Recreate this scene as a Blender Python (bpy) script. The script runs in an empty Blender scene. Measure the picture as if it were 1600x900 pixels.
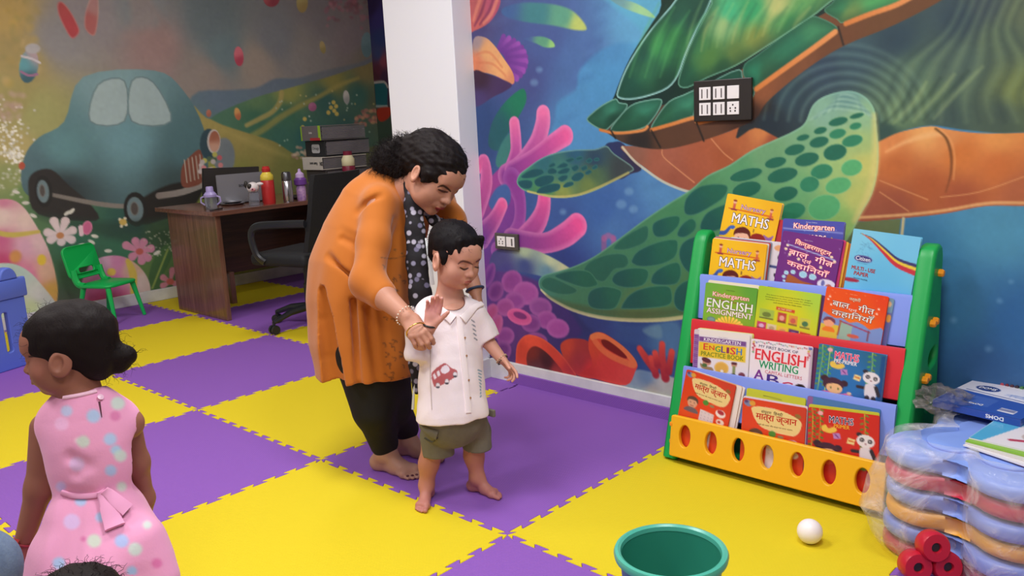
import bpy, bmesh, math, random
import numpy as np
from mathutils import Vector, Matrix, Euler
from mathutils.noise import noise as pnoise
from mathutils.geometry import tessellate_polygon

# ---------------------------------------------------------------- camera
FPX = 1343.77
PITCH, ROLL, YAW = 0.198883, -0.0501439, 0.810597
CAM = np.array([-1.76023, -1.74665, 1.2831])
_r0 = np.array([math.cos(YAW), -math.sin(YAW), 0.0])
FW = np.array([math.sin(YAW)*math.cos(PITCH), math.cos(YAW)*math.cos(PITCH), -math.sin(PITCH)])
_u0 = np.cross(_r0, FW)
RT = math.cos(ROLL)*_r0 + math.sin(ROLL)*_u0
UP = -math.sin(ROLL)*_r0 + math.cos(ROLL)*_u0
scene = bpy.context.scene
COL = scene.collection
cd = bpy.data.cameras.new('camera')
cd.sensor_width = 36.0
cd.lens = FPX*36.0/1600.0
cam = bpy.data.objects.new('camera', cd)
COL.objects.link(cam)
cam.matrix_world = Matrix(((RT[0], UP[0], -FW[0], CAM[0]), (RT[1], UP[1], -FW[1], CAM[1]), (RT[2], UP[2], -FW[2], CAM[2]), (0, 0, 0, 1)))
scene.camera = cam

# ---------------------------------------------------------------- world, lights, exposure
world = bpy.data.worlds.new('world')
scene.world = world
world.use_nodes = True
world.node_tree.nodes['Background'].inputs[0].default_value = (0.75, 0.85, 1.0, 1)
world.node_tree.nodes['Background'].inputs[1].default_value = 0.4
scene.view_settings.view_transform = 'Standard'
scene.view_settings.look = 'None'
scene.view_settings.exposure = 0.0
scene.view_settings.gamma = 1.0

LAMPS = [  # x, y, size x, size y, watts, colour : ceiling panels
    (-0.35, 0.55, 0.6, 0.6, 35, (0.98, 0.98, 1.0)),
    (-2.1, 0.9, 0.6, 0.6, 30, (0.98, 0.98, 1.0)),
    (-0.35, -1.1, 0.6, 0.6, 35, (0.98, 0.98, 1.0)),
    (-2.1, -1.6, 0.6, 0.6, 32, (0.98, 0.98, 1.0)),
    (-1.2, 3.0, 0.6, 0.6, 30, (1.0, 0.97, 0.95)),
    (1.3, 2.9, 0.6, 0.6, 15, (1.0, 0.97, 0.95)),  # added panel, unseen, brightens the dim recess and meadow wall
]
CEIL = 2.85
for lx, ly, sx, sy, wt, lc in LAMPS:
    ld = bpy.data.lights.new('panel_light', 'AREA')
    ld.shape = 'RECTANGLE'; ld.size = sx; ld.size_y = sy
    ld.energy = wt; ld.color = lc
    lo = bpy.data.objects.new('panel_light', ld)
    lo.location = (lx, ly, CEIL-0.035)
    COL.objects.link(lo)

# ---------------------------------------------------------------- helpers
def P(px, py, d):            # a point of the photograph at depth d (metres)
    return CAM + ((px-800)*RT - (py-450)*UP + FPX*FW) * (d/FPX)
def _on(px, py, axis, v):
    dr = (px-800)*RT - (py-450)*UP + FPX*FW
    return CAM + dr*((v-CAM[axis])/dr[axis])
def onx(px, py, v): return _on(px, py, 0, v)
def ony(px, py, v): return _on(px, py, 1, v)
def onz(px, py, v): return _on(px, py, 2, v)

def hexc(h):
    h = h.lstrip('#')
    if len(h) == 3: h = ''.join(c*2 for c in h)
    return np.array([int(h[i:i+2], 16)/255.0 for i in (0, 2, 4)])
def lin(c):
    c = np.asarray(c, float)
    return np.where(c <= 0.04045, c/12.92, ((np.maximum(c, 0)+0.055)/1.055)**2.4)
def lc4(h, k=1.0):
    c = lin(hexc(h))*k
    return (float(c[0]), float(c[1]), float(c[2]), 1.0)

_M = {}
def mat(name, col='#888888', rough=.5, spec=.5, metal=0., bump=None, var=None, attr=False, sheen=0., sss=0., coat=0., trans=0., alpha=1., wave=None, emit=0., k=1., ior=1.45, dots=None):
    """bump=(noise scale, strength); var=(noise scale, hex, amount); wave=(scale, strength) weave"""
    if name in _M: return _M[name]
    m = bpy.data.materials.new(name); m.use_nodes = True
    nt = m.node_tree; N = nt.nodes; L = nt.links
    b = N['Principled BSDF']
    b.inputs['Base Color'].default_value = lc4(col, k)
    b.inputs['Roughness'].default_value = rough
    b.inputs['Specular IOR Level'].default_value = spec
    b.inputs['Metallic'].default_value = metal
    b.inputs['IOR'].default_value = ior
    if coat: b.inputs['Coat Weight'].default_value = coat; b.inputs['Coat Roughness'].default_value = .08
    if sheen: b.inputs['Sheen Weight'].default_value = sheen; b.inputs['Sheen Roughness'].default_value = .5
    if sss:
        b.inputs['Subsurface Weight'].default_value = sss
        b.inputs['Subsurface Radius'].default_value = (.012, .005, .003)
        b.inputs['Subsurface Scale'].default_value = 1.0
    if trans: b.inputs['Transmission Weight'].default_value = trans
    if alpha < 1: b.inputs['Alpha'].default_value = alpha
    if emit:
        b.inputs['Emission Color'].default_value = lc4(col); b.inputs['Emission Strength'].default_value = emit
    tc = N.new('ShaderNodeTexCoord')
    src = None
    if attr:
        a = N.new('ShaderNodeVertexColor'); a.layer_name = 'paint'; src = a.outputs['Color']
    if dots:      # (scale, [hex...], radius) scattered round spots
        vo = N.new('ShaderNodeTexVoronoi'); vo.inputs['Scale'].default_value = dots[0]; vo.inputs['Randomness'].default_value = .8
        L.new(tc.outputs['Object'], vo.inputs['Vector'])
        cr = N.new('ShaderNodeValToRGB'); cr.color_ramp.interpolation = 'CONSTANT'
        cs = dots[1]
        for i, h in enumerate(cs):
            e = cr.color_ramp.elements[0] if i == 0 else cr.color_ramp.elements.new(i/len(cs))
            e.position = i/len(cs); e.color = lc4(h)
        sp = N.new('ShaderNodeSeparateColor'); L.new(vo.outputs['Color'], sp.inputs[0]); L.new(sp.outputs[0], cr.inputs[0])
        mr = N.new('ShaderNodeMapRange'); mr.inputs[1].default_value = dots[2]-dots[3]; mr.inputs[2].default_value = dots[2]+dots[3]
        mr.inputs[3].default_value = 1; mr.inputs[4].default_value = 0
        L.new(vo.outputs['Distance'], mr.inputs[0])
        mx = N.new('ShaderNodeMixRGB'); mx.inputs[1].default_value = lc4(col, k)
        L.new(mr.outputs[0], mx.inputs[0]); L.new(cr.outputs[0], mx.inputs[2]); src = mx.outputs[0]
    if var:
        no = N.new('ShaderNodeTexNoise'); no.inputs['Scale'].default_value = var[0]; no.inputs['Detail'].default_value = 5
        L.new(tc.outputs['Object'], no.inputs['Vector'])
        mp = N.new('ShaderNodeMapRange'); mp.inputs[1].default_value = .35; mp.inputs[2].default_value = .7; mp.inputs[4].default_value = var[2]
        L.new(no.outputs['Fac'], mp.inputs[0])
        mx = N.new('ShaderNodeMixRGB'); mx.inputs[2].default_value = lc4(var[1])
        if src is not None: L.new(src, mx.inputs[1])
        else: mx.inputs[1].default_value = lc4(col, k)
        L.new(mp.outputs[0], mx.inputs[0]); src = mx.outputs[0]
    if src is not None: L.new(src, b.inputs['Base Color'])
    nrm = None
    if bump:
        no = N.new('ShaderNodeTexNoise'); no.inputs['Scale'].default_value = bump[0]; no.inputs['Detail'].default_value = 4
        L.new(tc.outputs['Object'], no.inputs['Vector'])
        bp = N.new('ShaderNodeBump'); bp.inputs['Strength'].default_value = bump[1]; bp.inputs['Distance'].default_value = .01
        L.new(no.outputs['Fac'], bp.inputs['Height']); nrm = bp.outputs[0]
    if wave:
        a1 = N.new('ShaderNodeTexWave'); a1.inputs['Scale'].default_value = wave[0]; a1.bands_direction = 'DIAGONAL'
        a2 = N.new('ShaderNodeTexWave'); a2.inputs['Scale'].default_value = wave[0]; a2.bands_direction = 'X'
        for q in (a1, a2): L.new(tc.outputs['Object'], q.inputs['Vector'])
        ad = N.new('ShaderNodeMath'); ad.operation = 'ADD'; L.new(a1.outputs['Fac'], ad.inputs[0]); L.new(a2.outputs['Fac'], ad.inputs[1])
        bp = N.new('ShaderNodeBump'); bp.inputs['Strength'].default_value = wave[1]; bp.inputs['Distance'].default_value = .003
        L.new(ad.outputs[0], bp.inputs['Height'])
        if nrm is not None: L.new(nrm, bp.inputs['Normal'])
        nrm = bp.outputs[0]
    if nrm is not None: L.new(nrm, b.inputs['Normal'])
    _M[name] = m
    return m

def link(name, me, m=None, parent=None, smooth=True):
    ob = bpy.data.objects.new(name, me)
    COL.objects.link(ob)
    if m is not None:
        for q in (m if isinstance(m, (list, tuple)) else [m]): me.materials.append(q)
    if smooth: me.polygons.foreach_set('use_smooth', [True]*len(me.polygons))
    if parent is not None: ob.parent = parent
    return ob
def obj(name, bm, m=None, parent=None, smooth=False, sharp=35):
    """link a bmesh as ONE mesh object. Coordinates are in the parent's own frame."""
    me = bpy.data.meshes.new(name)
    bmesh.ops.recalc_face_normals(bm, faces=bm.faces)
    if smooth:
        for e in bm.edges:
            if len(e.link_faces) == 2 and e.calc_face_angle(0) > math.radians(sharp): e.smooth = False
    bm.to_mesh(me); bm.free()
    return link(name, me, m, parent, smooth)
def thing(name, label, cat, loc=(0, 0, 0), rot=(0, 0, 0), group=None):
    o = bpy.data.objects.new(name, None); COL.objects.link(o)
    o.empty_display_size = .05
    o.location = Vector([float(q) for q in loc]); o.rotation_euler = rot
    o['label'] = label; o['category'] = cat
    if group: o['group'] = group
    return o
def tag(o, label=None, cat=None, group=None, kind=None):
    if label: o['label'] = label
    if cat: o['category'] = cat
    if group: o['group'] = group
    if kind: o['kind'] = kind
    return o
def dup(root, loc=None, rot=None, label=None):
    def cp(o, par):
        c = o.copy(); COL.objects.link(c); c.parent = par
        for ch in o.children: cp(ch, c)
        return c
    c = cp(root, None)
    if loc is not None: c.location = Vector([float(q) for q in loc])
    if rot is not None: c.rotation_euler = rot
    if label: c['label'] = label
    return c

def V3(p): return Vector((float(p[0]), float(p[1]), float(p[2])))
def box(bm, c, s, rot=None, bev=0., seg=2, mi=0):
    r = bmesh.ops.create_cube(bm, size=1)
    vs = r['verts']
    M = Matrix.Translation(V3(c)) @ (rot.to_4x4() if rot is not None else Matrix.Identity(4)) @ Matrix.Diagonal((s[0], s[1], s[2], 1))
    bmesh.ops.transform(bm, matrix=M, verts=vs)
    fs = set(f for v in vs for f in v.link_faces)
    for f in fs: f.material_index = mi
    if bev:
        es = list(set(e for v in vs for e in v.link_edges))
        g = bmesh.ops.bevel(bm, geom=es, offset=bev, segments=seg, affect='EDGES', profile=.5)
        for f in g['faces']: f.material_index = mi
    return bm
def tube(bm, pts, r, n=10, cap=True, mi=0, flat=None, up=None):
    """swept circle (or ellipse with flat=ratio) through pts; r number or list"""
    pts = [V3(p) for p in pts]; m = len(pts)
    rs = [r]*m if isinstance(r, (int, float)) else list(r)
    ref = V3(up) if up is not None else Vector((0, 0, 1))
    rings = []; prev = None
    for i, p in enumerate(pts):
        t = (pts[min(i+1, m-1)]-pts[max(i-1, 0)]).normalized()
        if prev is None:
            a = ref if abs(t.dot(ref)) < .95 else Vector((1, 0, 0))
            x = (a - t*a.dot(t)).normalized()
        else:
            x = (prev - t*prev.dot(t)).normalized()
        prev = x; y = t.cross(x)
        ring = []
        for k in range(n):
            a = 2*math.pi*k/n
            ring.append(bm.verts.new(p + x*math.cos(a)*rs[i]*(flat or 1) + y*math.sin(a)*rs[i]))
        rings.append(ring)
    for i in range(m-1):
        for k in range(n):
            f = bm.faces.new((rings[i][k], rings[i][(k+1) % n], rings[i+1][(k+1) % n], rings[i+1][k])); f.material_index = mi
    if cap:
        for rg in (rings[0][::-1], rings[-1]):
            f = bm.faces.new(rg); f.material_index = mi
    return bm
def lathe(bm, prof, c=(0, 0, 0), n=28, mi=0, cap=True, rot=None, sx=1, sy=1):
    """prof = [(radius, z)...]"""
    rings = []
    R = rot if rot is not None else Matrix.Identity(3)
    for r, z in prof:
        rings.append([bm.verts.new(V3(c) + R @ Vector((r*sx*math.cos(2*math.pi*k/n), r*sy*math.sin(2*math.pi*k/n), z))) for k in range(n)])
    for i in range(len(prof)-1):
        for k in range(n):
            f = bm.faces.new((rings[i][k], rings[i][(k+1) % n], rings[i+1][(k+1) % n], rings[i+1][k])); f.material_index = mi
    if cap:
        for rg in (rings[0][::-1], rings[-1]):
            if prof[0 if rg is not rings[-1] else -1][0] > 1e-5:
                f = bm.faces.new(rg); f.material_index = mi
    bmesh.ops.remove_doubles(bm, verts=[v for rg in (rings[0], rings[-1]) for v in rg], dist=1e-6)
    return bm
def prism(bm, poly, z0, z1, M=None, bev=0., mi=0, bseg=2):
    """extruded 2d polygon from z0 to z1, M = 4x4"""
    a = [bm.verts.new((x, y, z0)) for x, y in poly]
    b = [bm.verts.new((x, y, z1)) for x, y in poly]
    n = len(poly); fs = []
    fs.append(bm.faces.new(a[::-1])); top = bm.faces.new(b); fs.append(top)
    for i in range(n): fs.append(bm.faces.new((a[i], a[(i+1) % n], b[(i+1) % n], b[i])))
    for f in fs: f.material_index = mi
    vs = a+b
    if bev:
        es = [e for e in list(fs[0].edges)+list(top.edges)]
        g = bmesh.ops.bevel(bm, geom=es, offset=bev, segments=bseg, affect='EDGES', profile=.5, clamp_overlap=True)
        vs = list(set(v for f in g['faces'] for v in f.verts) | set(v for v in vs if v.is_valid))
        for f in g['faces']: f.material_index = mi
    if M is not None: bmesh.ops.transform(bm, matrix=M, verts=[v for v in vs if v.is_valid])
    return bm
def catmull(pts, n=4, closed=True):
    pts = [np.asarray(p, float) for p in pts]; m = len(pts); out = []
    rng = range(m) if closed else range(m-1)
    for i in rng:
        if closed: p0, p1, p2, p3 = pts[i-1], pts[i], pts[(i+1) % m], pts[(i+2) % m]
        else: p0, p1, p2, p3 = pts[max(i-1, 0)], pts[i], pts[i+1], pts[min(i+2, m-1)]
        for k in range(n):
            t = k/n
            out.append(.5*((2*p1)+(-p0+p2)*t+(2*p0-5*p1+4*p2-p3)*t*t+(-p0+3*p1-3*p2+p3)*t**3))
    if not closed: out.append(pts[-1])
    return out

# ---------------------------------------------------------------- painter: flat prints as colour attributes on fine sheets
class Canvas:
    def __init__(s, w, h, T=None, scale=1.0):
        s.w, s.h = w, h
        s.T = T or (lambda x, y: (x*scale, y*scale)); s.scale = scale
        s.img = np.full((h, w, 3), .5, np.float32)
        s.X, s.Y = np.meshgrid(np.arange(w, dtype=np.float32), np.arange(h, dtype=np.float32))
    def tp(s, pts): return np.array([s.T(*p[:2]) for p in pts], np.float32)
    def ls(s, x, y):
        a = np.array(s.T(x, y)); b = np.array(s.T(x+1, y)); c = np.array(s.T(x, y+1))
        return float((np.hypot(*(b-a))+np.hypot(*(c-a)))/2)
    def field(s, sam, sl, pw=3):
        X, Y = s.X[sl], s.Y[sl]
        num = np.zeros(X.shape+(3,), np.float32); den = np.zeros(X.shape, np.float32)
        for x, y, h in sam:
            cx, cy = s.T(x, y)
            w = 1/((X-cx)**2+(Y-cy)**2+9)**(pw/2)
            num += w[..., None]*hexc(h).astype(np.float32); den += w
        return num/den[..., None]
    def bb(s, q, pad):
        x0 = int(max(0, q[:, 0].min()-pad)); x1 = int(min(s.w, q[:, 0].max()+pad+2))
        y0 = int(max(0, q[:, 1].min()-pad)); y1 = int(min(s.h, q[:, 1].max()+pad+2))
        return (slice(y0, y1), slice(x0, x1)) if x1 > x0 and y1 > y0 else None
    def put(s, sl, a, col):
        s.img[sl] += a[..., None]*(col-s.img[sl])
    def colour(s, col, sl):
        return s.field(col, sl) if isinstance(col, list) else hexc(col).astype(np.float32)
    def poly(s, pts, col, smooth=4, soft=1., rim=None, alpha=1., rim2=None):
        p = catmull([q[:2] for q in pts], smooth) if smooth else pts
        q = s.tp(p); k = s.ls(*pts[0][:2]); sf = soft*max(k, .8)
        sl = s.bb(q, sf+2)
        if sl is None: return
        X, Y = s.X[sl], s.Y[sl]
        d2 = np.full(X.shape, 1e9, np.float32); ins = np.zeros(X.shape, bool)
        n = len(q)
        for i in range(n):
            a, b = q[i], q[(i+1) % n]
            ex, ey = b-a; L = ex*ex+ey*ey+1e-9
            wx, wy = X-a[0], Y-a[1]
            t = np.clip((wx*ex+wy*ey)/L, 0, 1)
            d2 = np.minimum(d2, (wx-ex*t)**2+(wy-ey*t)**2)
            if ey != 0:
                c = (a[1] <= Y) != (b[1] <= Y)
                ins ^= c & (wx < ex*(wy/ey))
        d = np.sqrt(d2); d = np.where(ins, -d, d)
        A = np.clip(.5-d/sf, 0, 1)*alpha
        c = s.colour(col, sl)
        s.put(sl, A, c)
        for r in (rim2, rim):
            if r:
                w = r[1]*k
                s.put(sl, A*np.clip(1+d/w, 0, 1)*(r[2] if len(r) > 2 else 1), s.colour(r[0], sl))
    def ell(s, cx, cy, rx, ry, rot, col, **kw):
        n = 18; c, si = math.cos(rot), math.sin(rot)
        pts = [(cx+rx*math.cos(t)*c-ry*math.sin(t)*si, cy+rx*math.cos(t)*si+ry*math.sin(t)*c) for t in np.linspace(0, 2*math.pi, n, endpoint=False)]
        s.poly(pts, col, smooth=0, **kw)
    def stroke(s, pts, r, c0, c1=None, soft=1., alpha=1., hl=None, smooth=4, side=None):
        """r number or list; hl=(hex, strength): lighter rim towards the outline; side=(hex, dx, dy)"""
        rr = [r]*len(pts) if isinstance(r, (int, float)) else r
        p3 = [(p[0], p[1], q) for p, q in zip(pts, rr)]
        p3 = catmull(p3, smooth, closed=False) if smooth and len(pts) > 2 else [np.array(p, float) for p in p3]
        q = s.tp(p3); k = s.ls(*pts[0]); R = np.array([max(.2, p[2])*k for p in p3], np.float32)
        sf = soft*max(k, .8)
        sl = s.bb(q, R.max()+sf+2)
        if sl is None: return
        X, Y = s.X[sl], s.Y[sl]
        best = np.full(X.shape, 1e9, np.float32); par = np.zeros(X.shape, np.float32); rad = np.ones(X.shape, np.float32)
        n = len(q)
        for i in range(n-1):
            a, b = q[i], q[i+1]
            e = b-a; L = e@e+1e-9
            wx, wy = X-a[0], Y-a[1]
            t = np.clip((wx*e[0]+wy*e[1])/L, 0, 1)
            rd = R[i]+(R[i+1]-R[i])*t
            d = np.hypot(wx-e[0]*t, wy-e[1]*t)-rd
            m = d < best
            best = np.where(m, d, best); par = np.where(m, (i+t)/(n-1), par); rad = np.where(m, rd, rad)
        A = np.clip(.5-best/sf, 0, 1)*alpha
        col = hexc(c0).astype(np.float32)
        if c1: col = col+(hexc(c1).astype(np.float32)-col)*par[..., None]
        s.put(sl, A, col)
        if hl: s.put(sl, A*np.clip(1+best/(rad*.55), 0, 1)*hl[1], hexc(hl[0]).astype(np.float32))
    def mottle(s, amp=.03, cell=6, seed=1):
        rg = np.random.RandomState(seed)
        for c, a in ((cell, amp), (cell*4, amp)):
            g = rg.randn(s.h//c+3, s.w//c+3).astype(np.float32)
            yi = s.Y/c; xi = s.X/c
            y0 = yi.astype(int); x0 = xi.astype(int); fy = yi-y0; fx = xi-x0
            v = (g[y0, x0]*(1-fx)+g[y0, x0+1]*fx)*(1-fy)+(g[y0+1, x0]*(1-fx)+g[y0+1, x0+1]*fx)*fy
            s.img *= (1+a*v)[..., None]
    def sheet(s, name, fn, m, parent=None, k=1.0):
        """mesh grid: fn(U,V in 0..1 arrays, v downwards) -> Nx3 positions"""
        w, h = s.w, s.h
        U, V = np.meshgrid(np.linspace(0, 1, w), np.linspace(0, 1, h))
        co = fn(U.ravel(), V.ravel()).astype(np.float32)
        idx = np.arange(w*h).reshape(h, w)
        f = np.stack([idx[:-1, :-1], idx[1:, :-1], idx[1:, 1:], idx[:-1, 1:]], -1).reshape(-1, 4)
        me = npmesh(name, co, f)
        ca = me.color_attributes.new('paint', 'FLOAT_COLOR', 'POINT')
        c = np.ones((w*h, 4), np.float32); c[:, :3] = lin(np.clip(s.img.reshape(-1, 3), 0, 1))*k
        ca.data.foreach_set('color', c.ravel())
        return link(name, me, m, parent, smooth=False)
def npmesh(name, co, quads):
    me = bpy.data.meshes.new(name)
    me.vertices.add(len(co)); me.vertices.foreach_set('co', np.asarray(co, np.float32).ravel())
    n = len(quads); k = quads.shape[1]
    me.loops.add(n*k); me.loops.foreach_set('vertex_index', quads.astype(np.int32).ravel())
    me.polygons.add(n); me.polygons.foreach_set('loop_start', np.arange(0, n*k, k, dtype=np.int32))
    me.update(calc_edges=True); me.validate()
    return me
# ---------------------------------------------------------------- room shell
WX = 1.165          # plane of the ocean wall
M_wall = mat('wall_paint', '#dcd6d8', rough=.75, bump=(60, .05))
M_pillar = mat('pillar_paint', '#ebecf2', rough=.5, bump=(40, .04))
M_marble = mat('marble_skirting', '#e2e2e0', rough=.25, var=(9, '#b4b6b8', .5))
M_ceil = mat('ceiling_paint', '#e8e8e6', rough=.8)
def struct(name, bm, m, parent=None, smooth=False):
    o = obj(name, bm, m, parent, smooth)
    if parent is None: o['kind'] = 'structure'
    return o
def sbox(name, lo, hi, m, bev=0.):
    lo = np.array(lo, float); hi = np.array(hi, float)
    bm = bmesh.new(); box(bm, (lo+hi)/2, hi-lo, bev=bev); return struct(name, bm, m)
wall_right = sbox('wall_right', (WX, -4.0, -.05), (1.32, 1.21, CEIL), M_wall)
pillar = sbox('wall_pillar', (1.045, 1.21, -.05), (1.6, 1.70, CEIL), M_pillar, .004)
sbox('wall_recess_front', (1.6, 1.55, -.05), (3.385, 1.7, CEIL), M_wall)
wall_far = sbox('wall_recess_right', (3.385, 1.55, -.05), (3.5, 4.93, CEIL), M_wall)
wall_back = sbox('wall_back', (-4.2, 4.78, -.05), (3.385, 4.93, CEIL), M_wall)
sbox('wall_left', (-4.3, -4.0, -.05), (-4.2, 4.93, CEIL), M_wall)
sbox('wall_front', (-4.3, -4.1, -.05), (1.32, -4.0, CEIL), M_wall)
sbox('ceiling', (-4.3, -4.1, CEIL), (3.5, 4.93, CEIL+.1), M_ceil)
for i, (lx, ly, sx, sy, wt, lc_) in enumerate(LAMPS):
    t = thing('ceiling_light', ('square ceiling light panel nearest the pillar', 'square ceiling light panel towards the left of the play room', 'square ceiling light panel over the book rack side', 'square ceiling light panel at the back left corner', 'square ceiling light panel near the meadow mural', 'square ceiling light panel added above the office desk to brighten the recess')[i], 'ceiling light', (lx, ly, CEIL), group='ceiling light panels out of view')
    bm = bmesh.new(); box(bm, (0, 0, -.012), (sx+.03, sy+.03, .022), bev=.004); obj('frame', bm, mat('lamp_frame', '#e6e6e6', rough=.4), t)
    bm = bmesh.new(); box(bm, (0, 0, -.0245), (sx, sy, .002)); obj('diffuser', bm, mat('lamp_diffuser', '#fffaf4', emit=1.0), t)
# skirting: marble ledge above the mats
def skirt(name, lo, hi):
    bm = bmesh.new(); lo = np.array(lo, float); hi = np.array(hi, float)
    box(bm, (lo+hi)/2, hi-lo, bev=.002); return struct(name, bm, M_marble)
skirt('baseboard_right', (WX-.016, -4.0, 0), (WX, 1.21, .098))
skirt('baseboard_pillar', (1.029, 1.194, 0), (1.045, 1.70, .098))
skirt('baseboard_pillar_side', (1.045, 1.194, 0), (WX, 1.21, .098))
skirt('baseboard_back', (-4.2, 4.764, 0), (3.385, 4.78, .088))
# purple foam strip standing against the skirting
bm = bmesh.new(); box(bm, (WX-.022, .18, .026), (.012, 1.75, .056), bev=.002)
o = obj('foam_edge_strip', bm, mat('foam_purple', '#8a5ab2', rough=.7, spec=.2, wave=(60, .22)))
tag(o, 'narrow purple foam strip standing on edge along the ocean wall', 'foam strip')

# ---------------------------------------------------------------- foam floor: interlocking puzzle tiles
sub = bmesh.new(); box(sub, (-.4, .4, -.035), (7.8, 9.0, .03))
floor = struct('floor', sub, mat('screed', '#8a8480', rough=.9))
NT = 11
def edge_curve():
    """points (t, offset) of the dovetailed joint along a unit edge"""
    out = [(0., 0.)]
    pitch = 1.0/NT; A = .0105
    for i in range(NT):
        c = (i+.5)*pitch
        if i == NT-1:
            pass
        nw, ww = pitch*.17, pitch*.32      # neck and head half widths
        out += [(c-nw, -A*.0), (c-nw*.95, 0.2*A), (c-ww, A*1.7), (c-ww*.8, A*2), (c+ww*.8, A*2), (c+ww, A*1.7), (c+nw*.95, 0.2*A), (c+nw, 0.)]
    out.append((1., 0.))
    return [(t, o-A) if 0 < t < 1 else (t, 0.) for t, o in out]
EC = edge_curve()
M_fy = mat('foam_yellow', '#dcc524', rough=.7, spec=.2, wave=(60, .22), bump=(14, .05))
M_fp = mat('foam_purple')
g = .0006
for a in range(-3, 5):
    for b in range(-3, 4):
        x0, y0 = b, a
        if x0 >= 1 and y0 < 1: continue
        pts = []
        wallside = (x0+1 >= 1 and y0 < 1)
        x1 = 1.147 if wallside else x0+1
        for t, o in EC[:-1]: pts.append((x0+t*(1 if not wallside else 1), y0+o))
        if wallside: pts += [(x0+1, y0), (x1, y0), (x1, y0+1), (x0+1, y0+1)]
        else: pts += [(x0+1+o, y0+t) for t, o in EC[:-1]]
        pts += [(x0+t, y0+1+o) for t, o in EC[::-1]][:-1] if not wallside else [(x0+t, y0+1+o) for t, o in EC[::-1]][1:-1]
        pts += [(x0+o, y0+t) for t, o in EC[::-1]][:-1]
        if y0 == 4: pts = [p_ for p_ in pts if p_[1] < 4.75]; k_ = max(i for i, p_ in enumerate(pts) if p_[0] > x0+.5); pts = pts[:k_+1]+[(x0+1, 4.762), (x0, 4.762)]+pts[k_+1:]
        if x0 == 3: pts = [p_ for p_ in pts if p_[0] < 3.37]; k_ = max(i for i, p_ in enumerate(pts) if p_[1] < y0+.5 and i < len(pts)//2); pts = pts[:k_+1]+[(3.383, y0), (3.383, min(y0+1, 4.762))]+pts[k_+1:]
        q = [pts[0]]
        for p in pts[1:]:
            if math.hypot(p[0]-q[-1][0], p[1]-q[-1][1]) > 1e-4: q.append(p)
        cx, cy = x0+.5, y0+.5
        bm = bmesh.new()
        # body, thin groove round the outline: bevelled by insetting the top ring
        q = np.array(q); d1 = np.roll(q, -1, 0)-q; d0 = q-np.roll(q, 1, 0)
        nrm = np.stack([-(d1[:, 1]/np.hypot(*d1.T)+d0[:, 1]/np.hypot(*d0.T)), d1[:, 0]/np.hypot(*d1.T)+d0[:, 0]/np.hypot(*d0.T)], 1)
        nrm /= np.maximum(.4, np.hypot(*nrm.T))[:, None]
        ring0 = q+nrm*g; ring1 = q+nrm*(g+.0016)
        v0 = [bm.verts.new((x, y, -.02)) for x, y in ring0]
        v1 = [bm.verts.new((x, y, -.0014)) for x, y in ring0]
        v2 = [bm.verts.new((x, y, 0)) for x, y in ring1]
        n = len(q)
        for A_, B_ in ((v0, v1), (v1, v2)):
            for i in range(n): bm.faces.new((A_[i], A_[(i+1) % n], B_[(i+1) % n], B_[i]))
        for tr in tessellate_polygon([[Vector((x, y, 0)) for x, y in ring1]]):
            f_ = bm.faces.new([v2[i] for i in tr])
        o = obj('foam_tile', bm, M_fp if (a+b) % 2 == 0 else M_fy, floor)

# ---------------------------------------------------------------- ocean mural (printed wallpaper on wall_right)
CS = .0036
MY1, MY0, MZ1, MZ0 = 1.21, -2.3, 2.15, .098
def T_ocean(px, py):
    q = onx(px, py, WX); return ((MY1-q[1])/CS, (MZ1-q[2])/CS)
c = Canvas(int((MY1-MY0)/CS)+1, int((MZ1-MZ0)/CS)+1, T_ocean)
full = (slice(0, c.h), slice(0, c.w))
c.img[:] = c.field([(745, 10, '#4a4478'), (850, 60, '#465a96'), (820, 120, '#46508c'), (900, 100, '#4a6ca6'), (1000, 40, '#5a9ec8'), (760, 200, '#2f4a80'), (900, 190, '#4f86bc'), (940, 330, '#3a64a8'), (880, 350, '#3a5a9e'), (1040, 290, '#5088bc'), (780, 330, '#3a5a9a'),
    (880, 410, '#2c3f86'), (960, 360, '#4573b0'), (1000, 520, '#2d4684'), (900, 500, '#28306e'), (1050, 530, '#3a5890'), (1430, 420, '#3a7ba4'), (1560, 360, '#4a90b2'), (1500, 480, '#3876a2'), (1590, 500, '#2e669e'), (1540, 580, '#335f94'), (1750, 300, '#4a90b2'), (1750, 500, '#2e669e'), (1450, 640, '#346894')], full, 3)
c.poly([(862, 235), (868, 190), (872, 160), (900, 140), (905, 112), (930, 85), (962, 68), (1000, 64), (1040, 40), (1110, 0), (1120, 100), (1000, 240)], [(900, 200, '#4c8cc2'), (960, 120, '#4a90c4'), (1020, 40, '#56a8cc'), (950, 80, '#4888bc')], soft=6)
c.poly([(940, -10), (1000, -20), (1060, -30), (1050, 20), (1015, 55), (985, 30)], '#57a6c8', soft=8)
for i in range(60):   # brush marks of the water
    x = 770+(i*137 % 330); y = (i*89) % 520
    c.stroke([(x, y), (x+18, y-8)], 5, '#5f9ad0' if i % 2 else '#2c4080', soft=9, alpha=.10)
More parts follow.
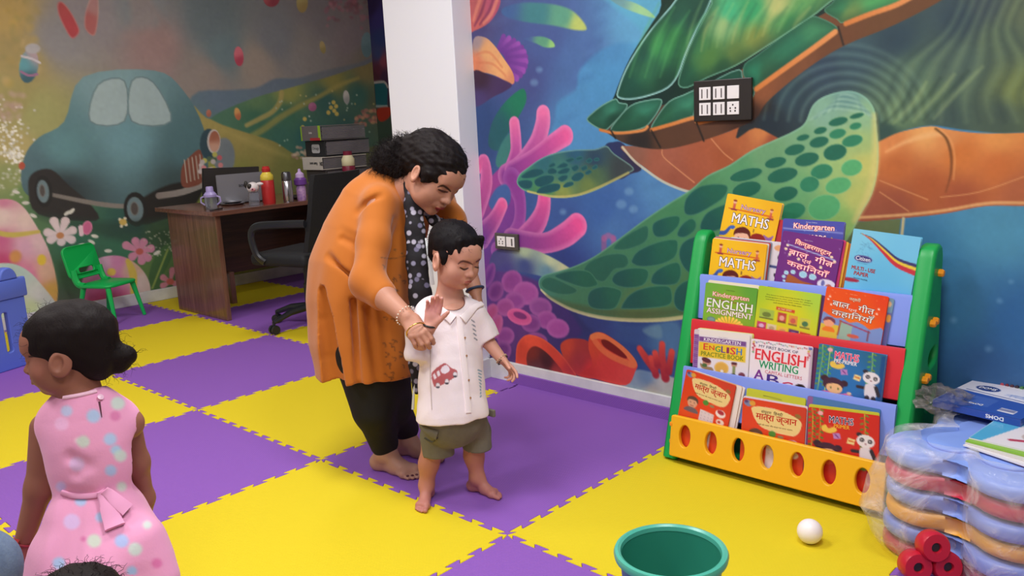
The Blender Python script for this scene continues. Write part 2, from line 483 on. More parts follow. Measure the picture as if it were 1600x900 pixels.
# leaves
c.poly([(785, 14), (810, 5), (850, 5), (885, 12), (905, 26), (917, 45), (900, 47), (865, 40), (820, 34), (790, 26)], [(790, 15, '#3d5f96'), (840, 20, '#3d8088'), (880, 25, '#5aa084'), (905, 40, '#b8c866')], soft=3)
c.poly([(818, 60), (845, 57), (862, 63), (867, 73), (852, 74), (838, 68)], [(820, 60, '#46609a'), (850, 64, '#5a9c7c'), (866, 72, '#94cc72')], soft=2)
c.poly([(950, -5), (985, 2), (1010, 14), (1024, 28), (1000, 22), (970, 10)], [(960, 0, '#6a9aa0'), (1010, 18, '#9acc90')], soft=2)
c.poly([(764, 228), (768, 195), (785, 165), (808, 143), (820, 140), (822, 160), (806, 190), (790, 215), (782, 235)], [(815, 150, '#1f7c5c'), (775, 210, '#235c66')], soft=2)
c.poly([(775, 250), (785, 222), (800, 205), (806, 222), (795, 250), (780, 262)], '#3a7c78', soft=3)
# upper left corals
c.poly([(735, -5), (778, -5), (780, 12), (765, 35), (742, 48), (735, 46)], [(745, 10, '#b85a5c'), (770, 10, '#b04a66'), (742, 40, '#c8605c')], soft=2)
for q in ([(760, -5), (752, 20), (742, 40)], [(771, -2), (764, 18), (750, 38)]): c.stroke(q, [2, 2.5, 1.5], '#7c3052', soft=3, alpha=.7)
for q in ([(752, -5), (745, 15), (740, 32)], [(777, 0), (768, 22), (756, 36)]): c.stroke(q, [3, 3, 2], '#e0866c', soft=3, alpha=.7)
for i in range(15):   # purple anemone
    a = math.radians(-75+i*11); x, y = 775, 95
    c.stroke([(x+18*math.cos(a), y+18*math.sin(a)*1.1), (x+47*math.cos(a), y+38*math.sin(a))], [4, 4.5], '#6a3490', '#9a4ab0' if i % 2 else '#7c3c9c', soft=2, alpha=.95)
c.poly([(740, 62), (757, 58), (772, 70), (788, 92), (801, 112), (804, 128), (797, 131), (778, 120), (760, 114), (740, 110)], [(745, 65, '#a08a8c'), (760, 80, '#e4a468'), (745, 98, '#dc8058'), (785, 108, '#ecaa6c'), (800, 125, '#d88a60')], soft=1.5)
for q in ([(745, 85), (765, 82), (785, 105)], [(745, 98), (770, 100), (790, 118)]): c.stroke(q, 1.6, '#d4744e', soft=2, alpha=.5)
c.poly([(740, 112), (760, 115), (780, 122), (800, 132), (790, 142), (770, 152), (748, 166), (740, 160)], [(750, 120, '#3c2238'), (785, 135, '#46305c'), (750, 158, '#4a3a70')], soft=2)
# bubbles
for x, y, r in ((843, 109, 5), (835, 129, 6), (983, 299, 7), (971, 319, 8), (990, 327, 7), (880, 331, 5), (1490, 500, 5), (1562, 470, 4), (1545, 545, 5), (1580, 440, 3)):
    c.ell(x, y, r, r*.85, 0, '#7fb0d4', soft=5, alpha=.45)
# pink branching coral
PK, PL = '#e6589c', '#f096c8'
def arm(pts, r, c0='#8a3a92', c1='#e6509a', hl=PL, hs=.55): c.stroke(pts, r, c0, c1, soft=1.6, hl=(hl, hs))
c.poly([(745, 320), (765, 280), (790, 258), (812, 262), (818, 300), (812, 350), (800, 420), (745, 460)], [(755, 300, '#a0408c'), (790, 280, '#a03c96'), (765, 380, '#6a3a92'), (750, 440, '#7a3490'), (800, 340, '#7a3a98')], soft=2)
arm([(748, 262), (757, 252), (760, 285), (750, 320), (742, 340)], [8, 9, 11, 12, 12], '#e0609c', '#a04090')
arm([(796, 275), (806, 240), (806, 215), (804, 193)], [13, 10, 9.5, 9], '#9a3a98', '#ea6aa6')
arm([(792, 275), (815, 258), (838, 225), (848, 195), (849, 178)], [16, 14, 12.5, 12, 11], '#8c3894', '#ee6ea8')
arm([(800, 268), (835, 247), (862, 226), (883, 212)], [13, 12, 12, 13], '#8c3894', '#ee5ca0')
arm([(800, 280), (812, 310), (812, 345), (800, 370), (778, 392)], [16, 11, 10, 11, 13], '#8c3894', '#9a4aa8', '#c080c8', .35)
c.poly([(764, 318), (775, 295), (790, 288), (798, 300), (795, 320), (775, 330)], '#3f62a4', soft=3)
arm([(752, 370), (772, 345), (785, 320)], [16, 11, 9], '#6a3490', '#e85a9c')
arm([(805, 382), (835, 355), (848, 330), (851, 305)], [12, 14, 12, 10], '#8c3a94', '#f0589c')
arm([(800, 375), (850, 380), (882, 368), (902, 352)], [16, 13, 15, 15], '#7c3892', '#f0509a')
for x, r in ((944, 6), (959, 6)): c.stroke([(x, 372), (x, 395)], 4.5, '#a8548c', soft=3, alpha=.6)
c.stroke([(944, 373), (951, 368), (959, 373)], 4, '#b86098', soft=3, alpha=.6)
# rocks, anemones on the lower left
c.poly([(770, 395), (800, 388), (822, 387), (850, 396), (880, 412), (896, 426), (880, 440), (840, 430), (800, 425), (765, 440)], [(780, 400, '#4a4a86'), (820, 392, '#a8bc9c'), (860, 405, '#bcc8a0'), (885, 420, '#c0c498'), (820, 415, '#3c4c8a'), (790, 425, '#44408a'), (855, 425, '#5f8aa0')], soft=2)
c.poly([(757, 440), (790, 425), (850, 445), (900, 500), (900, 530), (800, 580), (765, 580)], [(770, 460, '#5a3484'), (800, 500, '#5a2c7c'), (870, 520, '#3a2a72'), (780, 560, '#4a2a70')], soft=5)
rg = random.Random(4)
for x, y, rx, ry, h in ((800, 440, 16, 18, '#8c3c90'), (775, 455, 12, 16, '#703080'), (822, 458, 20, 18, '#a0489c'), (805, 470, 16, 14, '#8a3c90'), (790, 480, 14, 14, '#96408c'), (845, 480, 18, 15, '#8c4494'), (768, 490, 10, 16, '#b04880'), (855, 500, 16, 14, '#984098'), (872, 513, 18, 15, '#a848a0'), (830, 505, 16, 14, '#7a3488'), (790, 525, 14, 14, '#84388c'), (840, 530, 16, 10, '#7c3484'), (775, 510, 10, 20, '#b04a84'), (765, 430, 8, 20, '#6a3088'), (785, 548, 14, 16, '#6a2c7c')):
    c.ell(x, y, rx, ry, .3, h, soft=3, rim=('#c070b8', 7, .45))
c.ell(812, 495, 20, 12, .35, '#cc4a90', soft=2, rim=('#e070a8', 6, .5)); c.ell(813, 493, 11, 5, .35, '#7a2a74', soft=2)
c.poly([(900, 480), (960, 505), (1010, 508), (1060, 505), (1060, 560), (1000, 540), (930, 520)], [(930, 500, '#2f3e80'), (990, 515, '#35528c'), (1040, 520, '#4f7ca4')], soft=6, alpha=.8)
c.poly([(1005, 515), (1030, 508), (1034, 528), (1015, 525)], '#6a90a4', soft=5, alpha=.7)
# sand and red tubes
c.poly([(960, 620), (978, 592), (995, 578), (1020, 582), (1060, 592), (1200, 640), (1200, 700), (1000, 640)], [(985, 600, '#8aa0b0'), (1010, 590, '#6a8aa8'), (1040, 600, '#b8b8b0'), (1020, 612, '#b0aaa0')], soft=3)
for q in ([(1000, 545), (1010, 560), (1022, 575)], [(1018, 560), (1025, 585)], [(1035, 538), (1035, 560), (1040, 590)], [(1050, 550), (1045, 580)], [(1024, 552), (1028, 570)]): c.stroke(q, [5, 6, 7][:len(q)], '#e0483c', '#a82a34', soft=3)
c.poly([(876, 545), (884, 531), (905, 529), (922, 535), (945, 560), (930, 590), (895, 582)], [(885, 540, '#cc4030'), (905, 560, '#a83038'), (915, 540, '#a83034'), (925, 580, '#d83434')], soft=2)
c.poly([(920, 545), (921, 527), (930, 520), (945, 521), (972, 540), (995, 566), (993, 580), (978, 602), (930, 592), (905, 585), (925, 570)], [(930, 540, '#d8442c'), (950, 570, '#dc3c36'), (980, 585, '#e0443c'), (915, 585, '#c8302e')], soft=1.2)
c.stroke([(926, 527), (936, 524), (950, 530), (972, 545), (988, 562), (990, 570), (975, 565), (955, 556), (940, 545), (930, 533)], 4.5, '#ec7a44', '#e8663c', soft=1.5)
c.poly([(940, 531), (950, 532), (968, 545), (980, 558), (974, 559), (955, 549), (943, 540)], '#7a1818', soft=1.5)
c.poly([(806, 566), (808, 540), (818, 526), (830, 523), (850, 530), (872, 548), (890, 570), (900, 592), (850, 585), (806, 574)], [(812, 545, '#d23c30'), (830, 530, '#ec4c38'), (870, 555, '#dc3f34'), (895, 580, '#b83038')], soft=1.2, rim=('#f0684c', 3, .5))
c.poly([(825, 572), (824, 552), (834, 541), (848, 546), (865, 562), (880, 586), (840, 582)], [(830, 550, '#7c2028'), (855, 565, '#44102a'), (840, 575, '#5a2438'), (870, 580, '#a02c34')], soft=1.5)
# ----- turtle: far flipper
c.poly([(945, 228), (958, 222), (975, 225), (1003, 262), (985, 272), (965, 280), (930, 260)], [(960, 235, '#2b3560'), (985, 255, '#34304c'), (940, 250, '#2c4a64')], soft=1.5)
c.poly([(808, 286), (812, 273), (825, 262), (845, 248), (868, 239), (900, 234), (930, 233), (948, 228), (960, 240), (990, 262), (980, 272), (955, 286), (925, 300), (895, 308), (865, 309), (838, 303), (818, 297)],
    [(820, 275, '#3c8a70'), (850, 255, '#2f6c78'), (900, 240, '#2a5c78'), (930, 250, '#2b4660'), (880, 300, '#8a9a4c'), (920, 290, '#6c8448'), (930, 270, '#4c6c4c'), (850, 298, '#4c8c58'), (970, 265, '#3a4448'), (880, 270, '#3a7c74')], soft=1, rim=('#8cc4b8', 2.2, .75))
c.stroke([(825, 299), (865, 307), (900, 305), (930, 295), (960, 281), (982, 270)], [1.5]*6, '#d8c870', '#b0a860', soft=1.4, alpha=.8)
for q in ([(815, 275), (830, 265), (846, 264), (850, 271), (836, 277), (820, 279)], [(836, 281), (850, 274), (865, 275), (864, 284), (849, 292), (838, 290)], [(810, 284), (821, 281), (831, 283), (832, 290), (827, 295), (815, 293)], [(839, 301), (846, 292), (862, 287), (875, 288), (873, 297), (855, 302)],
          [(856, 266), (863, 262), (870, 266), (869, 271), (858, 272)], [(872, 279), (879, 274), (887, 274), (886, 280), (878, 284)], [(893, 278), (899, 271), (908, 269), (913, 274), (906, 282), (897, 283)], [(880, 291), (886, 285), (895, 284), (896, 289), (885, 293)], [(872, 268), (884, 262), (891, 264), (886, 271), (874, 272)], [(870, 262), (880, 254), (888, 257), (884, 262)],
          [(884, 250), (894, 246), (898, 250), (889, 254)], [(893, 262), (901, 257), (905, 263), (898, 268)], [(858, 258), (866, 254), (868, 259), (860, 262)], [(900, 247), (908, 244), (911, 248), (903, 251)], [(908, 262), (916, 258), (918, 264), (911, 267)], [(916, 251), (922, 247), (926, 251), (920, 255)], [(925, 262), (932, 257), (934, 262), (928, 265)], [(914, 270), (921, 265), (925, 269), (918, 273)], [(928, 249), (934, 246), (937, 250), (931, 252)]):
    c.poly(q, '#1f5660', soft=1, rim=('#3f8878', 1.5, .6))
# plastron
pl = [(972, 228), (1035, 232), (1062, 228), (1140, 205), (1178, 184), (1215, 192), (1250, 215), (1260, 260), (1110, 330), (1085, 302), (1062, 294), (1035, 282), (1008, 262), (985, 245)]
c.poly(pl, [(985, 235, '#8c5c4c'), (1040, 250, '#a45c46'), (1100, 260, '#a8583c'), (1060, 285, '#9c5440'), (1150, 215, '#b06038'), (1190, 205, '#cc7c44'), (1210, 220, '#9c4f34'), (1130, 250, '#a45434')], soft=1.3)
c.stroke([(973, 230), (990, 250), (1010, 266), (1035, 283), (1062, 295), (1082, 301)], 1.8, '#d8d0b0', '#c8c8b0', soft=1.4, alpha=.85)
for q in ([(1035, 233), (1037, 245), (1060, 265), (1085, 285)], [(1112, 217), (1130, 238), (1145, 250)]): c.stroke(q, .9, '#e09a68', soft=1.5, alpha=.7)
c.poly([(1366, 222), (1385, 212), (1420, 203), (1455, 197), (1480, 202), (1530, 208), (1600, 207), (1700, 200), (1860, 190), (1860, 330), (1700, 322), (1600, 322), (1540, 322), (1480, 333), (1420, 340), (1340, 346), (1330, 320)],
    [(1385, 225, '#d88448'), (1450, 208, '#e8a45c'), (1400, 260, '#c06834'), (1450, 290, '#b05a30'), (1500, 240, '#d07434'), (1560, 215, '#e09048'), (1560, 260, '#c86c34'), (1590, 300, '#b0603c'), (1500, 310, '#a85434'), (1360, 320, '#a0543c'), (1400, 320, '#9c5038'), (1480, 215, '#d88a4c'), (1800, 260, '#b86034')], soft=1.3)
c.stroke([(1385, 237), (1415, 222), (1455, 210), (1475, 212)], [1, 3, 4, 1], '#f0b878', soft=4, alpha=.6)
c.stroke([(1462, 201), (1478, 215), (1486, 240), (1486, 270), (1478, 300)], [1.5, 2, 2.2, 1.8, 1], '#5c4020', '#8a4a28', soft=2, alpha=.85)
c.stroke([(1470, 203), (1485, 218), (1492, 245), (1490, 280)], 1.2, '#e8a060', soft=2, alpha=.6)
for q in ([(1375, 282), (1400, 292), (1450, 312)], [(1470, 308), (1530, 300), (1600, 276)], [(1375, 300), (1420, 330)]): c.stroke(q, .9, '#e09a60', soft=1.5, alpha=.7)
c.stroke([(1340, 340), (1420, 335), (1480, 328), (1540, 318), (1600, 317), (1860, 322)], 2.2, '#e8b070', soft=2, alpha=.8)
c.poly([(1325, 348), (1408, 342), (1404, 372), (1320, 380)], '#67764c', smooth=0, soft=1.5)
c.stroke([(1412, 341), (1408, 380)], 2.2, '#c8b888', soft=1.5)
# shadowed skin between the shells
c.poly([(1150, 215), (1180, 150), (1215, 120), (1250, 100), (1310, 60), (1400, 30), (1480, -10), (1600, -30), (1860, -60), (1860, 195), (1700, 204), (1600, 207), (1560, 208), (1500, 202), (1455, 196), (1410, 205), (1368, 224), (1300, 260), (1215, 215), (1180, 200)],
    [(1200, 190, '#22303a'), (1185, 165, '#2a2422'), (1230, 150, '#2f4650'), (1290, 100, '#33485a'), (1330, 90, '#3a5560'), (1400, 60, '#2e4450'), (1420, 120, '#52705c'), (1440, 160, '#5c7a58'), (1400, 180, '#6a8a60'), (1500, 30, '#2f4450'), (1500, 100, '#4c6458'), (1560, 60, '#4f6450'), (1590, 140, '#6c7c48'), (1560, 180, '#44584c'), (1480, 185, '#3f5650'), (1385, 205, '#33504a'), (1540, 10, '#3a4a50'), (1590, 20, '#5a6a50'), (1750, 100, '#4f6450')], soft=2)
for i, k in enumerate(np.linspace(0, 1, 12)):       # rings round the shoulder
    r = 42+k*88
    pts = [(1325+r*math.cos(t)*1.08-10*k, 192-r*math.sin(t)*(.95)) for t in np.linspace(.1, math.pi*.98, 12)]
    c.stroke(pts, 2.0+k, '#8fb8a4' if i % 2 else '#24343f', soft=5.5, alpha=.30-.14*k)
for i in range(13):                                  # folds of the neck
    x = 1395+i*17
    c.stroke([(1500+i*9, -15), (1475+i*9, 45), (x+15, 100), (x-6, 150), (x-25+i*3, 190)], [2, 3, 4, 4, 2], '#86a070' if i % 2 else '#25363c', soft=7, alpha=.28)
for i in range(6):
    c.stroke([(1380+i*16, 195-i*2), (1410+i*18, 165-i*5), (1425+i*22, 135-i*6)], [1, 3, 1.5], '#9cb478' if i % 2 else '#2a4038', soft=5, alpha=.45)
# shell underside and marginal plates
c.poly([(925, 190), (945, 205), (972, 222), (1000, 230), (1040, 233), (1090, 222), (1140, 205), (1180, 186), (1200, 158), (1255, 112), (1318, 72), (1400, 38), (1480, -5), (1500, -30), (1300, -40), (1180, 60), (1080, 150), (960, 170)],
    [(960, 210, '#4c3a30'), (1040, 220, '#5a3c2c'), (1000, 225, '#2c2828'), (1100, 205, '#5c3c2c'), (1170, 180, '#38241c'), (1240, 100, '#7a4a2e'), (1310, 62, '#6c4228'), (1380, 30, '#6a4428'), (1190, 140, '#8a5030')], soft=1.5)
c.poly([(955, 165), (960, 150), (985, 90), (1030, 20), (1060, -20), (1300, -40), (1430, -30), (1290, 20), (1240, 55), (1160, 108), (1090, 150), (1030, 165), (980, 172)], [(1000, 155, '#14302c'), (1200, 80, '#122a24'), (1085, 60, '#123024')], soft=1.5)
OR = '#d07838'
def plate(pts, sam, rimc='#a8dccc', rw=3.2, rs=.8):
    c.poly(pts, sam, soft=1.2, rim=(rimc, rw*.7, rs), rim2=('#163c30', rw*5, .5), smooth=3)
plate([(917, 187), (926, 176), (943, 163), (962, 154), (968, 160), (981, 163), (975, 176), (955, 197), (945, 204), (930, 198)], [(930, 185, '#2a6450'), (955, 165, '#3a8c70'), (960, 190, '#1c4a3a')])
plate([(954, 203), (965, 186), (985, 165), (1008, 157), (1034, 155), (1030, 172), (1016, 192), (1006, 200), (985, 206), (965, 207)], [(975, 190, '#225c44'), (1005, 165, '#378a6c'), (1000, 190, '#256048')])
plate([(1017, 202), (1028, 180), (1046, 158), (1068, 148), (1095, 138), (1094, 160), (1086, 180), (1060, 190), (1035, 200)], [(1040, 180, '#2a6a4c'), (1070, 155, '#3a8c6c'), (1065, 180, '#2a6a50')])
plate([(1086, 186), (1092, 155), (1110, 130), (1155, 108), (1162, 125), (1180, 140), (1170, 160), (1140, 172)], [(1100, 170, '#24604a'), (1150, 120, '#1f5a44')])
plate([(1162, 118), (1164, 100), (1185, 85), (1230, 50), (1262, 27), (1280, 27), (1308, 42), (1300, 54), (1250, 88), (1205, 122), (1182, 139), (1172, 128)], [(1175, 115, '#257a58'), (1230, 70, '#2a7454'), (1280, 40, '#3a8458'), (1200, 118, '#2a5c40')], rs=.35)
plate([(1288, 17), (1300, 5), (1325, -12), (1440, -20), (1420, 0), (1375, 18), (1320, 36), (1308, 30)], [(1310, 8, '#2f7a50'), (1370, 5, '#4aa05a'), (1330, 25, '#6a8a48')], rs=.35)
for q, w in (([(938, 203), (965, 208), (1003, 204), (1012, 198)], 2), ([(1018, 203), (1050, 194), (1085, 184), (1088, 190)], 2.6), ([(1092, 192), (1130, 182), (1172, 165)], 3), ([(1182, 139), (1225, 108), (1270, 76), (1305, 50)], 4), ([(1322, 37), (1360, 22), (1400, 8), (1430, -8)], 4)):
    c.stroke(q, w, OR, '#e09050', soft=2)
for q in ([(955, 204), (962, 216)], [(1018, 204), (1032, 230)], [(1088, 190), (1100, 220)], [(1310, 42), (1318, 70)]): c.stroke(q, 1.4, '#1c1c1c', soft=2, alpha=.8)
# carapace plates
plate([(965, 152), (967, 136), (978, 108), (995, 78), (1018, 45), (1048, 10), (1070, -15), (1118, -30), (1108, 10), (1090, 45), (1072, 85), (1060, 118), (1044, 138), (1015, 150), (985, 156)],
      [(985, 140, '#1c5444'), (1010, 110, '#2c6a48'), (1030, 70, '#3c9450'), (1055, 60, '#2f7c44'), (1060, 20, '#225a44'), (1000, 85, '#24604c'), (1040, 130, '#1c4c38'), (1085, 20, '#1c4c3c')], '#b8ecec', 5, 1.)
plate([(1060, 132), (1066, 105), (1078, 72), (1095, 38), (1112, 5), (1130, -30), (1330, -40), (1292, 8), (1245, 42), (1195, 75), (1150, 103), (1105, 122), (1075, 137)],
      [(1070, 120, '#1f5a40'), (1090, 70, '#3a7c48'), (1110, 90, '#4a7c3c'), (1130, 40, '#8ab070'), (1140, 20, '#3cb078'), (1175, 15, '#2f9c60'), (1215, 8, '#b0b86c'), (1180, 60, '#7a8c40'), (1230, 35, '#3f8c4c'), (1130, 105, '#2a5c38'), (1260, 10, '#5a9a54'), (1150, 85, '#5a7a3c')], '#8cccb0', 3.6, .8)
for i in range(16):
    x = 1090+i*12
    c.stroke([(x+8, 0+i % 3*6), (x-10, 45-i), (x-18, 85-i*3)], [1, 3, 1], ('#a0c878', '#24704c', '#c8c070', '#1f5c40')[i % 4], soft=5, alpha=.32)
for i in range(8):
    x = 1000+i*12
    c.stroke([(x+30, 5+i*3), (x+4, 60), (x-16, 120)], [1, 3, 1], ('#5cb464', '#1c4c40')[i % 2], soft=5, alpha=.35)
# ----- big front flipper
fl = [(842, 440), (850, 430), (872, 424), (900, 415), (930, 400), (965, 375), (1005, 345), (1045, 318), (1080, 296), (1105, 275), (1140, 258), (1175, 235), (1212, 218), (1240, 205), (1258, 192), (1270, 165), (1290, 150), (1325, 142), (1350, 150), (1366, 170), (1370, 200), (1373, 235), (1371, 270), (1362, 305), (1345, 335), (1330, 365), (1300, 405), (1240, 450), (1170, 478), (1100, 492), (1040, 501), (985, 502), (935, 497), (895, 485), (862, 468), (846, 454)]
c.poly(fl, [(850, 440, '#3c7c6c'), (900, 475, '#3f7c5c'), (950, 440, '#3c7c5c'), (1000, 400, '#3f7f5c'), (1060, 340, '#44885c'), (1100, 290, '#4f9060'), (1150, 262, '#579a68'), (1200, 240, '#6aa070'), (1250, 215, '#74a87c'), (1290, 180, '#7fae94'), (1325, 150, '#6c9a90'), (1345, 185, '#8cba8c'), (1340, 220, '#a0be74'), (1350, 260, '#c0c268'), (1340, 310, '#bcc468'), (1310, 340, '#8cba64'), (1100, 470, '#46784c'), (1000, 490, '#5c7c48'), (1250, 300, '#6aac70'), (1200, 350, '#4f9060'), (1310, 270, '#9ac074')], soft=1.2, rim=('#8cc8b0', 2.2, .6))
for i in range(7):
    r = 14+i*7.5
    c.stroke([(1322-r*.95, 168+i*3.2), (1318-r*.3, 150+i*4.5-r*.12), (1330+r*.4, 152+i*4.2), (1335+r*.55, 168+i*3)], 1.6, '#4c7c7c' if i % 2 else '#a4ccb4', soft=3.5, alpha=.5)
c.stroke([(846, 453), (862, 467), (895, 484), (935, 495), (985, 500), (1040, 499), (1100, 490), (1170, 476), (1240, 448)], [1.5, 2, 2.2, 2.4, 2.5, 2.5, 2.5, 2.5, 2], '#d0c89c', '#c8c080', soft=1.5, alpha=.9)
c.stroke([(855, 462), (895, 478), (950, 488), (1010, 491), (1080, 484)], [1, 4, 5, 5, 4], '#4c5c3c', soft=6, alpha=.6)
c.stroke([(1366, 180), (1368, 225), (1366, 265), (1356, 305), (1336, 345)], [3, 5, 6, 6, 4], '#dcd078', '#d8c878', soft=6, alpha=.7)
SC = [([(1070, 333), (1072, 310), (1092, 292), (1118, 287), (1137, 291), (1132, 308), (1108, 325), (1085, 336)], 0), ([(1019, 357), (1024, 346), (1045, 338), (1062, 338), (1060, 354), (1042, 369), (1025, 370)], 0), ([(1058, 367), (1066, 350), (1080, 341), (1088, 347), (1086, 360), (1070, 371)], 0),
      ([(1094, 357), (1102, 335), (1122, 323), (1150, 316), (1160, 335), (1140, 352), (1112, 362)], 0), ([(958, 388), (972, 372), (1008, 352), (1014, 364), (1008, 379), (985, 389), (968, 391)], 1), ([(987, 406), (998, 391), (1030, 377), (1056, 374), (1060, 386), (1055, 402), (1035, 413), (1005, 417), (990, 413)], 0),
      ([(1061, 395), (1068, 378), (1088, 369), (1110, 372), (1118, 400), (1100, 424), (1080, 428), (1066, 414)], 0), ([(912, 424), (922, 408), (950, 397), (976, 397), (983, 410), (976, 419), (960, 422), (945, 440), (928, 436)], 1), ([(956, 436), (965, 424), (988, 418), (1010, 420), (1014, 431), (1005, 446), (982, 450), (963, 446)], 0),
      ([(1018, 442), (1022, 426), (1042, 413), (1060, 410), (1065, 426), (1058, 443), (1036, 446)], 0), ([(866, 431), (893, 422), (918, 423), (930, 434), (934, 446), (915, 450), (893, 444)], 0), ([(846, 440), (858, 432), (880, 440), (902, 452), (895, 460), (872, 460), (850, 451)], 1), ([(918, 466), (924, 453), (943, 447), (963, 450), (972, 458), (962, 481), (942, 484), (923, 480)], 0),
      ([(971, 479), (984, 460), (1008, 449), (1040, 446), (1050, 455), (1047, 476), (1012, 482), (976, 483)], 0), ([(1054, 476), (1056, 452), (1075, 437), (1105, 436), (1120, 460), (1100, 480), (1068, 487)], 0), ([(1115, 455), (1125, 410), (1180, 400), (1190, 440), (1150, 465)], 0), ([(1125, 395), (1130, 370), (1180, 350), (1200, 380), (1160, 400)], 0)]
for q, s_ in SC: c.poly(q, [(q[0][0], q[0][1], '#1c5854'), (q[len(q)//2][0], q[len(q)//2][1], '#226652')] if not s_ else '#215f52', soft=1.3, rim=('#70ac80', 2.2, .55), alpha=.95 if not s_ else .8)
for x, y, rx, ry, h in ((1310, 190, 16, 7, 0), (1339, 181, 12, 4.5, 0), (1337, 197, 10, 6, 1), (1282, 204, 11, 6, 0), (1309, 209, 14, 8, 1), (1255, 215, 11, 5.5, 0), (1280, 222, 16, 9, 0), (1332, 220, 17, 9.5, 1), (1242, 234, 17, 9, 0), (1261, 249, 20, 11, 0), (1305, 238, 19, 13, 0), (1331, 262, 17, 13, 2), (1212, 254, 18, 9, 0), (1223, 274, 25, 12, 0), (1284, 268, 18, 12, 1),
                        (1166, 273, 27, 10, 0), (1167, 296, 24, 13, 0), (1265, 288, 16, 13, 1), (1228, 303, 20, 12, 0), (1310, 290, 21, 13, 2), (1195, 326, 22, 13, 0), (1238, 330, 22, 14, 1), (1288, 324, 26, 20, 2)):
    c.ell(x, y, rx, ry, -.25, ('#226a54', '#2f8460', '#55b070')[h], soft=1.2, rim=('#a8d090', 2, .6))
g_ = c.img.mean(2, keepdims=True); c.img[:] = np.clip(g_+(c.img-g_)*.93, 0, 1)
c.mottle(.010, 3, 5)
M_mural = mat('mural_print', attr=True, rough=.42, spec=.4, bump=(25, .02))
def fn(U, V): return np.stack([np.full_like(U, WX-.0015), MY1-U*(c.w-1)*CS, MZ1-V*(c.h-1)*CS], 1)
MK = 1.0
mu = c.sheet('ocean_mural', fn, M_mural, wall_right, k=MK)
mu['label'] = 'printed sea turtle and coral mural'
OCEAN_TOP = c.img[:30].mean((0, 1))
bm = bmesh.new(); box(bm, (WX-.0006, (MY1+MY0)/2, (MZ1+CEIL)/2), (.001, MY1-MY0, CEIL-MZ1)); box(bm, (WX-.0006, (MY0-4.0)/2, 1.47), (.001, MY0+4.0, 2.75))
obj('mural_upper_sheet', bm, mat('mural_upper', '#4f7c9c', rough=.42), wall_right)

# ---------------------------------------------------------------- meadow mural on wall_back
CS2 = .0075
BX0, BX1, BZ1, BZ0 = -1.2, 3.385, 2.55, .088
def T_mead(px, py):
    q = ony(px, py, 4.78); return ((q[0]-BX0)/CS2, (BZ1-q[2])/CS2)
c = Canvas(int((BX1-BX0)/CS2)+1, int((BZ1-BZ0)/CS2)+1, T_mead)
full = (slice(0, c.h), slice(0, c.w))
c.img[:] = c.field([(-150, 50, '#a08c58'), (10, 20, '#a48848'), (30, 90, '#94804a'), (90, 60, '#7c7878'), (140, 20, '#7c7476'), (220, 20, '#6f7476'), (240, 70, '#866a66'), (330, 30, '#566266'), (350, 80, '#56686c'), (430, 60, '#66686c'), (320, 120, '#7c7068'), (400, 100, '#86786c'), (480, 80, '#76706c'), (550, 60, '#74686a'), (500, 20, '#6c6668'),
    (570, 90, '#6c6458'), (20, 160, '#8c8048'), (60, 180, '#8c8a50'), (20, 230, '#9c8c54'), (20, 280, '#788048'), (40, 300, '#56703c'), (60, 320, '#3c5c38'), (130, 380, '#24503a'), (200, 350, '#1e4038'), (200, 380, '#24543a'), (250, 370, '#3c5c2c'), (240, 420, '#44602c'), (120, 430, '#2e4a2c'), (100, 480, '#34402c'), (270, 450, '#34502c'), (-150, 350, '#5c7040'), (340, 280, '#6a6c30')], full, 4)
# distant sea and hills
c.poly([(300, 150), (360, 141), (400, 137), (430, 123), (465, 122), (500, 112), (560, 98), (620, 85), (620, 200), (300, 230)], [(340, 160, '#4f6070'), (430, 130, '#53606e'), (520, 115, '#5c6064'), (330, 190, '#4a6468')], soft=4)
c.poly([(300, 210), (325, 188), (350, 172), (400, 152), (450, 138), (520, 118), (570, 102), (640, 92), (640, 330), (300, 330)], [(345, 180, '#3a6048'), (400, 158, '#4c6c44'), (450, 145, '#80803a'), (520, 125, '#7c7434'), (570, 110, '#74683c'), (400, 185, '#2c5840'), (450, 180, '#2e5c44'), (510, 160, '#285048'), (560, 150, '#2c5448'), (480, 215, '#20504c'), (540, 200, '#2a4c44'), (590, 160, '#4c5038'), (440, 215, '#2a5848')], soft=2)
c.stroke([(560, 122), (530, 133), (500, 150), (470, 165), (440, 182), (415, 200), (395, 212)], [2, 3, 3, 3.5, 4, 4, 4], '#90803c', '#7c7c3c', soft=4, alpha=.85)
c.stroke([(440, 145), (437, 160), (425, 175), (405, 186), (385, 196)], [4, 4, 3.5, 3.5, 3], '#9c8a48', soft=3, alpha=.85)
c.poly([(290, 180), (322, 184), (350, 196), (400, 212), (430, 222), (455, 238), (475, 245), (520, 240), (640, 240), (640, 420), (290, 420)], [(330, 195, '#908040'), (370, 215, '#8c7c3c'), (410, 235, '#847838'), (450, 260, '#6c6c30'), (380, 280, '#747430'), (330, 310, '#6c7828'), (470, 300, '#5c6030'), (550, 260, '#4c5034'), (420, 320, '#5c6030')], soft=2.5)
c.stroke([(340, 200), (400, 225), (450, 245)], [2, 5, 2], '#a09048', soft=8, alpha=.5)
for i in range(28):
    r_ = random.Random(i); c.ell(r_.uniform(452, 505), r_.uniform(228, 248), r_.uniform(2, 4), 2.4, 0, r_.choice(['#9c7868', '#a89074', '#8c6858', '#c0a88c']), soft=2, alpha=.8)
for i in range(70):
    r_ = random.Random(100+i); c.ell(r_.uniform(510, 590), -8+r_.uniform(0, 1)**2*48+r_.uniform(-5, 5), r_.uniform(2, 6), r_.uniform(2, 4), r_.uniform(0, 3), r_.choice(['#8c4c5c', '#7c4450', '#a06068', '#6c4048']), soft=3, alpha=.55)
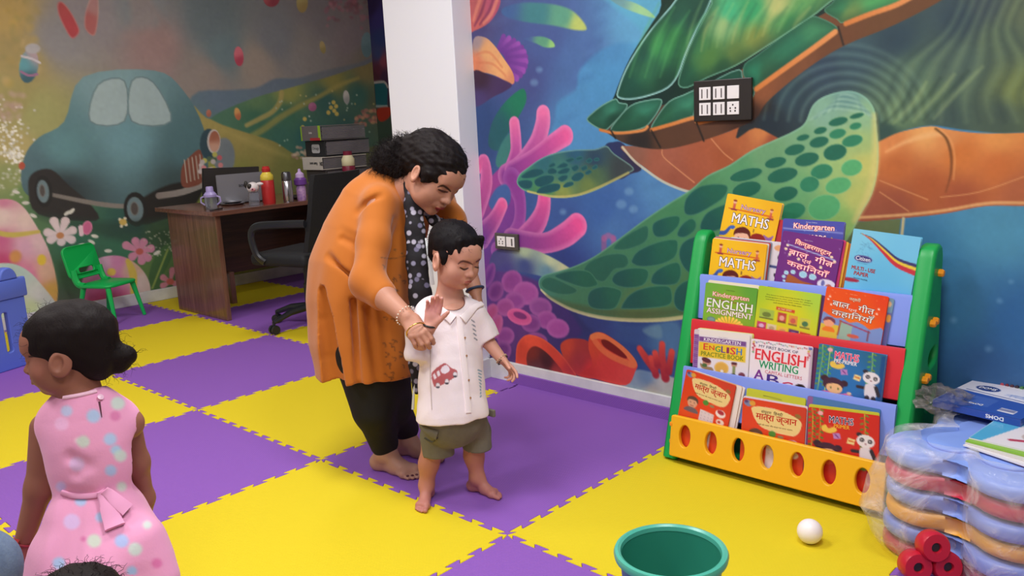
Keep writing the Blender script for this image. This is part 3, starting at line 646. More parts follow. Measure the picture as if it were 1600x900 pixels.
for i in range(40):
    r_ = random.Random(200+i); x = r_.uniform(430, 590); y = r_.uniform(140, 235)
    c.ell(x, y, 1.4, 1.6, 0, r_.choice(['#a8b8a0', '#90a890', '#b0a060', '#c8ccc0']), soft=1.2, alpha=.7)
for i in range(30):
    r_ = random.Random(240+i); c.ell(r_.uniform(555, 592), r_.uniform(172, 195), r_.uniform(2, 4), 3, 0, r_.choice(['#a86858', '#b8845c', '#905048']), soft=2, alpha=.7)
def egg(x, y, rx, ry, a, b, rot=0, **k): c.ell(x, y, rx, ry, rot, [(x-rx*.4, y-ry*.5, b), (x+rx*.3, y+ry*.5, a)], soft=1.2, **k)
egg(424, -3, 13, 14, '#7a2834', '#a84c50'); egg(472, 4, 9, 16, '#8c7440', '#a09458'); egg(373, 88, 7.5, 15.5, '#9c2c40', '#c05c68', -.1); egg(504, 74, 4.5, 10, '#80703c', '#a08c58', -.2)
egg(371, 178, 5, 10, '#a05030', '#c08c48', -.2); egg(541, 152, 5, 11, '#8c8c88', '#b8b4ac', -.1); egg(488, 167, 6.5, 7, '#8c4468', '#a05c80'); egg(573, 70, 9, 20, '#506c70', '#607c80'); egg(326, 177, 4, 6, '#904838', '#a86048')
for x, y in ((521, 160), (525, 166), (517, 168), (522, 173), (513, 176), (476, 186), (473, 199), (526, 178)): c.ell(x, y, 3.2, 3.4, 0, '#b8a048', soft=1.5)
# tree blossoms, ears, teal egg on the far left
for i in range(160):
    r_ = random.Random(300+i); c.ell(r_.uniform(-150, 62), r_.uniform(-20, 130), r_.uniform(3, 9), r_.uniform(3, 7), r_.uniform(0, 3), r_.choice(['#b09038', '#947c3c', '#a88c50', '#7c7440', '#bca070']), soft=5, alpha=.35)
c.poly([(200, -20), (205, 30), (190, 60), (230, 60), (245, 30), (250, 60), (268, 70), (262, 40), (240, 5), (225, -20)], '#8c706a', soft=9, alpha=.4)
c.poly([(90, 5), (97, 3), (108, 15), (118, 32), (124, 50), (112, 60), (98, 38), (90, 18)], [(98, 15, '#9c3434'), (110, 40, '#a03034')], soft=1.5, rim=('#a89890', 3, .6))
c.poly([(133, 45), (133, 20), (142, -5), (152, -8), (154, 20), (148, 55)], [(145, 10, '#9c6c68'), (138, 30, '#9c4c48')], soft=1.5, rim=('#b0a498', 3, .5))
c.ell(45, 103, 15, 27, .15, [(36, 100, '#4f8c94'), (45, 125, '#2c4c58'), (55, 85, '#a0888c')], soft=1.5)
c.stroke([(34, 88), (50, 92), (62, 98)], 2, '#b8b0b4'); c.stroke([(33, 112), (45, 118), (58, 116)], 2, '#8c5c7c')
c.ell(51, 76, 12, 8, 0, '#a09c9c', soft=2)
for i in range(150):
    r_ = random.Random(500+i); x = r_.gauss(12, 14); y = r_.gauss(205, 16) if i % 2 else r_.gauss(243, 8)
    if i % 2 == 0: x = r_.gauss(22, 9)
    c.ell(x, y, 2.2, 2.0, 0, r_.choice(['#c8c4b8', '#b0ac9c', '#dcd8cc']), soft=1.2, alpha=.85)
for i in range(50):
    r_ = random.Random(700+i); c.ell(r_.uniform(-20, 40), r_.uniform(265, 310), 2.6, 1.8, 0, r_.choice(['#a8a890', '#8c9470', '#b8b4a0']), soft=1.5, alpha=.7)
for i in range(40):
    r_ = random.Random(760+i); c.ell(r_.gauss(10, 14), r_.gauss(165, 12), 4, 4, 0, r_.choice(['#b09088', '#a08074', '#9c8c6c']), soft=4, alpha=.5)
# vintage car
c.poly([(34, 290), (38, 245), (60, 215), (100, 190), (130, 120), (240, 110), (285, 140), (318, 200), (325, 270), (316, 300), (245, 318), (150, 318), (60, 312)], [(45, 260, '#3f5a60'), (100, 230, '#4c7478'), (200, 220, '#588088'), (290, 230, '#3c5c60'), (180, 140, '#6c8c90'), (280, 290, '#2c3c3c'), (100, 300, '#20282a')], soft=1.5)
c.poly([(140, 190), (152, 132), (195, 126), (195, 190)], '#8ca0a0', soft=1.5, rim=('#40585c', 3)); c.poly([(205, 190), (205, 126), (240, 128), (268, 190)], '#8ca0a0', soft=1.5, rim=('#40585c', 3))
c.poly([(44, 292), (52, 270), (80, 265), (108, 290), (140, 318), (150, 345), (60, 335)], '#1c1816', soft=2)
c.stroke([(75, 303), (150, 318), (200, 322), (246, 314), (310, 292)], [3, 4, 4, 4, 4], '#645c54', '#807870', soft=1.5)
c.poly([(238, 300), (280, 285), (316, 290), (300, 325), (250, 345), (220, 350), (200, 330)], '#17130f', soft=3)
c.stroke([(248, 306), (285, 300), (318, 288)], 5, '#70645c', '#8c847c', soft=1.2)
for x, y, rx, ry in ((68, 299, 14, 25), (212, 327, 19, 27)):
    c.ell(x, y, rx, ry, -.1, '#141210', soft=1.5); c.ell(x-1, y, rx*.68, ry*.72, -.1, '#56686c', soft=1.5); c.ell(x-2, y-1, rx*.35, ry*.4, -.1, '#3c3430', soft=1.5, rim=('#8c9490', 2, .6))
c.ell(34, 259, 5, 6, 0, '#9c3c28', soft=1.2)
c.poly([(284, 262), (296, 245), (314, 235), (318, 280), (300, 292), (284, 290)], '#6c3424', soft=1.5)
for i in range(5): c.stroke([(288+i*6, 250-i*2), (292+i*6, 285-i*2)], .9, '#a09080', soft=1.2)
c.ell(350, 245, 17, 30, 0, '#646c70', soft=3); c.ell(326, 225, 14, 24, 0, '#20343c', soft=2)
c.ell(334, 221, 10.5, 19, 0, '#b4a8a0', soft=1.2); c.ell(335, 221, 8.5, 16.5, 0, [(333, 212, '#8c4c34'), (336, 232, '#b88870')], soft=1.5)
for i in range(16):
    r_ = random.Random(900+i); c.ell(r_.uniform(313, 345), r_.uniform(240, 268), 4, 4, 0, r_.choice(['#b04c54', '#a8a044', '#b8a8a4', '#c07070', '#3c5038', '#a89c98']), soft=1.5)
c.poly([(150, 345), (220, 345), (290, 340), (262, 400), (180, 375), (90, 350), (60, 335)], '#18281f', soft=10, alpha=.6)
# eggs and flowers in the grass
c.poly([(232, 440), (240, 405), (262, 380), (268, 400), (255, 430), (245, 460)], '#2c4c24', soft=2); c.stroke([(238, 450), (250, 420), (262, 390)], 1.2, '#7c8c3c', soft=2)
c.poly([(-75, 400), (-55, 350), (-25, 318), (12, 311), (35, 322), (55, 350), (75, 388), (87, 430), (90, 462), (80, 500), (40, 520), (-20, 520), (-75, 480)],
    [(5, 335, '#cbb0a6'), (40, 345, '#c8aca0'), (5, 316, '#b46880'), (0, 375, '#b04c74'), (40, 385, '#c08ca0'), (60, 380, '#c4a0a0'), (5, 410, '#a43058'), (45, 430, '#bc6484'), (70, 425, '#c09478'), (80, 455, '#b88c34'), (60, 470, '#b06c54'), (0, 340, '#c8b0a4')], soft=1.3)
c.stroke([(-40, 350), (-10, 362), (20, 367), (60, 362)], [3, 4, 4.5, 3], '#b09a40', soft=2); c.ell(65, 406, 7, 8.5, 0, '#c8a428', soft=2.5); c.ell(24, 401, 9, 10, .4, '#b8783c', soft=4); c.ell(-30, 410, 9, 10, .4, '#b8983c', soft=4)
c.poly([(-70, 470), (-40, 425), (-10, 413), (20, 412), (45, 424), (65, 445), (85, 470), (97, 492), (90, 580), (-70, 580)], [(20, 425, '#98aca0'), (60, 460, '#b4b4a8'), (50, 480, '#a8b47c'), (70, 490, '#b0b8b4'), (10, 440, '#a0b4b0'), (85, 490, '#a8acA4')], soft=1.3)
c.poly([(128, 440), (142, 412), (162, 401), (188, 400), (210, 410), (227, 428), (235, 450), (232, 472), (215, 492), (150, 495), (130, 470)],
    [(160, 412, '#b48ca0'), (185, 410, '#b0688c'), (175, 440, '#a44c80'), (165, 470, '#9c2c50'), (190, 470, '#a03860'), (205, 420, '#b09070'), (222, 440, '#b8a49c'), (225, 470, '#a8988c')], soft=1.3)
c.stroke([(200, 408), (208, 430), (208, 465)], [4, 6, 4], '#b49a38', soft=2); c.ell(174, 425, 7, 6, 0, '#c0a038', soft=2)
def petals(x, y, ps, col, cc, w=6):
    for dx, dy, L in ps: c.stroke([(x+dx*.25, y+dy*.25), (x+dx*.8, y+dy*.8)], [w*.55, w], col, soft=1.2, hl=('#6c4c54', .12))
    c.ell(x, y, 6, 5, 0, cc, soft=1.5)
petals(94, 368, [(-12, -28, 1), (10, -28, 1), (24, -10, 1), (22, 8, 1), (-24, -6, 1), (-18, 8, 1), (2, 12, 1)], '#c4b0b0', '#a8683c', 7)
petals(218, 393, [(-26, -12, 1), (-8, -20, 1), (8, -18, 1), (22, -6, 1), (16, 12, 1), (4, 18, 1), (-14, 10, 1)], '#b06c84', '#a0443c', 6.5)
petals(266, 440, [(-14, -8, 1), (4, -22, 1), (-14, 8, 1), (10, 4, 1)], '#a86474', '#a0443c', 5)
petals(192, 347, [(-6, -5, 1), (4, -7, 1), (6, 5, 1), (-3, 8, 1)], '#c0b8a0', '#b09040', 2.5)
c.ell(136, 356, 8, 11, .2, '#b04c74', soft=1.2, rim=('#d090a4', 3, .5)); c.stroke([(126, 355), (127, 366)], 3.5, '#c8a8b0')
for x, y, a in ((105, 333, -.6), (40, 317, 0), (52, 337, .4), (143, 378, .5), (127, 383, -.3), (169, 392, 0), (112, 330, -.8), (245, 395, -.5), (25, 300, .3), (148, 369, .2)): c.ell(x, y, 6, 2.8, a, '#b8b4a8', soft=1.2)
for i in range(60):
    r_ = random.Random(950+i); c.ell(r_.uniform(225, 275), r_.uniform(360, 400), 1.2, 1.2, 0, '#a8a890', soft=1.2, alpha=.6)
c.img[:] = c.img*.85+np.array([.56, .60, .62], np.float32)*.15  # pale haze mixed into the colours of the whole print
c.mottle(.010, 3, 9)
def fn(U, V): return np.stack([BX0+U*(c.w-1)*CS2, np.full_like(U, 4.7785), BZ1-V*(c.h-1)*CS2], 1)
MK2 = 1.75
mu = c.sheet('meadow_mural', fn, mat('mural_print_matt', attr=True, rough=.55, spec=.35, bump=(25, .02)), wall_back, k=MK2)
mu['label'] = 'printed meadow mural with painted eggs and an old car'
bm = bmesh.new(); box(bm, (.8, 4.7794, (BZ1+CEIL)/2), (5.1, .001, CEIL-BZ1)); box(bm, (-2.7, 4.7794, 1.4), (3.0, .001, 2.7))
obj('mural_upper_sheet', bm, mat('mural_meadow_upper', '#8a8c86', rough=.55), wall_back)
# strip of ocean mural on the recess wall
def T_rec(px, py):
    q = onx(px, py, 3.385); return ((4.78-q[1])/.01, (2.5-q[2])/.01)
c = Canvas(110, 242, T_rec)
full = (slice(0, c.h), slice(0, c.w))
c.img[:] = c.field([(580, 10, '#2f2450'), (590, 30, '#3a3474'), (595, 60, '#303c70'), (592, 85, '#3a4470'), (598, 95, '#7c3c4c'), (592, 110, '#58283c'), (588, 120, '#4a2434'), (600, 120, '#3c2440'), (595, 200, '#3c4c40'), (602, 215, '#38483c'), (605, 260, '#30443c')], full, 4)
c.poly([(585, 130), (600, 128), (606, 140), (605, 165), (588, 166)], '#1f5860', smooth=0, soft=1); c.stroke([(584, 129), (600, 128), (606, 136)], 1.5, '#a09c98'); c.stroke([(588, 166), (605, 166)], 1.4, '#8c9c98')
c.poly([(590, 170), (610, 168), (609, 182), (598, 190), (591, 186)], '#9c3020', soft=1.5)
def fn(U, V): return np.stack([np.full_like(U, 3.3835), 4.78-U*1.09, 2.5-V*2.41], 1)
mu = c.sheet('coral_mural', fn, M_mural, wall_far, k=1.2); mu['label'] = 'narrow strip of printed coral mural'
# ---------------------------------------------------------------- flat solids and lettering
def solid2d(loops, half, bevel=0., res=2):
    cu = bpy.data.curves.new('tmp', 'CURVE'); cu.dimensions = '2D'; cu.fill_mode = 'BOTH'
    cu.extrude = max(0, half-bevel); cu.bevel_depth = bevel; cu.bevel_resolution = res; cu.offset = -bevel
    for lp in loops:
        s = cu.splines.new('POLY'); s.points.add(len(lp)-1)
        for i, (x, y) in enumerate(lp): s.points[i].co = (x, y, 0, 1)
        s.use_cyclic_u = True
    ob = bpy.data.objects.new('tmp', cu); COL.objects.link(ob)
    me = bpy.data.meshes.new_from_object(ob.evaluated_get(bpy.context.evaluated_depsgraph_get()))
    bpy.data.objects.remove(ob); bpy.data.curves.remove(cu)
    return me
_T = {}
def text_me(body, bold=0., extr=0.0):
    k = (body, bold, extr)
    if k not in _T:
        cu = bpy.data.curves.new('tmp', 'FONT'); cu.body = body; cu.size = 1; cu.offset = bold; cu.extrude = extr
        cu.align_x = 'CENTER'; cu.align_y = 'CENTER'; cu.resolution_u = 2
        ob = bpy.data.objects.new('tmp', cu); COL.objects.link(ob)
        me = bpy.data.meshes.new_from_object(ob.evaluated_get(bpy.context.evaluated_depsgraph_get()))
        bpy.data.objects.remove(ob); _T[k] = me
    return _T[k]
def add_mesh(bm, me, M, mi=0):
    n0 = len(bm.verts); f0 = len(bm.faces)
    bm.from_mesh(me); bm.verts.ensure_lookup_table(); bm.faces.ensure_lookup_table()
    bmesh.ops.transform(bm, matrix=M, verts=bm.verts[n0:])
    for f in bm.faces[f0:]: f.material_index = mi
def add_text(bm, body, M, w, h, mi=0, bold=0.):
    """text fitted into width w and height h"""
    me = text_me(body, bold)
    co = np.array([v.co[:] for v in me.vertices])
    if len(co) == 0: return
    lo, hi = co.min(0), co.max(0); c_ = (lo+hi)/2
    sx = w/(hi[0]-lo[0]); sy = h/(hi[1]-lo[1]) if h else sx
    add_mesh(bm, me, M @ Matrix.Diagonal((sx, sy, 1, 1)) @ Matrix.Translation((-c_[0], -c_[1], 0)), mi)
def rrect(w, h, r, n=4, x0=0, y0=0):
    out = []
    for cx, cy, a in ((w-r, r, -90), (w-r, h-r, 0), (r, h-r, 90), (r, r, 180)):
        for k in range(n+1):
            t = math.radians(a+90*k/n); out.append((x0+cx+r*math.cos(t), y0+cy+r*math.sin(t)))
    return out
def ink(h): return mat('ink_'+h.strip('#'), h, rough=.4)

# ---------------------------------------------------------------- book rack
GREEN = mat('rack_green', '#17a04c', rough=.38, bump=(30, .05)); BLUE = mat('rack_blue', '#7f95e6', rough=.4); RED = mat('rack_red', '#d02a34', rough=.4)
YEL = mat('rack_yellow', '#f2b41c', rough=.38, bump=(30, .03)); ORA = mat('rack_orange', '#f59a1e', rough=.4)
LY, RY = -.08, -.8775     # centre planes of the two side panels
rack = thing('book_rack', 'green framed plastic book rack with blue, red and yellow shelves by the turtle wall', 'book rack', (.94, -.48, 0))
def rl(x, y, z): return (x-.94, y+.48, z)
prof = [(.785, .012), (.80, .0), (1.09, .0), (1.10, .012), (1.095, .79), (1.085, .815), (1.068, .825), (1.04, .822), (1.022, .808), (1.01, .785)]
def slot(cx, cz, w, h, tilt=.25):
    pts = rrect(w, h, min(w, h)*.45, 4, -w/2, -h/2)
    return [(cx+x, cz+y+tilt*x) for x, y in pts]
holes = [slot(1.035, .47, .07, .05), slot(1.02, .33, .07, .045), slot(.99, .13, .09, .05)]
for yy, nm in ((LY, 'side_panel'), (RY, 'side_panel')):
    me = solid2d([prof]+holes, .0275, .012)
    bm = bmesh.new(); add_mesh(bm, me, Matrix(((1, 0, 0, -.94), (0, 0, -1, yy+.48), (0, 1, 0, 0), (0, 0, 0, 1))))
    sp = obj(nm, bm, GREEN, rack, True, 50)
    for (kx, kz) in ((1.055, .735), (1.0, .585), (1.025, .588), (.95, .415), (.975, .418), (.90, .245), (.925, .248)):
        bm = bmesh.new(); sd = -1 if yy == RY else 1
        lathe(bm, [(.0, 0), (.012, 0), (.0125, .012), (.009, .017), (0, .018)], n=8, rot=Matrix.Rotation(math.radians(90*-sd), 3, 'X'))
        bmesh.ops.transform(bm, matrix=Matrix.Translation(rl(kx, yy+sd*.026, kz)), verts=bm.verts)
        obj('knob', bm, ORA, sp, True)
ROWS = {1: (.983, .667), 2: (.928, .508), 3: (.868, .342)}
y0, y1 = RY+.02, LY-.02
for k, m_ in ((1, BLUE), (2, RED), (3, BLUE)):
    x, z = ROWS[k]
    # trough: rolled lip, front face, floor, in section, extruded along y
    sec = [(x-.006, z-.006), (x-.002, z+.004), (x+.007, z+.004), (x+.011, z-.006), (x-.012, z-.14), (x+.070, z-.146), (x+.070, z-.152), (x-.024, z-.16), (x-.029, z-.155)]
    bm = bmesh.new()
    A = [bm.verts.new(rl(sx_, y0, sz_)) for sx_, sz_ in sec]; B = [bm.verts.new(rl(sx_, y1, sz_)) for sx_, sz_ in sec]
    n = len(sec)
    for i in range(n): bm.faces.new((A[i], A[(i+1) % n], B[(i+1) % n], B[i]))
    bm.faces.new(A[::-1]); bm.faces.new(B)
    obj('shelf', bm, m_, rack, True, 30)
bm = bmesh.new(); box(bm, rl(1.062, (y0+y1)/2, .70), (.012, y1-y0, .15), bev=.003); obj('back_panel', bm, RED, rack)
bm = bmesh.new(); box(bm, rl(.93, (y0+y1)/2, .035), (.26, y1-y0, .012), bev=.003); obj('base_shelf', bm, GREEN, rack)
# yellow front rail with oval holes
W = y1-y0+.012
ov = []
for i in range(7):
    cx = W*(.078+i*.1385)
    ov.append([(cx+.0235*math.cos(t), .083+.041*math.sin(t)) for t in np.linspace(0, 2*math.pi, 22, endpoint=False)])
rail = rrect(W, .152, .008)
bm = bmesh.new(); add_mesh(bm, solid2d([rail]+ov, .010, .004), Matrix.Translation(rl(.777, y1+.006, .028)) @ Matrix.Rotation(math.radians(8), 4, 'Y') @ Matrix(((0, 0, -1, 0), (-1, 0, 0, 0), (0, 1, 0, 0), (0, 0, 0, 1))))
obj('front_rail', bm, YEL, rack, True, 50)
for z in (.06, .125):
    bm = bmesh.new(); box(bm, rl(.785+z*.05, y1+.004, z+.02), (.02, .014, .016), bev=.004); obj('peg', bm, ORA, rack)

# ---------------------------------------------------------------- books
LEAN = math.radians(9)
NRM = np.array([-math.cos(LEAN), 0, math.sin(LEAN)])      # cover normal, towards the room
UPB = np.array([math.sin(LEAN), 0, math.cos(LEAN)])
def onplane(px, py, p0, n):
    dr = (px-800)*RT - (py-450)*UP + FPX*FW
    return CAM + dr*(np.dot(p0-CAM, n)/np.dot(dr, n))
ROWP = {1: (.997, .667), 2: (.941, .508), 3: (.881, .342), 4: (.819, .175)}
ZMIN = {1: .52, 2: .36, 3: .195, 4: .045}
YS = .78
PAGE = mat('book_pages', '#e6dcc6', rough=.8)
def book(name, label, cat, row, TL, TR, col, art=None, texts=(), h=None, off=0., thick=.006, group='activity books in the book rack', corner=.006, asp=1.28, rough=.3, res=.0032, extra=None):
    x, z = ROWP[row]
    p0 = np.array([x, 0, z])-NRM*off
    a = onplane(TL[0], TL[1], p0, NRM); b = onplane(TR[0], TR[1], p0, NRM)
    X = (b-a); w = float(np.linalg.norm(X)); X = X/w; Y = np.cross(NRM, X); Y /= np.linalg.norm(Y)
    hh = min(h or w*asp, (min(a[2], b[2])-ZMIN[row])/math.cos(LEAN))
    o = a - Y*hh
    root = thing(name, label, cat, group=group)
    root.matrix_world = Matrix(((X[0], Y[0], NRM[0], o[0]), (X[1], Y[1], NRM[1], o[1]), (X[2], Y[2], NRM[2], o[2]), (0, 0, 0, 1)))
    bm = bmesh.new(); prism(bm, rrect(w-.003, hh-.004, corner*.8, 3, .0005, .002), -thick+.0008, -.0008); obj('pages', bm, PAGE, root)
    cm = mat('cover_'+col.strip('#'), col, rough=rough, coat=.25)
    bm = bmesh.new(); out = rrect(w, hh, corner, 3)
    prism(bm, out, -.0008, 0); prism(bm, out, -thick, -thick+.0008); box(bm, (.0004, hh/2, -thick/2), (.0008, hh-corner*2, thick-.001))
    obj('cover', bm, cm, root)
    if art:
        H = 100*hh/w/YS; s = w/res/100
        cv = Canvas(int(w/res)+1, int(hh/res)+1, lambda x_, y_: (x_*s, y_*s*YS))
        cv.img[:] = hexc(col)
        art(cv, H)
        def fn(U, V):
            xx = U*w; yy = hh*(1-V)
            dx = np.maximum(np.maximum(corner-xx, xx-(w-corner)), 0); dy = np.maximum(np.maximum(corner-yy, yy-(hh-corner)), 0)
            d = np.hypot(dx, dy); k_ = np.where((d > corner) & (dx > 0) & (dy > 0), corner/np.maximum(d, 1e-9), 1)
            cx_ = np.clip(xx, corner, w-corner); cy_ = np.clip(yy, corner, hh-corner)
            return np.stack([cx_+(xx-cx_)*k_, cy_+(yy-cy_)*k_, np.full_like(U, .0004)], 1)
        cv.sheet('cover_picture', fn, mat('cover_print', attr=True, rough=rough, coat=.25), root)
    if texts:
        bm = bmesh.new(); ms = []; lay = 0
        for t in texts:      # (body, cx, cy, w, h, colour, outline colour, outline width, rotation)
            body, cx, cy, tw, th, c_ = t[:6]; oc = t[6] if len(t) > 6 else None; ow = t[7] if len(t) > 7 else .03; rt = t[8] if len(t) > 8 else 0
            bw = (t[9] if len(t) > 9 else .012)*.5
            for cc, bo, dz in (((oc, ow*.8+bw, .0007),) if oc else ())+((c_, bw, .0010),):
                mm = ink(cc)
                if mm not in ms: ms.append(mm)
                e_ = bo*th*w/100*.9; dirs = ((1, 1), (-1, 1), (1, -1), (-1, -1), (1, 0), (-1, 0)) if dz < .001 else (((1, 0), (-1, 0)) if bo > .008 else ((0, 0),))
                for k_, (ax, ay) in enumerate(dirs):
                    M_ = Matrix.Translation((cx*w/100+ax*e_, hh-cy*YS*w/100+ay*e_, dz+lay*.00002+k_*.000003)) @ Matrix.Rotation(rt, 4, 'Z')
                    add_text(bm, body, M_, tw*w/100, th*.85*w/100, ms.index(mm))
                lay += 1
        obj('lettering', bm, ms, root)
    if extra: extra(root, w, hh, thick)
    return root
def sparks(cv, H, n, seed, col='#f8e8b0', y1=70):
    r_ = random.Random(seed)
    for _ in range(n): cv.ell(r_.uniform(4, 96), r_.uniform(4, y1), 1.1, 1.1, 0, col, alpha=.7)
# the two yellow ones
def a_nursery(cv, H):
    cv.poly([(0, 0), (100, 0), (100, H), (0, H)], [(0, 0, '#efbc24'), (100, 0, '#e8ac18'), (50, 60, '#f0bc20'), (50, 120, '#eeb81c')], smooth=0)
    cv.stroke([(8, 30), (88, 31)], .9, '#c83818')
    for x, y, s in ((17, 17, 1), (84, 22, .8)):
        cv.stroke([(x, y), (x, y+12)], 2.6*s, '#c85a48'); cv.ell(x, y-2, 3.4*s, 3.8*s, 0, '#e8b08c'); cv.ell(x, y-5, 3.6*s, 2.2*s, 0, '#8c3020'); cv.stroke([(x-4, y+14), (x+5, y+14)], 1.6, '#8c2c3c')
    cv.stroke([(-2, 86), (8, 84), (13, 78), (17, 70), (22, 69)], [4, 4, 3.5, 3, 3], '#34549c'); cv.ell(21, 68, 5.5, 4, -.3, '#3c64b0')
    cv.ell(41, 84, 13, 16, 0, '#e8b498'); cv.poly([(26, 84), (28, 70), (42, 63), (54, 70), (56, 84), (50, 76), (38, 77), (30, 80)], '#5c1c18'); cv.ell(36, 88, 1.5, 2, 0, '#241010'); cv.ell(47, 88, 1.5, 2, 0, '#241010')
    cv.ell(70, 92, 13, 15, 0, '#e8b498'); cv.poly([(55, 92), (58, 76), (70, 70), (82, 76), (86, 94), (80, 86), (66, 84), (60, 92)], '#8c2018'); cv.ell(66, 95, 1.5, 2, 0, '#241010')
    cv.poly([(78, 70), (88, 74), (96, 68), (94, 78), (92, 86), (84, 80)], '#8c5ca4'); cv.stroke([(60, 64), (60, 69)], 1.2, '#6c4c28')
    cv.poly([(20, H), (24, 104), (84, 104), (88, H)], '#c84c30')
NT_ = [('Nursery', 52, 24, 44, 12, '#e0b0d0', '#6c2868', .04), ('MATHS', 51, 48, 66, 19, '#f4ecf0', '#4c4030', .05, 0, .03)]
book('activity_book', 'yellow maths book standing tallest at the top left of the rack', 'book', 1, (1137, 302), (1223, 318), '#eab41c', a_nursery, NT_, off=.035, thick=.014)
book('activity_book', 'yellow maths book at the left end of the top shelf, before its taller twin', 'book', 1, (1114, 372), (1199, 382), '#eab41c', a_nursery, NT_, off=.0, thick=.005)
for i, (cc, dl) in enumerate((('#d8d4d0', 'white backed'), ('#c23a34', 'red backed'), ('#8c94a8', 'grey backed'))):
    book('activity_book', dl+' thin book, %s behind the front yellow maths book' % ('first', 'second', 'third')[i], 'book', 1, (1115+i*1.5, 371-i*1.2), (1201.5+i*2.2, 381-i*1.2), cc, off=.0055+i*.006, thick=.0055)
def a_white(cv, H):
    cv.img[:] = hexc('#dcd4dc'); cv.ell(83, 12, 9, 6, 0, '#e0a070'); cv.stroke([(60, 48), (100, 50)], 2.2, '#34447c'); cv.ell(88, 30, 7, 8, 0, '#302428'); cv.ell(88, 34, 5, 6, 0, '#c89878'); cv.stroke([(80, 64), (86, 76)], 2.5, '#302838'); cv.stroke([(76, 96), (86, 96)], 1.5, '#6c6488')
book('activity_book', 'white picture book half hidden between the yellow maths and purple story books', 'book', 1, (1142, 370), (1236, 380), '#dcd4dc', a_white, off=.024, thick=.006)
book('activity_book', 'red edged book behind the blue book on the top shelf', 'book', 1, (1216, 343), (1312, 353), '#b83038', off=.040, thick=.006)
def a_kg(cv, H):
    cv.img[:] = hexc('#4a4fa8'); sparks(cv, H, 26, 5, '#8c94d8', 120); cv.stroke([(2, 20), (98, 22)], .7, '#b8c0e8'); cv.poly([(82, 31), (84, 36), (90, 37), (85, 40), (87, 46), (81, 42), (76, 46), (78, 39), (74, 36), (80, 36)], '#e8c030', smooth=0)
book('activity_book', 'dark blue kindergarten book behind the purple story book', 'book', 1, (1224, 341), (1320, 347), '#4a4fa8', a_kg, [('Kindergarten', 52, 15, 66, 13, '#f8e8e0', '#e0604c', .05, 0, .02), ('WORDS', 55, 36, 36, 12, '#f4e8f0', '#8c3c5c', .05, 0, .03), ('Perfect Children', 48, 5, 18, 2, '#c8d0f0')], off=.022, thick=.012)
for i, (cc, nm) in enumerate((('#d03c70', 'pink edged'), ('#e8b040', 'yellow edged'), ('#c8742c', 'orange edged'))):
    book('activity_book', nm+' book showing as a strip right of the purple story book', 'book', 1, (1228+i*2, 362+i), (1322+i*4.5, 376+i*2.5), cc, off=.0065+i*.005, thick=.0045)
def a_purple(cv, H):
    cv.img[:] = hexc('#6c2a7c'); sparks(cv, H, 14, 8, '#b090c8')
    for x, y in ((12, 28), (10, 36), (18, 46), (72, 60), (84, 50), (92, 44), (86, 36), (34, 52)): cv.ell(x, y, 2.4, 2.4, 0, '#f4d0a0', rim=('#f8f0e0', 1.4))
    cv.stroke([(12, 26), (92, 41)], .9, '#a8b4e0')
    for x, y, r in ((18, 84, 4), (15, 93, 3), (17, 101, 2.2), (29, 80, 4), (46, 81, 6.5), (62, 82, 6)): cv.ell(x, y, r, r, 0, '#9ccce0', rim=('#d8ecf4', 1.5))
    cv.poly([(20, 92), (30, 88), (44, 94), (60, 96), (72, 104), (70, H), (24, H)], '#a8582c'); cv.ell(50, 108, 14, 8, .2, '#e89028'); cv.ell(86, 92, 15, 11, 0, '#e0d8e4'); cv.ell(80, 90, 3, 6, 0, '#6c6ca8'); cv.ell(90, 95, 5, 5, 0, '#b85c4c')
TH = [('\u093f\u0915\u0928\u094d\u0921\u0930\u0917\u093e\u0930\u094d\u091f\u0928', 54, 25, 62, 13, '#fce8d8', '#e0605c', .05, -.16), ('\u092c\u093e\u0932  \u0917\u0940\u0924', 54, 44, 76, 13, '#fce0dc', '#d84860', .05, -.12), ('\u090f\u0935\u0902', 48, 55, 16, 9, '#fce0dc', '#d84860', .05, -.12), ('\u0915\u0939\u093e\u093f\u0928\u092f\u093e\u0901', 52, 68, 72, 14, '#fce0dc', '#d84860', .05, -.12), ('Perfect Children', 46, 12, 13, 2, '#c8b0d8')]
book('story_book', 'purple story book with pink Hindi title in the middle of the top shelf', 'book', 1, (1224, 360), (1318, 376), '#6c2a7c', a_purple, TH, off=0, thick=.006, asp=1.2)
def a_ream(cv, H):
    cv.img[:] = cv.field([(0, 0, '#7cc4e0'), (100, 20, '#70bce0'), (50, 100, '#62b4dc'), (0, 120, '#6cc0e4')], (slice(0, cv.h), slice(0, cv.w)))
    for o, cc in ((0, '#3a3468'), (4.6, '#e0c440'), (9.2, '#c03040')):
        cv.stroke([(12+o*.3, 8), (30, 14+o*.5), (50, 30+o*.9), (72, 48+o*1.1), (102, 56+o*1.35)], [.3, 1.2, 2.2, 3.3, 4.2], cc)
    cv.ell(22, 56, 14, 7, .05, '#3c3878', rim=('#8890c0', 1.5)); r_ = random.Random(3)
    for _ in range(12): cv.stroke([(8+r_.uniform(0, 26), 22+r_.uniform(0, 26)), (10+r_.uniform(0, 26), 24+r_.uniform(0, 26))], .4, '#4c80a8', alpha=.4)
    cv.ell(8, 100, 14, 4, 0, '#a02c44')
TR_ = [('Citizen', 22, 56, 22, 7, '#f0eef8', None, 0, -.03, .02), ('MULTI - USE', 25, 76, 36, 6.5, '#b83a3c', '#402830', .03, -.04, .03), ('PAPER', 23, 86, 22, 6.5, '#b83a3c', '#402830', .03, -.04, .03), ('75GSM PAPER', 23, 96, 22, 2.6, '#284868', None, 0, -.04, .01), ('multi use paper', 22, 65, 16, 1.8, '#3c6c90', None, 0, -.03, 0)]
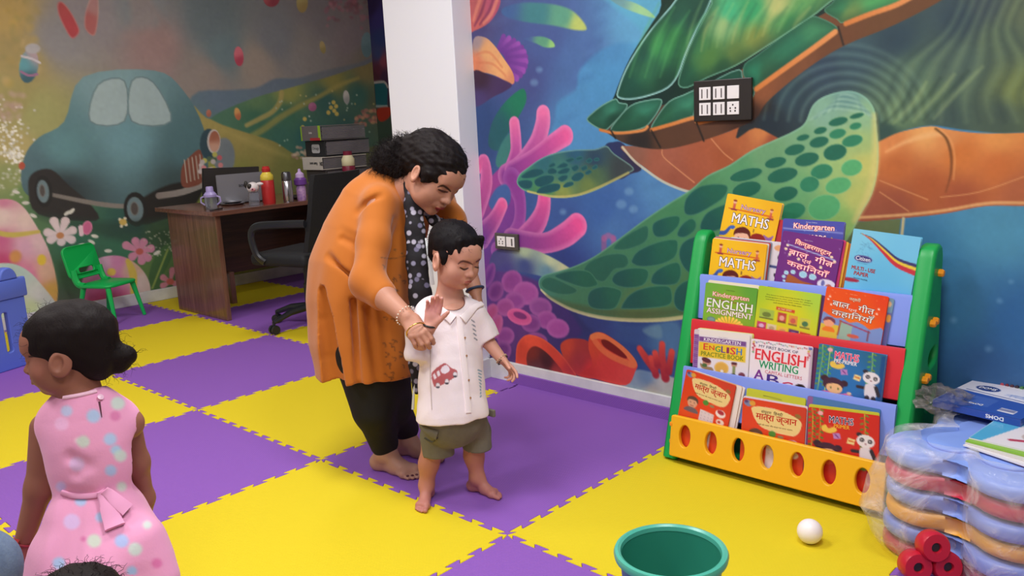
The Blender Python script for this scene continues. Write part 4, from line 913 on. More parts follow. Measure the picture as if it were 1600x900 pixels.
book('paper_pack', 'sky blue wrapped pack of multi-use paper at the right end of the top shelf', 'paper pack', 1, (1334, 357), (1440, 371), '#6cc0e4', a_ream, TR_, off=0, thick=.012, asp=1.3, rough=.08, corner=.003, group=None)
# second shelf
def a_green(cv, H):
    cv.img[:] = cv.field([(0, 0, '#6ca83c'), (100, 0, '#5a9c34'), (50, 60, '#84a828'), (50, 110, '#8cb830'), (0, 90, '#7cb434')], (slice(0, cv.h), slice(0, cv.w)))
    for i in range(13):
        a = math.pi*(i/12); cv.stroke([(52, 96), (52-28*math.cos(a), 96-24*math.sin(a))], [1, 2.6], '#f0a01c', '#f8d058')
    cv.ell(52, 97, 14, 10, 0, '#f4b424'); cv.ell(17, 82, 8, 6, 0, '#7c9c98', rim=('#50707c', 2)); cv.ell(83, 92, 6, 5, 0, '#6c2c20')
    cv.stroke([(10, 34), (93, 40)], .8, '#8c4828')
book('activity_book', 'cream edged book showing behind the green English assignment book', 'book', 2, (1107, 437), (1187, 446), '#e8dcc0', off=.008, thick=.005)
book('activity_book', 'green English assignment book at the left end of the second shelf', 'book', 2, (1103, 441), (1184, 451), '#74a830', a_green, [('Kindergarten', 51, 26, 70, 12, '#f4d8d0', '#d05048', .05, -.02, .02), ('ENGLISH', 50, 45, 88, 18, '#f0ece4', '#5c6c50', .04, -.02, .03), ('ASSIGNMENT', 51, 63, 88, 11, '#f0ece4', '#9c4c58', .05, -.02, .03), ('Perfect Children', 50, 12, 16, 2.4, '#3c5c28')], thick=.007)
book('activity_book', 'purple and green edged book behind the lime back cover on the second shelf', 'book', 2, (1198, 447), (1290, 462), '#5c3468', off=.008, thick=.007)
def a_lime(cv, H):
    cv.img[:] = cv.field([(0, 0, '#a8c428'), (100, 0, '#a8cc40'), (50, 50, '#d0cc1c'), (50, 110, '#dcd428')], (slice(0, cv.h), slice(0, cv.w)))
    cv.poly([(32, 36), (62, 38), (62, 44), (32, 42)], '#cc4820', smooth=1)
    for i, (x, y, w, h, c1, c2) in enumerate(((6, 44, 24, 20, '#a0b848', '#6c7c34'), (36, 46, 14, 20, '#b84438', '#e0a090'), (54, 48, 14, 20, '#d8943c', '#c85848'), (72, 50, 16, 20, '#c8c048', '#48744c'), (4, 70, 15, 15, '#c03c68', '#d8b0d0'), (21, 72, 15, 15, '#d8c8a0', '#b8a078'), (38, 73, 16, 15, '#e4c040', '#d0985c'), (56, 75, 16, 15, '#603868', '#8c78a8'), (74, 77, 16, 15, '#c83c30', '#d87860'))):
        cv.poly([(x, y), (x+w, y+1), (x+w, y+h), (x, y+h)], c1, smooth=0); cv.ell(x+w*.5, y+h*.55, w*.3, h*.26, 0, c2); cv.stroke([(x+1, y+h-1.5), (x+w-1, y+h-1)], .8, '#4c4028')
tx = [('The finest in early learning books for bright', 50, 15.5, 72, 2.4, '#4c5420'), ('kindergarten to class one series for children', 51, 20, 76, 2.4, '#4c5420'), ('activities and stories with colour rhymes', 50, 24.5, 72, 2.4, '#4c5420'), ('and more fun for little ones', 50, 29, 46, 2.4, '#4c5420'), ('IN THIS SERIES', 47, 40, 22, 3, '#f4e0b0')]
book('activity_book', 'lime yellow book back with rows of small pictures, middle of the second shelf', 'book', 2, (1186, 446), (1283, 460), '#c4cc28', a_lime, tx, thick=.007)
def a_orange(cv, H):
    cv.img[:] = cv.field([(0, 0, '#e4501c'), (100, 0, '#e04018'), (50, 60, '#ec7018'), (50, 30, '#e44c18')], (slice(0, cv.h), slice(0, cv.w)))
    for x, y in ((8, 20), (6, 26), (12, 36), (88, 28), (86, 38), (82, 44), (30, 36), (62, 48)): cv.ell(x, y, 1.8, 1.8, 0, '#f8d8c0')
    sparks(cv, H, 12, 7, '#f08050', 30)
    cv.poly([(-2, 62), (10, 58), (22, 62), (34, 60), (46, 66), (58, 62), (70, 66), (80, 72), (102, 70), (102, H+2), (-2, H+2)], '#7890c8', smooth=3)
    cv.poly([(-2, 78), (30, 76), (30, H), (-2, H)], '#d8b83c', smooth=0); cv.ell(13, 74, 9, 9, 0, '#e8a07c'); cv.poly([(3, 72), (6, 64), (14, 62), (22, 66), (23, 74), (14, 68)], '#7c3c48'); cv.poly([(4, 92), (8, 83), (20, 83), (24, 92)], '#e87828')
    cv.poly([(32, 68), (52, 72), (50, H), (32, H)], '#94b0a0', smooth=0); cv.stroke([(30, 66), (56, 72), (80, 78)], 1.2, '#a03c5c'); cv.stroke([(32, 66), (30, 95)], 1.5, '#a8582c'); cv.stroke([(78, 76), (78, 95)], 1.5, '#7c4858')
    cv.ell(55, 92, 10, 4, 0, '#c85c48')
TO = [('\u0928\u0930\u094d\u0938\u0930\u0940', 49, 18, 18, 9, '#f4dcc0', '#7c3c20', .04, -.02, .02), ('\u092c\u093e\u0932   \u0917\u0940\u0924', 48, 32, 68, 14, '#f0e4dc', '#6c4448', .05, -.04, .02), ('\u090f\u0935\u0902', 48, 40, 14, 6, '#f0e4dc', None, 0, -.04), ('\u0915\u0939\u093e\u093f\u0928\u092f\u093e\u0901', 49, 52, 68, 15, '#f0e4dc', '#6c4448', .05, -.04, .02), ('Perfect Children', 46, 8, 12, 1.8, '#f4b080')]
book('story_book', 'orange story book with white Hindi title at the right of the second shelf', 'book', 2, (1292, 447), (1389, 464), '#e44c18', a_orange, TO, thick=.006)
def a_edge(cv, H):
    cv.img[:] = hexc('#7090a8'); cv.poly([(30, 0), (80, 0), (80, 8), (30, 6)], '#e09040'); cv.ell(93, 12, 4, 6, 0, '#e0b080'); cv.poly([(90, 30), (100, 28), (100, H), (90, H)], '#5c5c98', smooth=0); cv.ell(96, 40, 4, 8, 0, '#d09040')
book('story_book', 'blue edged story book just behind the orange Hindi story book', 'book', 2, (1299, 449), (1398, 467), '#7090a8', a_edge, off=.0075, thick=.008)
# third shelf
def a_practice(cv, H):
    cv.img[:] = hexc('#e0d8e0'); cv.poly([(0, 0), (9, 0), (9, H), (0, H)], '#74428c', smooth=0)
    for i in range(30): cv.stroke([(1, 3+i*4.3), (8, 3+i*4.3)], .5, '#b890c0')
    cv.poly([(0, 0), (100, 0), (100, 10), (0, 10)], '#e4dcd4', smooth=0, alpha=.8); cv.poly([(10, 14), (94, 14), (94, 24), (10, 24)], '#74488c', smooth=0); cv.poly([(10, 25), (94, 25), (94, 56), (10, 56)], '#e4c030', smooth=0)
    cv.ell(26, 66, 8, 7, 0, '#c89078'); cv.ell(25, 62, 9, 5, .3, '#5c2834'); cv.poly([(14, 70), (24, 74), (36, 76), (38, 84), (18, 80)], '#a08058'); cv.ell(22, 73, 5, 4, 0, '#4c6c3c')
    cv.ell(53, 74, 13, 13, 0, '#dca848', rim=('#e8c078', 3)); cv.ell(54, 80, 3, 2.5, 0, '#f0e8e0'); cv.ell(75, 64, 5, 5, 0, '#c89078'); cv.ell(75, 61, 5.5, 3, 0, '#5c2834'); cv.stroke([(75, 69), (75, 80)], 3, '#88905c'); cv.stroke([(72, 84), (77, 84)], 1.8, '#302830'); cv.ell(89, 83, 6, 6, 0, '#7c3c4c')
TP = [('KINDERGARTEN', 52, 19, 66, 6.5, '#ece4f0', None, 0, 0, .04), ('E', 23, 34, 8, 12, '#d83838', None, 0, 0, .06), ('N', 34, 35, 9, 9, '#d04030', None, 0, .1, .06), ('G', 45, 36, 9, 11, '#3c9c50', None, 0, 0, .06), ('L', 55, 35.5, 7, 12, '#5c3c90', None, 0, 0, .06), ('I', 63, 36, 4, 11, '#8c2c58', None, 0, 0, .06), ('S', 72, 36, 9, 13, '#d83848', None, 0, 0, .06), ('H', 83, 36, 9, 12, '#3478c0', None, 0, 0, .06), ('PRACTICE BOOK', 53, 49, 76, 8.5, '#7c8c28', None, 0, 0, .05), ('Perfect Children', 54, 11.5, 16, 1.5, '#8c7c90')]
for i in range(3):
    book('activity_book', ('cream edged', 'yellow edged', 'grey edged')[i]+' thin book %s behind the English practice book' % ('next', 'second', 'last')[i], 'book', 3, (1090+i*2, 512.5-i*.7), (1175+i*2.6, 522-i*.4), ('#e4dcc4', '#d8d070', '#8c9484')[i], off=.0055+i*.0055, thick=.005)
book('activity_book', 'white English practice book with purple spine at the left of the third shelf', 'book', 3, (1085, 514), (1172, 524), '#e0d8e0', a_practice, TP, thick=.005)
def a_writing(cv, H):
    cv.img[:] = hexc('#e8dce6'); r_ = random.Random(11)
    for i in range(26): cv.ell(6+i*3.4, 5+r_.uniform(-2, 2), 1.3, 1.4, 0, r_.choice(['#a83c50', '#4c8c6c', '#c87c4c', '#585898', '#90a8a0']))
    for s_ in (0, 1):
        for i in range(6): cv.ell((3 if not s_ else 93)+r_.uniform(0, 4), 6+i*4, 2, 2, 0, r_.choice(['#b83848', '#6c9c68', '#c8a850', '#d87888']))
    cv.poly([(94, 2), (100, 2), (100, 7), (94, 7)], '#5868b0', smooth=0); cv.poly([(97, 8), (100, 8), (100, H), (97, H)], '#b8a0b8', smooth=0)
    cv.ell(85, 84, 9, 9, 0, '#30201c'); cv.ell(85, 90, 6, 6, 0, '#c89070')
TW = [('MY FIRST BOOK OF', 46, 13.5, 64, 5, '#3c4468', None, 0, -.03, .02), ('ENGLISH', 50, 30, 82, 20, '#d83040', '#f4c8d0', .05, -.02, .05), ('WRITING', 48, 49, 64, 14, '#18865c', '#d8f0e0', .04, -.02, .04), ('CAPITAL LETTERS', 57, 63, 60, 6, '#cc5870', None, 0, -.03, .01), ('A', 17, 70, 16, 18, '#78308c', None, 0, 0, .06), ('B', 41, 76, 20, 18, '#482c84', None, 0, 0, .06), ('C', 64, 84, 18, 16, '#d03c5c', None, 0, 0, .06)]
book('activity_book', 'purple spined white book showing right of the English writing book', 'book', 3, (1184, 531), (1278, 544), '#5c2c54', off=.007, thick=.006)
book('activity_book', 'white English writing book of capital letters in the middle of the third shelf', 'book', 3, (1174, 529), (1270, 542), '#e8dce6', a_writing, TW, thick=.006)
def vines(cv, H, c1, c2, st):
    r_ = random.Random(21)
    for x in (6, 17, 80): 
        cv.stroke([(x, 0), (x+1, 30), (x-1, 70 if x > 50 else 92)], .7, c2)
        for i in range(16 if x < 50 else 12):
            y = 3+i*5; cv.ell(x+(-1)**i*3.5, y, 3, 1.6, (-1)**i*.6, c1 if i % 3 else st)
def panda(cv, x, y, H, dark='#302c34'):
    cv.stroke([(x-18, y+24), (x-4, y+24)], 2.6, dark); cv.poly([(x-6, y+16), (x+7, y+16), (x+10, y+36), (x+4, y+44), (x-6, y+40), (x-8, y+28)], '#dcd4dc'); cv.stroke([(x-3, y+42), (x-2, y+52)], 4, dark); cv.stroke([(x+6, y+42), (x+7, y+50)], 4, dark); cv.stroke([(x+8, y+20), (x+13, y+34)], 3, dark)
    cv.ell(x-9, y-7, 4, 3.5, 0, dark); cv.ell(x, y+4, 12.5, 11.5, .15, '#e4dce2')
    for dx in (-5, 6): cv.ell(x+dx, y+3+dx*.15, 3.2, 3.8, 0, dark); cv.ell(x+dx, y+3+dx*.15, 1.5, 1.8, 0, '#e8e4e8'); cv.ell(x+dx, y+3+dx*.15, .8, 1, 0, dark)
    cv.ell(x, y+9, 1.4, 1, 0, '#8c4c58')
def kid(cv, x, y, body):
    cv.poly([(x-16, y+14), (x-6, y+12), (x+12, y+13), (x+24, y+8), (x+26, y+12), (x+12, y+20), (x, y+24), (x-16, y+22)], body); cv.ell(x+25, y+9, 3.4, 3, 0, '#e8b898')
    cv.ell(x-14, y-12, 6, 6, 0, '#3c2430'); cv.ell(x+16, y-8, 6, 6, 0, '#3c2430'); cv.ell(x, y-3, 16, 13, 0, '#44283a'); cv.ell(x+2, y+4, 12.5, 10.5, .1, '#ecb884'); cv.poly([(x-13, y+2), (x-8, y-9), (x+8, y-9), (x+16, y), (x+6, y-5), (x-6, y-3)], '#44283a')
    for dx in (-3, 8): cv.ell(x+dx, y+4, 1.2, 2, 0, '#48602c')
def a_pre(cv, H, red=False):
    cv.img[:] = hexc('#cc2c20') if red else cv.field([(0, 0, '#2c7490'), (100, 0, '#2c6484'), (50, 60, '#2470b4'), (90, 100, '#205c98')], (slice(0, cv.h), slice(0, cv.w)))
    vines(cv, H, '#4c7c30' if red else '#4c9c4c', '#c8b03c' if red else '#a8c860', '#6c8c38')
    if not red: cv.poly([(93, 4), (99, 2), (99, H), (93, H)], '#1c4c84', smooth=0)
    cv.ell(18, 8, 4, 4, 0, '#e8a8b0'); cv.poly([(20, 32), (26, 28), (30, 34), (38, 30), (42, 36), (34, 42), (22, 40)], '#e8c050'); cv.ell(32, 30, 3, 2, 0, '#d04c30')
    cv.poly([(36, 42), (46, 40), (48, 50), (38, 52)], '#b880c0', smooth=1); cv.stroke([(40, 44), (44, 48)], .9, '#6c3080'); cv.poly([(58, 46), (68, 48), (66, 58), (56, 56)], '#e8d090', smooth=1); cv.stroke([(59, 51), (65, 52)], 1.2, '#d07030')
    panda(cv, 82, 44, H); kid(cv, 28, 76, '#e05c38' if red else '#e070a8'); cv.ell(56, 92, 5, 4, 0, '#d0708c'); cv.ell(56, 92, 2, 2, 0, '#e8e0e8')
    for x in (68, 74, 80): cv.ell(x, 97, 4, 4, 0, '#7cb044')
book('activity_book', 'blue maths pre-primer book with a girl and panda at the right of the third shelf', 'book', 3, (1280, 537), (1385, 555), '#2470b4', a_pre, [('MATHS', 44, 16, 36, 13, '#e03868', '#f0c0d0', .05, 0, .03), ('PRE-PRIMER', 43, 27, 34, 6.5, '#ece8f0', None, 0, 0, .05)], thick=.012, asp=1.2, corner=.002)
# bottom shelf
def a_matra(cv, H):
    cv.img[:] = cv.field([(0, 0, '#d8401c'), (100, 0, '#c83c24'), (50, 60, '#e0401c'), (10, 110, '#e04c20')], (slice(0, cv.h), slice(0, cv.w)))
    cv.ell(9, 9, 7, 6, .3, '#7880a8'); cv.ell(16, 8, 5, 5, 0, '#d89c3c'); cv.ell(6, 6, 3, 3, 0, '#5c3c6c')
    cv.poly([(16, 16), (30, 12), (60, 13), (82, 20), (93, 28), (93, 40), (88, 52), (78, 57), (50, 55), (32, 50), (22, 38), (17, 26)], '#e8cc88', smooth=4, rim=('#f0dca8', 1.6))
    cv.ell(88, 18, 5, 4, .4, '#8c6c34')
    cv.ell(24, 70, 10, 13, 0, '#d8a080'); cv.poly([(13, 70), (14, 60), (24, 55), (34, 60), (35, 70), (30, 64), (18, 64)], '#5c4434'); cv.poly([(10, 92), (16, 82), (32, 82), (38, 92)], '#6c5c64'); cv.ell(20, 70, 1.2, .8, 0, '#3c2820'); cv.ell(28, 70, 1.2, .8, 0, '#3c2820'); cv.stroke([(21, 77), (27, 77)], .6, '#a04c48')
    cv.ell(50, 60, 6, 6, 0, '#4c8c34'); cv.ell(63, 63, 5, 3, 0, '#988058'); cv.poly([(42, 78), (70, 80), (72, H), (40, H)], '#dcccd0', smooth=0); cv.ell(82, 73, 10, 9, 0, '#ecdcd8'); cv.ell(82, 70, 7, 5, .3, '#a82c3c')
    for i in range(3):
        for j in range(4): cv.ell(46+j*7, 84+i*7, .9, .9, 0, '#a898a8')
    cv.ell(84, 92, 8, 7, 0, '#ecd8c8'); cv.ell(82, 92, 3, 3, 0, '#c04030'); cv.ell(24, 112, 8, 8, 0, '#c8503c'); cv.ell(60, 118, 9, 7, 0, '#f0e0d0'); cv.ell(60, 119, 4, 3, 0, '#6c8c3c')
TMA = [('\u0938\u0902\u092a\u0942\u0930\u094d\u0923  \u093f\u0939\u0928\u094d\u0926\u0940', 48, 21, 34, 8, '#504434', None, 0, 0, .0), ('\u092e\u093e\u0924\u094d\u0930\u093e \u091c\u094d\u091e\u093e\u0928', 55, 33, 64, 14, '#c4201c', None, 0, 0, .05), ('\u0936\u092c\u094d\u0926\u094b\u0902 \u0915\u0940 \u0930\u091a\u0928\u093e \u0914\u0930 \u092e\u093e\u0924\u094d\u0930\u093e \u0915\u093e \u0938\u0930\u0932 \u091c\u094d\u091e\u093e\u0928', 53, 46, 56, 3.4, '#6c5024'), ('Perfect Children', 45, 11, 16, 2, '#f0c8b0')]
book('activity_book', 'white page edged book pressed behind the tilted red Hindi book on the bottom shelf', 'book', 4, (1083, 578), (1164, 606), '#e8dcdc', off=.009, thick=.006)
def a_peach(cv, H): cv.img[:] = hexc('#d8ac84'); cv.poly([(88, 0), (100, 0), (100, H), (88, H)], '#e4d8d4', smooth=0)
book('activity_book', 'peach covered book behind the tilted red Hindi book at bottom left', 'book', 4, (1080, 578), (1160, 604), '#d8ac84', a_peach, off=.005, thick=.0035)
book('grammar_book', 'red Hindi vowel sign book, tilted, at the left end of the bottom shelf', 'book', 4, (1073, 577), (1150, 603), '#d8401c', a_matra, TMA, off=-.002, thick=.005, asp=1.45)
def a_lime2(cv, H): cv.img[:] = hexc('#c0c438'); cv.stroke([(30, 10), (60, 11)], .5, '#4c5420')
book('activity_book', 'lime green book standing behind the level red Hindi book on the bottom shelf', 'book', 4, (1167, 606), (1259, 623), '#c0c438', a_lime2, off=.009, thick=.006)
book('grammar_book', 'white edged Hindi book between the lime book and the level red one', 'book', 4, (1162, 618), (1262, 635), '#e0d4d8', off=.0055, thick=.003)
book('grammar_book', 'red Hindi vowel sign book standing level in the middle of the bottom shelf', 'book', 4, (1161, 621), (1260, 638), '#d8401c', a_matra, TMA, thick=.0045, asp=1.2)
def a_blue(cv, H): cv.img[:] = hexc('#4878b0'); cv.poly([(0, 0), (8, 0), (8, H), (0, H)], '#8c5c98', smooth=0)
book('activity_book', 'blue book with purple spine behind the red maths primer', 'book', 4, (1262, 618), (1376, 640), '#4878b0', a_blue, off=.011, thick=.006)
book('activity_book', 'lime edged book directly behind the red maths primer', 'book', 4, (1264, 631), (1374, 645), '#c4c438', off=.0062, thick=.004)
book('activity_book', 'red maths primer book with a girl and panda at the right of the bottom shelf', 'book', 4, (1263, 636), (1374, 650), '#cc2c20', lambda cv, H: a_pre(cv, H, True), [('MATHS', 48, 17, 34, 11, '#302c50', '#e8e0f0', .045, 0, .03), ('PRIMER', 49, 28, 22, 6, '#f0b02c', None, 0, 0, .05)], thick=.006)

# ---------------------------------------------------------------- switch plates on the ocean wall
M_black = mat('black_plastic', '#2c2826', rough=.35); M_sw = mat('switch_white', '#e8e4e4', rough=.35); M_sl = mat('switch_grey', '#6c6666', rough=.5)
def plate_thing(name, label, px4, cols, rows, mods, bcol):
    a = onx(px4[0], px4[1], WX); b = onx(px4[2], px4[3], WX)
    y_a, z_a, y_b, z_b = a[1], a[2], b[1], b[2]
    w, h = y_a-y_b, z_a-z_b
    t = thing(name, label, 'switch plate', (WX-.003, (y_a+y_b)/2, (z_a+z_b)/2))
    bm = bmesh.new(); box(bm, (-.006, 0, 0), (.014, w, h), bev=.003); obj('plate', bm, bcol, t)
    for k, (cx, cz, mw, mh, kind) in enumerate(mods):
        bm = bmesh.new(); box(bm, (-.0145, (.5-cx)*w, (.5-cz)*h), (.005, mw*w, mh*h), bev=.001)
        m = obj('switch_module' if kind != 'socket' else 'socket', bm, M_sw, t)
        if kind == 'two':
            for s in (-1, 1):
                bm = bmesh.new(); box(bm, (-.0178, (.5-cx)*w+s*mw*w*.24, (.5-cz)*h), (.003, mw*w*.09, mh*h*.7), bev=.0006); obj('rocker', bm, M_sl, m)
        elif kind == 'one':
            bm = bmesh.new(); box(bm, (-.0178, (.5-cx)*w-mw*w*.22, (.5-cz)*h), (.003, mw*w*.16, mh*h*.7), bev=.0006); obj('rocker', bm, M_sl, m)
        elif kind == 'socket':
            for dy, dz in ((0, .25), (-.22, .0), (.22, .0), (-.2, -.22), (.2, -.22)):
                bm = bmesh.new(); lathe(bm, [(0, 0), (.0032, 0), (.0032, .0012), (0, .0012)], n=10, rot=Matrix.Rotation(-math.pi/2, 3, 'Y')); bmesh.ops.transform(bm, matrix=Matrix.Translation((-.0168, (.5-cx)*w+dy*mw*w, (.5-cz)*h+dz*mh*h)), verts=bm.verts); obj('pin_hole', bm, M_black, m)
    return t
mods = [(.21+.245*i, .32+.38*j, .2, .31, 'two' if i < 2 else ('blank' if j == 0 else 'socket')) for j in range(2) for i in range(3)]
plate_thing('switchboard', 'black switchboard with six white modules on the turtle shell', (1087, 127, 1177, 187), 3, 2, mods, M_black)
plate_thing('wall_socket', 'small grey brown plate with a socket and a switch on the pink coral', (776, 363, 813, 391), 2, 1, [(.30, .5, .34, .62, 'socket'), (.70, .5, .34, .62, 'one')], mat('plate_brown', '#4c4844', rough=.4))
# ---------------------------------------------------------------- desk with its things
def wood(name, c1, c2, rough=.28, ax='Z'):
    if name in _M: return _M[name]
    m = mat(name, c1, rough=rough, spec=.5, coat=.25)
    nt = m.node_tree; N = nt.nodes; L = nt.links; b = N['Principled BSDF']
    tc = N.new('ShaderNodeTexCoord'); mp = N.new('ShaderNodeMapping')
    mp.inputs['Scale'].default_value = {'Z': (14, 14, .9), 'X': (.9, 14, 14)}[ax]
    no = N.new('ShaderNodeTexNoise'); no.inputs['Scale'].default_value = 3; no.inputs['Detail'].default_value = 6; no.inputs['Roughness'].default_value = .6
    cr = N.new('ShaderNodeValToRGB'); cr.color_ramp.elements[0].position = .3; cr.color_ramp.elements[0].color = lc4(c2); cr.color_ramp.elements[1].position = .72; cr.color_ramp.elements[1].color = lc4(c1)
    L.new(tc.outputs['Object'], mp.inputs[0]); L.new(mp.outputs[0], no.inputs['Vector']); L.new(no.outputs['Fac'], cr.inputs[0]); L.new(cr.outputs[0], b.inputs['Base Color'])
    return m
W1 = wood('desk_wood', '#8a6250', '#5a3a2c'); W1x = wood('desk_wood_top', '#84594a', '#5c3c30', .18, 'X'); W2 = wood('desk_dark_wood', '#4a2c20', '#2c1812', .35, 'X')
DX, DY, DZ = 1.0, 3.56, .75
desk = thing('office_desk', 'brown wooden office desk with slab end panel by the meadow wall', 'desk', (1.75, 3.98, 0))
def dl(x, y, z): return (x-1.75, y-3.98, z)
def dbox(n, lo, hi, m, bev=.003, parent=None):
    bm = bmesh.new(); lo = np.array(dl(*lo)); hi = np.array(dl(*hi)); box(bm, (lo+hi)/2, hi-lo, bev=bev); return obj(n, bm, m, parent or desk)
dbox('desktop', (DX, DY, DZ-.03), (DX+1.65, DY+.84, DZ), W1x)
dbox('end_panel', (1.04, 3.60, 0), (1.075, 4.30, DZ-.03), W1)
dbox('end_panel', (2.57, 3.60, 0), (2.605, 4.30, DZ-.03), W1)
dbox('modesty_panel', (1.075, 4.16, .22), (2.57, 4.18, DZ-.03), W2)
ped = dbox('pedestal', (2.12, 3.62, .1), (2.57, 4.15, DZ-.03), W2)
for i in range(3): dbox('drawer', (2.135, 3.604, .12+i*.198), (2.555, 3.622, .31+i*.198), W1, parent=None)
dbox('centre_leg', (1.36, 4.10, 0), (1.40, 4.16, .24), W1)
def at(px, py, z=.75): q = onz(px, py, z); return (q[0], q[1], z)
def lt(name, label, cat, p, parts, group=None, n=24, rotz=0):
    t = thing(name, label, cat, p, (0, 0, rotz), group)
    for nm, prof_, m_ in parts:
        bm = bmesh.new(); lathe(bm, prof_, n=n); obj(nm, bm, m_, t, True, 40)
    return t
steel = mat('steel', '#b8b8bc', rough=.22, metal=1); red_p = mat('red_bottle', '#c03030', rough=.3); yel_p = mat('yellow_bottle', '#e0c848', rough=.35); lav = mat('lavender', '#a79ad0', rough=.35)
clear = mat('clear_plastic', '#d8dce8', rough=.08, trans=.85, ior=1.2); pur = mat('bottle_purple', '#6a3c90', rough=.35); pinkp = mat('bottle_pink', '#c8a0c8', rough=.4, var=(60, '#8c60b0', .8)); mar = mat('maroon', '#7c1c38', rough=.35); crm = mat('cream', '#ddd6b0', rough=.4)
lt('water_bottle', 'red water bottle with yellow shoulder and red cap on the desk', 'bottle', at(421, 318), [('body', [(0, 0), (.043, 0), (.046, .01), (.046, .16), (.044, .165)], red_p), ('shoulder', [(.044, .165), (.047, .17), (.044, .20), (.026, .222), (0, .222)], yel_p), ('cap', [(0, .222), (.027, .222), (.029, .228), (.029, .248), (.024, .252), (.024, .262), (0, .262)], red_p)])
lt('steel_flask', 'slim steel vacuum flask on the desk right of the red bottle', 'flask', at(451, 316), [('body', [(0, 0), (.033, 0), (.035, .006), (.035, .15), (.033, .153)], steel), ('lid', [(0, .154), (.034, .154), (.034, .2), (.028, .214), (0, .217)], mat('steel_lid', '#6c6c70', rough=.3, metal=1))])
lt('kids_bottle', 'pink and purple child bottle with pointed cap beside the office chair', 'bottle', at(472, 313), [('body', [(0, 0), (.03, 0), (.033, .01), (.035, .09), (.028, .105)], pinkp), ('collar', [(.028, .105), (.045, .115), (.045, .15), (.032, .165)], pur), ('cap', [(.032, .165), (.03, .19), (.012, .205), (.009, .225), (0, .228)], mat('pale_lilac', '#c4a8d8', rough=.4))])
t = lt('sippy_cup', 'clear sippy cup with lavender lid at the left of the desk', 'cup', at(331, 327), [('cup_body', [(0, 0), (.036, 0), (.042, .05), (.040, .09)], clear), ('lid', [(.043, .085), (.044, .10), (.03, .118), (.026, .118), (.024, .15), (.02, .155), (0, .155)], lav)])
for s in (-1, 1):
    bm = bmesh.new(); tube(bm, [(s*.04*RT[0], s*.04*RT[1], .09), (s*.065*RT[0], s*.065*RT[1], .08), (s*.068*RT[0], s*.068*RT[1], .05), (s*.042*RT[0], s*.042*RT[1], .03)], .006, 8); obj('handle', bm, lav, t, True)
for i, (r, z, lb) in enumerate(((.085, 0, 'steel thali plate on the desk, lower of the two'), (.07, .012, 'smaller steel thali plate resting on the lower one'))):
    q = at(364, 320); lt('steel_plate', lb, 'plate', (q[0], q[1], .75+z), [('dish', [(0, 0), (r*.8, 0), (r, .012), (r, .014), (r*.78, .003), (0, .003)], steel)], 'steel plates on the desk', 28)
for i, (px, py, h, lb) in enumerate(((353, 313, .05, 'low steel bowl on the plates, left of its pair'), (372, 313, .045, 'low steel bowl on the plates, right of its pair'))):
    q = onz(px, py, .77); lt('steel_bowl', lb, 'bowl', q, [('bowl_body', [(0, 0), (.022, 0), (.034, h-.01), (.036, h), (.033, h), (.02, .003), (0, .003)], steel)], 'steel bowls on the desk')
# cartoon-like animal topped tumbler
q = at(398, 321)
t = lt('animal_bottle', 'clear tumbler with a black and white puppy head lid on the desk', 'bottle', q, [('tumbler', [(0, 0), (.036, 0), (.04, .07), (.034, .09)], clear)])
wht = mat('white_plastic', '#e4dcdc', rough=.35); bp_ = M_black; pk = mat('pink_plastic', '#d89098', rough=.4)
bm = bmesh.new(); bmesh.ops.create_uvsphere(bm, u_segments=20, v_segments=14, radius=.042); bmesh.ops.transform(bm, matrix=Matrix.Translation((0, 0, .125)) @ Matrix.Diagonal((1, 1, .9, 1)), verts=bm.verts); hd = obj('puppy_head', bm, wht, t, True)
for nm, o, r, m_ in (('ear', (-.045, .0, .145), (.014, .012, .026), bp_), ('ear', (.05, 0, .15), (.026, .012, .012), wht), ('eye_patch', (-.012, -.035, .135), (.017, .012, .019), bp_), ('snout', (.012, -.04, .112), (.016, .014, .012), pk), ('nose', (.012, -.054, .116), (.006, .005, .005), bp_)):
    v = np.array(RT)*o[0]+np.array([-FW[0], -FW[1], 0])*(-o[1])+np.array([0, 0, o[2]])
    bm = bmesh.new(); bmesh.ops.create_uvsphere(bm, u_segments=14, v_segments=8, radius=1); bmesh.ops.transform(bm, matrix=Matrix.Translation(V3(v)) @ Matrix.Rotation(-YAW, 4, 'Z') @ Matrix.Diagonal((r[0], r[1], r[2], 1)), verts=bm.verts); obj(nm, bm, m_, t, True)
# black monitor behind, laptop in front of it
def screen_box(name, label, cat, tl, tr, br, bl, depthv, th, m_, base=True):
    """upright panel; tl.. are world points"""
    c_ = (np.array(bl)+np.array(br))/2
    t = thing(name, label, cat, c_)
    bm = bmesh.new(); back = np.array(depthv)*th
    f = [bm.verts.new(V3(np.array(p)-c_)) for p in (bl, br, tr, tl)]; g_ = [bm.verts.new(V3(np.array(p)-c_+back)) for p in (bl, br, tr, tl)]
    bm.faces.new(f); bm.faces.new(g_[::-1])
    for i in range(4): bm.faces.new((f[i], g_[i], g_[(i+1) % 4], f[(i+1) % 4]))
    bmesh.ops.bevel(bm, geom=bm.edges[:], offset=.003, segments=2, affect='EDGES')
    obj('panel', bm, m_, t); return t
y_m = 4.36
A = ony(318, 263, y_m); B = ony(405, 260, y_m-.12); b_ = ony(318, 306, y_m); b2 = ony(405, 306, y_m-.12)
b_[2] = b2[2] = .775
t = screen_box('monitor', 'black flat monitor behind the grey laptop on the desk', 'monitor', A, B, b2, b_, (0, 1, 0), .03, M_black)
bm = bmesh.new(); box(bm, (0, .02, -.012), (.2, .14, .02), bev=.004); obj('stand', bm, M_black, t)
y_l = 4.0
A = ony(337, 274, y_l); B = ony(411, 268, y_l-.1); b_ = A.copy(); b2 = B.copy(); b_[2] = b2[2] = .757
